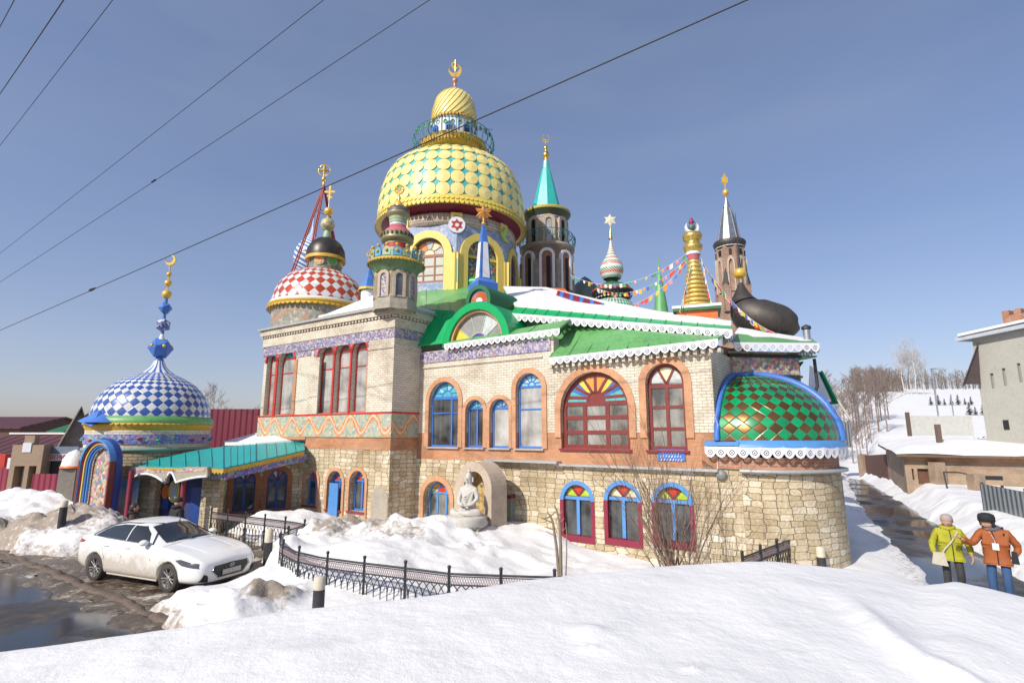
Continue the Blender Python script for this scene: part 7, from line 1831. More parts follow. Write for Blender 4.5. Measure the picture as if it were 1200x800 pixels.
def person(name_lab,base,facing,hgt,J,jacket,trouser,shoe,hat=None,hood=None,extra=None,group=None,haircol=None,headdir=0.0,coatlen=.0,headdrop=0.0):
    """J overrides joint positions, in metres for a 1.70 m figure; local x right, y forward(-), z up"""
    e=None
    j=dict(pel=(0,0,.92),wst=(0,0,1.05),chs=(0,0,1.27),nck=(0,0,1.43),hd0=(0,-.01,1.51),hd1=(0,-.015,1.62),
       ls=(.19,0,1.36),le=(.25,.02,1.10),lw=(.27,-.05,.86),rs=(-.19,0,1.36),re=(-.25,.02,1.10),rw=(-.27,-.05,.86),
       lh=(.10,0,.88),lk=(.11,-.03,.49),la=(.11,.02,.09),rh=(-.10,0,.88),rk=(-.11,-.03,.49),ra=(-.11,.02,.09))
    j.update(J); k=hgt/1.70
    j={a:V(b)*k for a,b in j.items()}
    names=['pel','wst','chs','nck','hd0','hd1','ls','le','lw','rs','re','rw','lh','lk','la','rh','rk','ra']
    ed=[('pel','wst'),('wst','chs'),('chs','nck'),('nck','hd0'),('hd0','hd1'),('chs','ls'),('ls','le'),('le','lw'),('chs','rs'),('rs','re'),('re','rw'),('pel','lh'),('lh','lk'),('lk','la'),('pel','rh'),('rh','rk'),('rk','ra')]
    rd=dict(pel=.10,wst=.09,chs=.10,nck=.05,hd0=.075,hd1=.085,ls=.055,le=.04,lw=.027,rs=.055,re=.04,rw=.027,lh=.085,lk=.055,la=.038,rh=.085,rk=.055,ra=.038)
    I={n:i for i,n in enumerate(names)}
    b1=skin([j[n] for n in names],[(I[a],I[c]) for a,c in ed],[rd[n]*k for n in names],2,0,'body')
    f=MB(); h=j['hd1']; hd=V((math.sin(headdir),-math.cos(headdir),-headdrop)).normalized(); rt=V((math.cos(headdir),math.sin(headdir),0))
    c=h-V((0,0,.04*k))
    f.sphere(c,.098*k,16,12,0,1.18)
    fc_=c+hd*.085*k
    f.tube([fc_+V((0,0,.015))*k,fc_+hd*.028*k-V((0,0,.022))*k],[.008*k,.015*k],6)
    for s in (-1,1):
        f.sphere(c+hd*.082*k+rt*s*.034*k+V((0,0,.012*k)),.013*k,8,6); f.tube([c+rt*s*.098*k+V((0,0,.02*k)),c+rt*s*.102*k-V((0,0,.035*k))],.013*k,6)
    f.tube([fc_-rt*.022*k-V((0,0,.052*k))-hd*.004*k,fc_+rt*.022*k-V((0,0,.052*k))-hd*.004*k],.006*k,5)
    f.lathe([(.075*k,-.10*k),(.05*k,-.135*k)],c+hd*.015,12)
    for s,wn,en in ((1,'lw','le'),(-1,'rw','re')):
        d=(j[wn]-j[en]).normalized(); hand(f,j[wn],d,V((s*.9,0,.3)) if abs(d.z)>.6 else V((0,0,1)),.17*k,.6,s)
    body=join([b1,mesh_of(f)],'person',skinm)
    po=bpy.data.objects.new('person',body); COL.objects.link(po); tag(po,name_lab,'person',group)
    def child(me,name,mat):
        me.materials.clear(); 
        for m_ in (mat if isinstance(mat,list) else [mat]): me.materials.append(m_)
        me.name=name; o=bpy.data.objects.new(name,me); COL.objects.link(o); o.parent=po; return o
    # jacket: thicker skin on torso and arms
    hem=j['pel']-V((0,0,(.10+coatlen)*k))
    jn=[hem,j['pel']+V((0,0,.06*k)),j['wst']+V((0,0,.05*k)),j['chs'],j['nck']-V((0,0,.03*k)),j['ls'],j['le'],j['lw'].lerp(j['le'],.10),j['rs'],j['re'],j['rw'].lerp(j['re'],.10)]
    je=[(0,1),(1,2),(2,3),(3,4),(3,5),(5,6),(6,7),(3,8),(8,9),(9,10)]
    jr=[(.218*k,.165*k),(.212*k,.16*k),(.200*k,.145*k),(.18*k,.135*k),.075*k,.088*k,.068*k,.052*k,.088*k,.068*k,.052*k]
    jm=skin(jn,je,jr,2,1,'jacket')
    from mathutils import noise as mn_
    for v_ in jm.vertices:
        q_=v_.co/k; dq=mn_.noise(V((q_.x*7,q_.y*7,q_.z*13)))*.016+mn_.noise(V((q_.x*17+5,q_.y*17,q_.z*26)))*.008; v_.co+=v_.normal*dq*k
    jo=child(jm,'jacket',jacket)
    tn=[j['pel'],j['lh'],j['lk'],j['la']+V((0,0,.02)),j['rh'],j['rk'],j['ra']+V((0,0,.02))]
    tm=skin(tn,[(0,1),(1,2),(2,3),(0,4),(4,5),(5,6)],[(.12*k,.11*k),.088*k,.076*k,.068*k,.088*k,.076*k,.068*k],2,0,'trousers'); child(tm,'trousers',trouser)
    for a in ('la','ra'):
        b=MB(); p=j[a]; b.tube([p+V((0,.05,-.035))*k,p+V((0,-.02,-.035))*k,p+V((0,-.12,-.05))*k,p+V((0,-.18,-.06))*k],[.05*k,.055*k,.048*k,.03*k],10); b.tube([p+V((0,0,.08))*k,p+V((0,0,-.03))*k],.055*k,10)
        child(mesh_of(b),'boot',shoe)
    if hat: 
        b=MB(); c2=c+V((0,0,.045*k))
        if hat[1]=='beanie':
            b.lathe([(.104*k,-.03*k),(.108*k,.0),(.100*k,.05*k),(.07*k,.085*k),(.03*k,.10*k),(.001,.102*k)],c2,20); b.lathe([(.106*k,-.035*k),(.112*k,-.02*k),(.110*k,.01*k)],c2,20)
        else:
            b.lathe([(.110*k,-.03*k),(.13*k,.0),(.135*k,.05*k),(.118*k,.10*k),(.06*k,.125*k),(.001,.128*k)],c2,20); b.lathe([(.11*k,-.03*k),(.132*k,-.03*k),(.135*k,.02*k)],c2,20)
            for s in (-1,1): b.tube([c2+rt*s*.11*k+V((0,0,-.02*k)),c2+rt*s*.105*k+V((0,0,-.12*k))],[.035*k,.02*k],8)
        child(mesh_of(b),'hat',hat[0])
    if haircol:
        b=MB(); b.sphere(c+V((0,.015,.02))*k-hd*.012*k,.108*k,16,12,0,1.15); b.tube([c-hd*.07*k,c-hd*.09*k-V((0,0,.16*k))],[.07*k,.04*k],10); child(mesh_of(b),'hair',haircol)
    if hood:
        b=MB(); b.tube([j['nck']+V((.10*math.cos(t),.02+.085*math.sin(t),.02+.02*math.sin(t)))*k for t in [2*PI*i/16 for i in range(16)]],.045*k,8,closed=True); child(mesh_of(b),'collar',hood)
    if extra: extra(po,j,k,child)
    po.location=base; po.rotation_euler=(0,0,facing)
    return po
lime=pm('lime_yellow_jacket',(.34,.33,.015),.75,var=.22,scale=6,bump=.5,bscale=12,dist=.02); orj=pm('rust_orange_jacket',(.31,.085,.02),.75,var=.22,scale=6,bump=.5,bscale=12,dist=.02)
blkc=pm('black_cloth',(.015,.015,.017),.8,var=.3); dgrey=pm('charcoal_trousers',(.035,.036,.038),.8,var=.3); jean=pm('blue_jeans',(.035,.085,.19),.8,var=.25,scale=6,bump=.4); boot=pm('black_boot',(.012,.012,.012),.5)
beige=pm('beige_knit',(.33,.28,.25),.9,var=.15); canvas=pm('canvas_bag',(.45,.42,.32),.85,var=.15)
def exA(po,j,k,child):
    b=MB(); c=j['chs']; p0=j['ls']+V((-.04,0,.06)); p1=c+V((.0,-.155,-.12)); p2=j['pel']+V((-.18,-.15,.02))
    b.tube([p0,j['ls']+V((-.06,-.115,.0)),p1+V((0,-.03,0)),c+V((-.12,-.19,-.26)),p2+V((0,-.04,0))],.018*k,5); child(mesh_of(b),'bag_strap',canvas)
    b=MB(); q=p2+V((-.05,-.06,-.10)); b.hexa([q+V((-.17,-.03,-.14)),q+V((.12,-.05,-.17)),q+V((.12,.03,-.17)),q+V((-.17,.04,-.14)),q+V((-.12,-.02,.12)),q+V((.08,-.03,.12)),q+V((.08,.02,.12)),q+V((-.12,.03,.12))]); child(mesh_of(b),'shoulder_bag',canvas)
    b=MB(); b.tube([j['nck']+V((.01,-.10,-.02)),c+V((.015,-.165,-.02)),j['wst']+V((.02,-.178,0)),j['pel']+V((.02,-.19,-.12))],.009,4); child(mesh_of(b),'zip',blkc)
def exB(po,j,k,child):
    b=MB(); c=j['chs']; b.tube([j['nck']+V((-.05,-.09,-.02)),c+V((0,-.165,-.03)),c+V((.0,-.185,-.1))],.006,4); child(mesh_of(b),'lanyard',white)
    b=MB(); b.box(c+V((0,-.195,-.16)),(.11,.012,.14)); child(mesh_of(b),'name_badge',white)
    b=MB(); b.tube([j['nck']+V((0,-.11,-.03)),c+V((.01,-.165,-.05)),j['wst']+V((.01,-.178,0)),j['pel']+V((.01,-.19,-.14))],.010,4); child(mesh_of(b),'zip',blkc)
    for s in (1,-1):
        b=MB(); b.tube([j['ls' if s>0 else 'rs']+V((-.05*s,.07,.07)),j['ls' if s>0 else 'rs']+V((-.06*s,-.10,.0)),c+V((.13*s,-.13,-.2))],.022,6); child(mesh_of(b),'backpack_strap',blkc)
    b=MB(); b.box(c+V((0,.20,-.02)),(.34,.18,.46)); child(mesh_of(b),'backpack',blkc)
    b=MB(); q=j['pel']+V((.27,-.05,.05)); b.hexa([q+V((-.05,-.08,-.14)),q+V((.08,-.08,-.14)),q+V((.08,.1,-.14)),q+V((-.05,.1,-.14)),q+V((-.03,-.06,.1)),q+V((.06,-.06,.1)),q+V((.06,.08,.1)),q+V((-.03,.08,.1))]); child(mesh_of(b),'hip_bag',blkc)
YA=12.9; pA=at(1120,690,YA); hA=at(1120,603,YA).z-.0
person('person in a lime yellow jacket and beige knit hat with a canvas shoulder bag',(pA.x,YA,.02),R(-30),hA*.99,dict(lw=(.33,-.10,.90),le=(.32,.02,1.10),rw=(-.30,-.10,.90),re=(-.30,.03,1.10),lk=(.11,-.10,.50),la=(.11,.04,.10),rk=(-.11,-.02,.49)),lime,dgrey,boot,(beige,'beanie'),lime,exA,headdrop=.25)
YB_=12.3; pB=at(1176,700,YB_); hB=at(1158,602,YB_).z
person('person in a rust orange jacket, black fur hat and jeans gesturing with one hand',(pB.x,YB_,.02),R(-42),hB*.985,dict(rw=(-.50,-.30,1.24),re=(-.34,-.10,1.14),lw=(.22,-.05,.93),le=(.33,.06,1.12),lk=(.10,-.08,.50),la=(.10,.0,.09),rk=(-.12,-.02,.49),nck=(-.03,-.02,1.43),hd0=(-.06,-.04,1.50),hd1=(-.08,-.06,1.60)),orj,jean,boot,(blkc,'fur'),pm('grey_scarf',(.10,.10,.11),.9),exB,headdir=-.6,headdrop=.35)
hc1=pm('dark_brown_hair',(.035,.02,.012),.6,var=.3); 
YC=16.6; pC=at(203,640,YC)
person('person in a black coat standing behind the white car by the porch',(pC.x,YC,.0),R(150),at(203,583,YC).z,dict(),blkc,blkc,boot,(blkc,'beanie'),blkc)
pD=at(152,640,16.3)
person('bareheaded person with dark brown hair behind the rear of the white car',(pD.x,16.3,.0),R(120),at(152,590,16.3).z,dict(),pm('brown_coat',(.06,.035,.022),.8,var=.4,scale=10),dgrey,boot,None,blkc,haircol=hc1)
# ================================================================== LEFT BACKGROUND
def box_house(name,lab,cat,x0,x1,y0,y1,Y,depth,wall,roofm,ridge='along',rise=0,over=.3,grp=None,zb=-.3,skew=0.0,build_roof=True):
    """front wall spans photo px x0..x1, top y0 at distance Y"""
    A=at(x0,y0,Y); B=at(x1,y0,Y+skew); fr=Fr(A,B); h=A.z; e=empty(name,(A.x,A.y,0),label=lab,cat=cat,group=grp)
    b=MB(); L=fr.L
    P=[fr.P(0,h,0),fr.P(L,h,0),fr.P(L,h,-depth),fr.P(0,h,-depth)]
    b.slab(P,h-zb); 
    if ridge=='across' and rise: 
        b.add([fr.P(0,h,0),fr.P(L,h,0),fr.P(L/2,h+rise,0)],[(0,1,2)]); b.add([fr.P(0,h,-depth),fr.P(L,h,-depth),fr.P(L/2,h+rise,-depth)],[(1,0,2)])
    if ridge=='along' and rise:
        for s in (0,L): b.add([fr.P(s,h,0),fr.P(s,h,-depth),fr.P(s,h+rise,-depth/2)],[(0,1,2) if s else (1,0,2)])
    part_(b,'wall',wall,e)
    if build_roof and rise:
        b=MB()
        if ridge=='along':
            r0,r1=fr.P(-over,h+rise+.05,-depth/2),fr.P(L+over,h+rise+.05,-depth/2)
            k=rise/(depth/2)*over
            b.slab([fr.P(-over,h-k+.05,over),fr.P(L+over,h-k+.05,over),r1,r0],.12); b.slab([fr.P(L+over,h-k+.05,-depth-over),fr.P(-over,h-k+.05,-depth-over),r0,r1],.12)
        else:
            r0,r1=fr.P(L/2,h+rise+.05,over),fr.P(L/2,h+rise+.05,-depth-over); k=rise/(L/2)*over
            b.slab([fr.P(-over,h-k+.05,over),r0,r1,fr.P(-over,h-k+.05,-depth-over)],.12); b.slab([r0,fr.P(L+over,h-k+.05,over),fr.P(L+over,h-k+.05,-depth-over),r1],.12)
        part_(b,'roof',roofm,e)
    return e,fr,h
def corr(name,c,sc_=30):
    t=NT(name); uv=t.coord('UV'); sp=t.new('ShaderNodeSeparateXYZ'); t.l.new(uv,sp.inputs[0]); s=t.math('SINE',t.math('MULTIPLY',sp.outputs[0],sc_)); n=t.noise(1.5,4); t.bump(s,.8,.04); return t.fin(t.mix(t.math('MULTIPLY',n,.5),c,sc(c,.55)),.5)
burg=corr('burgundy_corrugated_metal',(.17,.022,.04),16); burg2=corr('burgundy_fence_metal',(.26,.03,.06),22); brownr=corr('brown_roof_metal',(.10,.028,.026),9); grwood=pm('grey_boards',(.16,.145,.125),.85,var=.35,scale=6,bump=.4); tanw=pm('tan_plaster',(.34,.25,.17),.8,var=.15); greyc=corr('grey_corrugated_metal',(.22,.24,.25),26)
e,fr,h=box_house('burgundy_shed','long burgundy corrugated metal building behind the blue-domed pavilion','shed',222,330,479,479,36,8,burg,burg)
e,fr,h=box_house('brown_roof_house','low house under a wide brown metal roof at the far left','house',-60,66,538,500,33,9,pm('pinkish_wall',(.32,.22,.2),.8),brownr,'along',1.5,.5)
b=MB(); b.slab([fr.P(-.5,h+1.62,-4.5),fr.P(fr.L+.4,h+1.62,-4.5),fr.P(fr.L+.4,h+1.62,-4.2),fr.P(-.5,h+1.62,-4.2)],.12); part_(b,'roof_snow',rsnow,e)
e,fr,h=box_house('dark_red_house','dark red-brown gabled house behind the low brown roof','house',-60,24,500,494,44,8,pm('dark_wall',(.1,.05,.04),.8),brownr,'along',.9,.3)
e,fr,h=box_house('green_roof_shed','small shed with a green roof behind the wooden gable','shed',60,74,505,500,42,5,grwood,greend,'along',.7,.2)
e,fr,h=box_house('wooden_gable_house','old grey wooden house with a steep gable and snow on its slope','house',64,111,531,500,29,7,pm('light_boards',(.45,.38,.31),.85,var=.3),grwood,'across',2.5,.45,skew=1.1)
b=MB(); L=fr.L
b.slab([fr.P(L/2+.35,h+2.2,-.5),fr.P(L+.3,h+.0,-.5),fr.P(L+.3,h+.0,-6.5),fr.P(L/2+.35,h+2.2,-6.5)],.1); part_(b,'roof_snow',rsnow,e)
b=MB(); extr(b,fr,[rect(L*.35,L*.65,h-1.2,h-.3)],0,.06); part_(b,'window',paned,e)
e,fr,h=box_house('souvenir_kiosk','dark souvenir kiosk with a red-lettered sign','kiosk',36,94,524,524,27,4,pm('dark_kiosk',(.045,.035,.035),.7),grwood)
s0,_=fr.hit(36,540); s1,_=fr.hit(94,540); h1=fr.hit(60,530)[1]; b=MB(); extr(b,fr,[rect(0,fr.L,h-.35,h+.05)],0,.1); part_(b,'fascia',pm('bluegrey_board',(.14,.17,.22),.6,var=.3),e)
a0,z0=fr.hit(54,539.5); a1,_=fr.hit(86,539.5); _,z1=fr.hit(70,531.5); b=MB(); extr(b,fr,[rect(a0,a1,z0,z1)],0,.14); sg_=part_(b,'sign_board',pm('pale_sign',(.55,.55,.58),.6),e)
put_text('СУВЕНИРЫ',.30,redp,fr,(a0+a1)/2,(z0+z1)/2,.15,sg_,'sign_lettering',sx=.88)
# tan gateway
fr=Fr(at(9,560,26),at(46,560,26.3)); e=empty('tan_gateway',(fr.O.x,fr.O.y,0),label='tan gateway block with two tall narrow openings at the left',cat='gateway'); ht_=fr.hit(28,521)[1]; L=fr.L
b=MB(); o1=[rect(L*.16,L*.48,-.3,ht_-1.0)[0:4],rect(L*.62,L*.86,-.3,ht_-1.0)[0:4]]; extr(b,fr,[rect(0,L,-.4,ht_)]+[[(a,max(b_,-.2)) for a,b_ in q] for q in o1],-.8,0); part_(b,'wall',tanw,e)
b=MB(); extr(b,fr,[rect(L*.3,L*.62,ht_,ht_+.45)],-.5,-.1); part_(b,'top_block',tanw,e); b=MB(); extr(b,fr,[rect(L*.33,L*.6,ht_-.35,ht_+.1)],-.1,.03); part_(b,'white_tile',white,e)
for q in (.2,.68): b=MB(); extr(b,fr,[rect(L*q,L*(q+.2),-.2,ht_-1.1)],-.7,-.55); part_(b,'white_curtain',panel,e)
# burgundy fence, snow-topped stall, small bits
fr=Fr(at(38,560,25.2),at(95,560,25.0)); e=empty('burgundy_fence',(fr.O.x,fr.O.y,0),label='burgundy metal fence below the souvenir kiosk',cat='fence'); b=MB(); extr(b,fr,[rect(0,fr.L,0,fr.hit(60,555)[1])],-.06,0); part_(b,'panel',burg2,e)
for k in range(4): b=MB(); b.box(fr.P(fr.L*k/3,.9,-.1),(.08,.08,1.9)); part_(b,'post',iron,e)
fr=Fr(at(-80,560,28),at(12,560,27.5)); e=empty('red_fence',(fr.O.x,fr.O.y,0),label='pinkish red fence at the far left edge behind the snow pile',cat='fence'); b=MB(); extr(b,fr,[rect(0,fr.L,0,fr.hit(5,549)[1])],-.06,0); part_(b,'panel',burg2,e)
c=at(86,551,23.8); e=empty('market_stall',(c.x,c.y,0),label='small stall with an orange rim and a heap of snow on its roof',cat='stall'); r=dist_px(13,3,23.8)
b=MB(); b.lathe([(r,.0),(r*1.02,.08),(r*.95,.1)],(c.x,c.y,at(0,548,23.8).z),24); part_(b,'orange_rim',orangep,e)
b=MB(); b.lathe([(r*.96,0),(r*.85,.3),(r*.55,.58),(.01,.72)],(c.x,c.y,at(0,546,23.8).z),24); part_(b,'roof_snow',rsnow,e)
b=MB(); b.box((c.x,c.y,at(0,549,23.8).z/2),(r*1.5,r*1.3,at(0,549,23.8).z)); part_(b,'body',grwood,e)
c=at(10,530,29); e=empty('ice_cream_stand',(c.x,c.y,0),label='tiny red and white stand at the left edge of the photo',cat='stand'); b=MB(); b.box((c.x-.5,c.y,at(0,535,29).z-.2),(1.2,.5,.7)); part_(b,'red_panel',redp,e); b=MB(); b.box((c.x+.6,c.y,at(0,540,29).z/2),(.7,.5,at(0,532,29).z)); part_(b,'white_cabinet',white,e)
# ================================================================== RIGHT BACKGROUND
shedb=bricks('weathered_shed_brick',(.42,.33,.22),(.5,.30,.19),(.34,.30,.24),.25,.085,.014,distort=.06,bmp=.7,var=.4)
A=at(1058,532,24.0); B=at(1225,537,17.5)
fr=Fr(at(1060,545,31),at(1270,545,27.5)); hw_=fr.hit(1100,533)[1]; e=empty('brick_shed',(fr.O.x,fr.O.y,0),label='low weathered brick building with a thick snow-covered flat roof',cat='shed')
L=fr.L; bk0=v2(at(1040,545,38)); bdir=(bk0-fr.O)
op=[]
for x0,x1,y0,y1 in ((1066,1072,549,562),(1077,1090,549,567)):
    s0,a=fr.hit(x0,y1); s1,_=fr.hit(x1,y1); _,bq=fr.hit((x0+x1)/2,y0); op.append(rect(s0,s1,max(.3,a),bq))
b=MB(); extr(b,fr,[rect(0,L,-.3,hw_)]+op,-.35,0); fl=Fr(bk0,fr.O); extr(b,fl,[[(0,-.3),(fl.L,-.3),(fl.L,hw_),(0,hw_+.35)]],-.3,.0); part_(b,'wall',shedb,e)
b=MB(); extr(b,fr,[rect(-.02,L,hw_-.32,hw_-.10)],0,.02); part_(b,'orange_brick_course',orangeb,e)
for q in op: b=MB(); extr(b,fr,[q],-.3,-.2); part_(b,'rusty_door',pm('rust_%d'%int(q[0][0]*10),(.13,.06,.035),.8,var=.4),e)
b=MB(); extr(b,fr,[rect(fr.hit(1152,560)[0],fr.hit(1175,560)[0],hw_-1.25,hw_-1.05)],-.1,.03); part_(b,'dark_slot',dark,e)
rf=[fr.P(-.4,hw_+.02,.6),fr.P(L,hw_+.02,.6),V((fr.P(L,0,0).x+bdir.x,fr.P(L,0,0).y+bdir.y,hw_+.55)),V((bk0.x-.5,bk0.y,hw_+.45))]
b=MB(); b.slab(rf,.12); part_(b,'roof',wood,e)
def snow_slab(pts,t,name,parent,cuts=18,bulge=.22):
    mb=MB(); n=cuts
    P=[V(p) for p in pts]; g=[]
    for j in range(n+1):
        for i in range(n+1):
            u,v=i/n,j/n; p=(P[0].lerp(P[1],u)).lerp(P[3].lerp(P[2],u),v); e_=min(1,7*min(u,1-u,v,1-v)); p.z+=.02+t*(e_**.5)+bulge*math.sin(PI*u)*math.sin(PI*v)+.05*math.sin(u*9+v*7); g.append(p)
    mb.add(g,[(j*(n+1)+i,j*(n+1)+i+1,(j+1)*(n+1)+i+1,(j+1)*(n+1)+i) for j in range(n) for i in range(n)],0,smooth=True)
    return mb.build(name,rsnow,parent)
snow_slab(rf,.34,'roof_snow',e)
an=Fr(at(1013,545,47),at(1039,545,38.3)); b=MB(); extr(b,an,[[(0,-.3),(an.L,-.3),(an.L,an.hit(1038,532)[1]),(0,an.hit(1014,534)[1])]],-1.5,0); part_(b,'rusty_annex',pm('rusty_brown_sheet',(.14,.06,.04),.8,var=.4,scale=4),e)
b=MB(); b.box(an.P(.4,1.0,.1),(.6,.6,2.0)); part_(b,'brick_pier',shedb,e)
b=MB(); p=fr.P(fr.hit(1098,560)[0],0,.35); b.box((p.x,p.y,1.15),(.6,.45,2.1)); part_(b,'brick_pier',shedb,e)
b=MB(); p=at(1144,565,27.5); b.box((p.x,p.y,1.0),(.55,.5,1.5)); part_(b,'brick_pier',shedb,e)
b=MB(); b.tube([at(1105,553,28.3),at(1122,553,28),at(1142,557,27.5)],.04,5); b.tube([at(1106,553,28.3),at(1110,572,28.0)],.04,5); part_(b,'pipe_frame',iron,e)
for (px,y0,y1,Y) in ((1101,500,518,32),(1065,485,500,44)):
    p=at(px,y1,Y); b=MB(); b.box((p.x,p.y,(at(px,y0,Y).z+p.z)/2-.3),(.24,.2,at(px,y0,Y).z-p.z+.9)); o=b.build('brown_post',wood,origin=p); tag(o,'short brown post standing in snow %s'%('beyond the snowy shed roof' if px>1080 else 'on the slope, farther post'),'post',group='brown posts in the snow')
fr=Fr(at(1149,575,21),at(1230,590,17.6)); e=empty('grey_metal_fence',(fr.O.x,fr.O.y,0),label='grey corrugated metal fence at the right edge in front of the brick shed',cat='fence'); b=MB(); z1=at(0,566,21).z; z2=z1-.12; extr(b,fr,[[(0,.4),(fr.L,.4),(fr.L,z2),(0,z1)]],-.05,0); part_(b,'panel',greyc,e)
for k in range(4): b=MB(); b.box(fr.P(fr.L*k/3,z2/2+.2,-.08),(.06,.06,z2-.1)); part_(b,'post',iron,e)
# white house
fr=Fr(at(1147,450,31),at(1240,450,27.8)); zt_=fr.hit(1160,392)[1]; e=empty('pale_house',(fr.O.x,fr.O.y,1),label='tall pale plastered house with a snowy roof and brick parapet at the right edge',cat='house')
pale=pm('pale_grey_plaster',(.36,.355,.31),.85,var=.12,scale=1.0); b=MB(); L=fr.L; wh=[]
for x,y0,y1 in ((1164.5,437,455),(1179,431,452),(1197,425,448)):
    s0,a=fr.hit(x-2,y1); s1,_=fr.hit(x+2,y1); _,t_=fr.hit(x,y0); wh.append(rect(s0,s1,a,t_))
extr(b,fr,[rect(0,L,0,zt_)]+wh,-.3,0); fl=Fr(fr.P(0.3,0,-7),fr.P(0,0,0)); extr(b,fl,[rect(0,7,0,zt_-.3)],-.3,0); part_(b,'wall',pale,e)
for q in wh: b=MB(); extr(b,fr,[q],-.25,-.15); part_(b,'slit_window',pm('recessed_plaster%d'%int(q[0][0]*10),(.28,.28,.25),.8),e)
b=MB(); s0,a=fr.hit(1177,503); b2_,t_=fr.hit(1179,492); extr(b,fr,[rect(s0,s0+.25,a,t_)],-.02,.05); part_(b,'lower_window',dark,e)
b=MB(); b.slab([fr.P(-.62,zt_+.05,.5),fr.P(L,zt_+.35,.5),fr.P(L,zt_+.9,-7),fr.P(-.62,zt_+.5,-7)],.25); rf_=part_(b,'roof',pm('pale_roof_edge',(.42,.45,.5),.5),e)
b=MB(); b.slab([fr.P(-.4,zt_+.22,.6),fr.P(L,zt_+.55,.6),fr.P(L,zt_+1.1,-6.8),fr.P(-.4,zt_+.7,-6.8)],.15); part_(b,'roof_snow',rsnow,e)
b=MB(); q0=[at(1146,401,30.6),at(1148,402,35),at(1130,449,35),at(1128,450,30.6)]; b.slab(q0,.15); b.add([at(1146,402,30.7),at(1149,450,30.7),at(1128,450,30.7)],[(0,2,1)]); part_(b,'side_roof',pm('dark_brown_shingle',(.07,.05,.05),.8,var=.3),e)
b=MB(); s0,_=fr.hit(1163,383); 
extr(b,fr,[rect(s0,L,zt_+.45,zt_+1.15)],-2.5,-1.2)
for k in range(9): extr(b,fr,[rect(s0+k*.55,s0+k*.55+.33,zt_+1.15,zt_+1.45)],-2.5,-1.2)
part_(b,'brick_parapet',redb,e)
# fences and boxes at the far end of the road
for (x0,x1,y0,y1,Y,m,nm,lab) in ((974,998,494,510,46,greyc,'grey_gate','small grey metal gate far down the side road'),(1068,1140,487,497,48,pm('pale_long_wall',(.55,.55,.5),.8),'pale_low_wall','long pale low wall across the far snowy slope')):
    fr=Fr(at(x0,y1,Y),at(x1,y1,Y)); b=MB(); extr(b,fr,[rect(0,fr.L,fr.hit(x0,y1)[1]-1,fr.hit(x0,y0)[1])],-.2,0); o=b.build(nm,m,origin=fr.P(0,0,0)); tag(o,lab,'gate' if 'gate' in nm else 'wall')
for (px,py,Y) in ((1141,486,60),(1152,486,60),(1041,500,44)):
    p=at(px,py,Y); g_=Hs(p.x,p.y); b=MB(); rgb=random.Random(px)
    for q_ in range(90):
        c_=V((p.x,p.y,g_+.25))+V((rgb.gauss(0,.38),rgb.gauss(0,.3),abs(rgb.gauss(0,.32)))); d1=V((rgb.uniform(-1,1),rgb.uniform(-1,1),rgb.uniform(-1,1)))*.25; d2=V((rgb.uniform(-1,1),rgb.uniform(-1,1),rgb.uniform(-1,1)))*.25; b.add([c_,c_+d1,c_+d2],[(0,1,2)])
    o=b.build('dark_bush',pm('dark_bush%d'%px,(.03,.03,.025),.9),origin=p); tag(o,'small dark bush on the far snow at the right','bush',group='dark bushes on the snow')
# poles
for (px,py0,py1,Y,r,lab) in ((1096,432,487,70,.10,'tall thin lamp pole on the far snowy slope'),(1118,462,485,75,.07,'shorter pole to the right of the tall lamp pole')):
    a=at(px-4,py0,Y); g_=V((at(px+3,py1,Y).x,Y,at(px,py1,Y).z-1)); g_.x=a.x; b=MB(); b.tube([g_,a],r,6); 
    if px==1096: b.box(a+V((.3,0,0)),(.8,.2,.12))
    tag(b.build('far_pole',tin,origin=g_),lab,'pole')
# leaning boards by the porch
b=MB(); b.tube([at(981,468,24),at(997,492,23.5)],.05,5); tag(b.build('leaning_plank',pm('pale_plank',(.5,.45,.38),.8),origin=at(990,480,23.7)),'pale plank leaning away from the side porch','plank')
# ---- trees
def bare_tree(name,seed,h,r,mat,lv=3,kids=(3,5),spread=.6,steps=5,bare=.35):
    rg=random.Random(seed); b=MB(); pts=[];rr=[]; x=y=0
    n=8
    for i in range(n+1):
        f=i/n; pts.append(V((x,y,h*f))); rr.append(r*(1-.88*f)); x+=rg.uniform(-.03,.03)*h*.3; y+=rg.uniform(-.03,.03)*h*.3
    t=MB(); t.tube(pts,rr,6); b=MB()
    for i in range(int(h*2.2)):
        f=bare+(1-bare)*rg.random(); j=min(n-1,int(f*n)); p=pts[j].lerp(pts[j+1],f*n-j); az=rg.uniform(0,2*PI); d=V((math.cos(az),math.sin(az),rg.uniform(.5,1.4)))
        branch(b,p,d,h*.30*(1.15-f*.7),max(.012,rr[j]*.45),lv-1,rg,3,.14,spread,kids,.25,.012,3)
    e=empty(name,(0,0,0)); part_(t,'trunk',mat,e); part_(b,'crown',mat,e); return e
tk=pm('brown_tree_bark',(.26,.205,.175),.9,var=.25,bump=0); birchm=pm('pale_birch_bark',(.50,.47,.43),.85,var=.3,bump=0)
protos=[bare_tree('bare_tree',s,9,.13,tk,3) for s in (1,2,3)]; first=[True]*3
birch=bare_tree('bare_birch',9,12,.15,birchm,3,bare=.3)
rg=random.Random(5); k=0
pos_words=['behind the side porch','beside the far road','among the dense brown thicket','at the edge of the thicket']
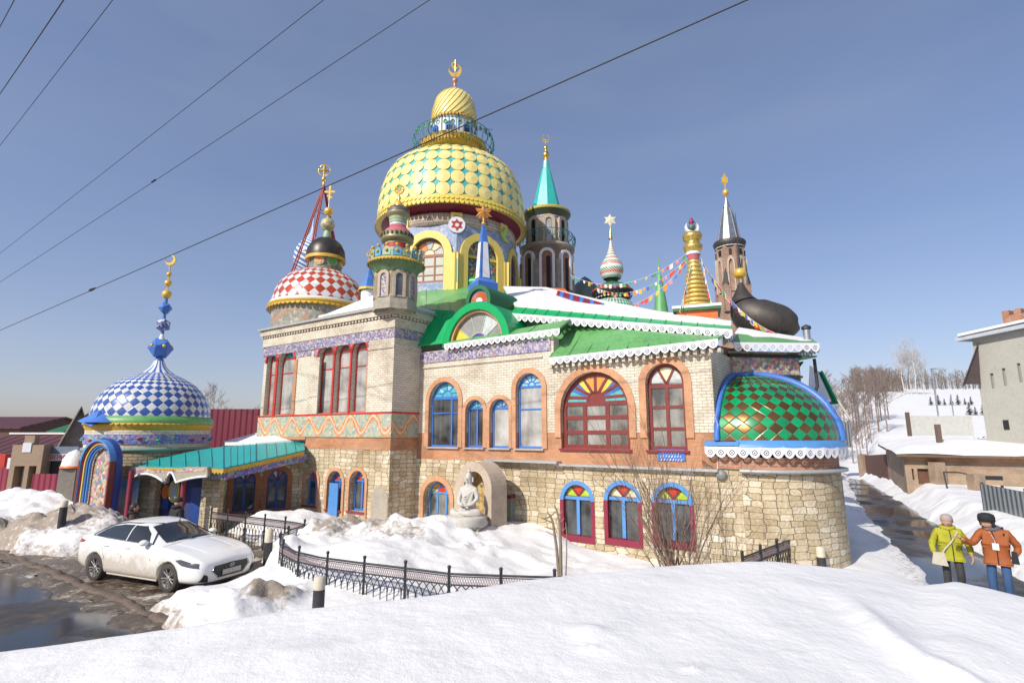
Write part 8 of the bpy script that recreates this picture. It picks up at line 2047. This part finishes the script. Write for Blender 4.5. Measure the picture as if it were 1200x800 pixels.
for i in range(34):
    px=rg.uniform(955,1018) if i<26 else rg.uniform(1018,1040); Y=rg.uniform(56,82) if i<26 else rg.uniform(70,90)
    p=at(px,480,Y); z=Hs(p.x,p.y); q=protos[i%3]; o=q if first[i%3] else copy_tree(q); first[i%3]=False
    o.location=(p.x,p.y,z-.2); o.rotation_euler=(0,0,rg.uniform(0,6)); s=rg.uniform(.55,.88)*Y/70; o.scale=(s,s,s); tag(o,'bare brown tree in the dense thicket behind the side porch of the temple','tree','bare brown trees of the thicket')
for i,(px,Y,s) in enumerate(((1060,170,1.25),(1068,172,1.15),(1074,168,1.3),(1083,171,1.0))):
    p=at(px,460,Y); o=birch if i==0 else copy_tree(birch); o.location=(p.x,p.y,Hs(p.x,p.y)-.3); o.rotation_euler=(0,0,i*1.3); o.scale=(s*1.1,)*3; tag(o,'tall pale bare birch standing out on the skyline of the hill','tree','pale birches on the skyline')
# left background trees
for i,(px,Y,s,w_) in enumerate(((236,60,.95,'beside the burgundy shed'),(247,62,1.0,'behind the burgundy shed'),(256,60,.8,'above the burgundy shed'),(283,66,.7,'above the burgundy shed'),(297,66,.75,'beside the temple bay'),(228,64,.7,'beside the blue and white dome'))):
    p=at(px,500,Y); o=copy_tree(protos[i%3]); o.location=(p.x,p.y,-.3); o.rotation_euler=(0,0,i); s*=1.05; o.scale=(s*.8,s*.8,s*.92); tag(o,'bare grey-brown tree %s at the left'%w_ ,'tree','bare trees behind the burgundy shed')
# far wood on the ridge: one mass nobody could count
rg=random.Random(8); b=MB()
for i in range(520):
    px=rg.uniform(1000,1260); Y=rg.uniform(222,262) if i%3 else rg.uniform(190,215); p=at(px,460,Y)
    if i%3==0: px=rg.uniform(1000,1060); p=at(px,460,Y)
    z=Hs(p.x,p.y)-.5; hh=rg.uniform(5,10); lean=rg.uniform(-.3,.3)
    b.tube([V((p.x,p.y,z)),V((p.x+lean,p.y,z+hh))],[.16,.04],3,cap=False)
    for q in range(9):
        f=rg.uniform(.25,.95); a=V((p.x+lean*f,p.y,z+hh*f)); b.tube([a,a+V((rg.uniform(-1.6,1.6),rg.uniform(-1,1),rg.uniform(.6,2.2)))],[.09,.03],3,cap=False)
tag(b.build('far_wood',pm('far_wood_bark',(.21,.175,.15),.9,bump=0)),'far brown bare wood along the top of the snowy hill','wood',kind='stuff')
# small conifers in a row on the slope
def conifer():
    e=empty('small_conifer'); b=MB(); b.tube([(0,0,0),(0,0,2.2)],[.06,.015],5); part_(b,'trunk',tk,e); b=MB(); rg=random.Random(4)
    for i in range(150):
        f=rg.random(); z=.25+f*2.1; r=(1-f)*.75+.05; az=rg.uniform(0,2*PI); d=V((math.cos(az),math.sin(az),-.35)); s=V((-d.y,d.x,0))*.10; c=V((0,0,z)); b.add([c-s*.5,c+s*.5,c+d*r+s,c+d*r-s],[(0,1,2,3)])
    part_(b,'crown',pm('dark_conifer_green',(.03,.05,.03),.9,bump=0),e); return e
cf=conifer()
for i,(px,py,Y) in enumerate(((1091,473,118),(1100,473,118),(1107,473,118),(1115,473,118),(1123,473,118),(1131,473,118),(1138,472,118),(1136,481,95),(1143,482,95),(1152,482,95))):
    p=at(px,py,Y); o=cf if i==0 else copy_tree(cf); o.location=(p.x,p.y,Hs(p.x,p.y)-.1); s=.85+.2*math.sin(i*2.1); o.scale=(s,s,s); tag(o,'small dark conifer in the %s row on the snowy hillside'%('upper' if py<480 else 'lower'),'conifer','young conifers planted on the hillside')
# ================================================================== camera, light, world
cam=bpy.data.cameras.new('camera'); co=bpy.data.objects.new('camera',cam); COL.objects.link(co); SC.camera=co
cam.sensor_width=36; cam.lens=36*F/1200; cam.clip_end=3000; cam.clip_start=.05
co.location=(0,0,CH); co.rotation_euler=(PI/2+PIT,0,0)
SUN_EL=R(37); sd=V((-.68,-.733,0)).normalized(); SAZ=math.atan2(sd.x,sd.y)   # direction towards the sun
w=bpy.data.worlds.new('World'); SC.world=w; w.use_nodes=True; nt=w.node_tree
sky=nt.nodes.new('ShaderNodeTexSky'); sky.sky_type='NISHITA'; sky.sun_disc=False; sky.sun_elevation=SUN_EL; sky.sun_rotation=SAZ
sky.air_density=1.0; sky.dust_density=1.2; sky.ozone_density=3.0; sky.altitude=60
bg=nt.nodes['Background']; hs=nt.nodes.new('ShaderNodeHueSaturation'); hs.inputs['Saturation'].default_value=1.10; gm=nt.nodes.new('ShaderNodeGamma'); gm.inputs[1].default_value=.72
nt.links.new(sky.outputs[0],gm.inputs[0]); nt.links.new(gm.outputs[0],hs.inputs['Color']); mx=nt.nodes.new('ShaderNodeMix'); mx.data_type='RGBA'; mx.blend_type='MULTIPLY'; mx.inputs[0].default_value=1; mx.inputs[7].default_value=(1.06,.975,1.08,1)
nt.links.new(hs.outputs[0],mx.inputs[6]); tc=nt.nodes.new('ShaderNodeTexCoord'); mpp=nt.nodes.new('ShaderNodeMapping'); mpp.inputs['Scale'].default_value=(1.2,1.2,5); nn=nt.nodes.new('ShaderNodeTexNoise'); nn.inputs['Scale'].default_value=1.6; nn.inputs['Detail'].default_value=6
rr_=nt.nodes.new('ShaderNodeMapRange'); rr_.inputs[1].default_value=.35; rr_.inputs[2].default_value=.7; rr_.inputs[3].default_value=.0; rr_.inputs[4].default_value=.10
mw=nt.nodes.new('ShaderNodeMix'); mw.data_type='RGBA'; nt.links.new(tc.outputs['Generated'],mpp.inputs[0]); nt.links.new(mpp.outputs[0],nn.inputs['Vector']); nt.links.new(nn.outputs['Fac'],rr_.inputs[0]); nt.links.new(rr_.outputs[0],mw.inputs[0])
nt.links.new(mx.outputs[2],mw.inputs[6]); mw.inputs[7].default_value=(3.2,3.35,3.6,1); nt.links.new(mw.outputs[2],bg.inputs[0]); bg.inputs[1].default_value=.158
sl=bpy.data.lights.new('sun','SUN'); so=bpy.data.objects.new('sun',sl); COL.objects.link(so); sl.energy=3.9; sl.angle=R(.55); sl.color=(1,.94,.85)
dv=V((sd.x*math.cos(SUN_EL),sd.y*math.cos(SUN_EL),math.sin(SUN_EL))); so.rotation_euler=dv.to_track_quat('Z','Y').to_euler(); so.location=(-20,-20,30)
SC.view_settings.view_transform='Standard'; SC.view_settings.look='None'; SC.view_settings.gamma=1; SC.view_settings.exposure=0.30; SC.view_settings.use_curve_mapping=False
SC.render.engine='CYCLES'; SC.cycles.max_bounces=6
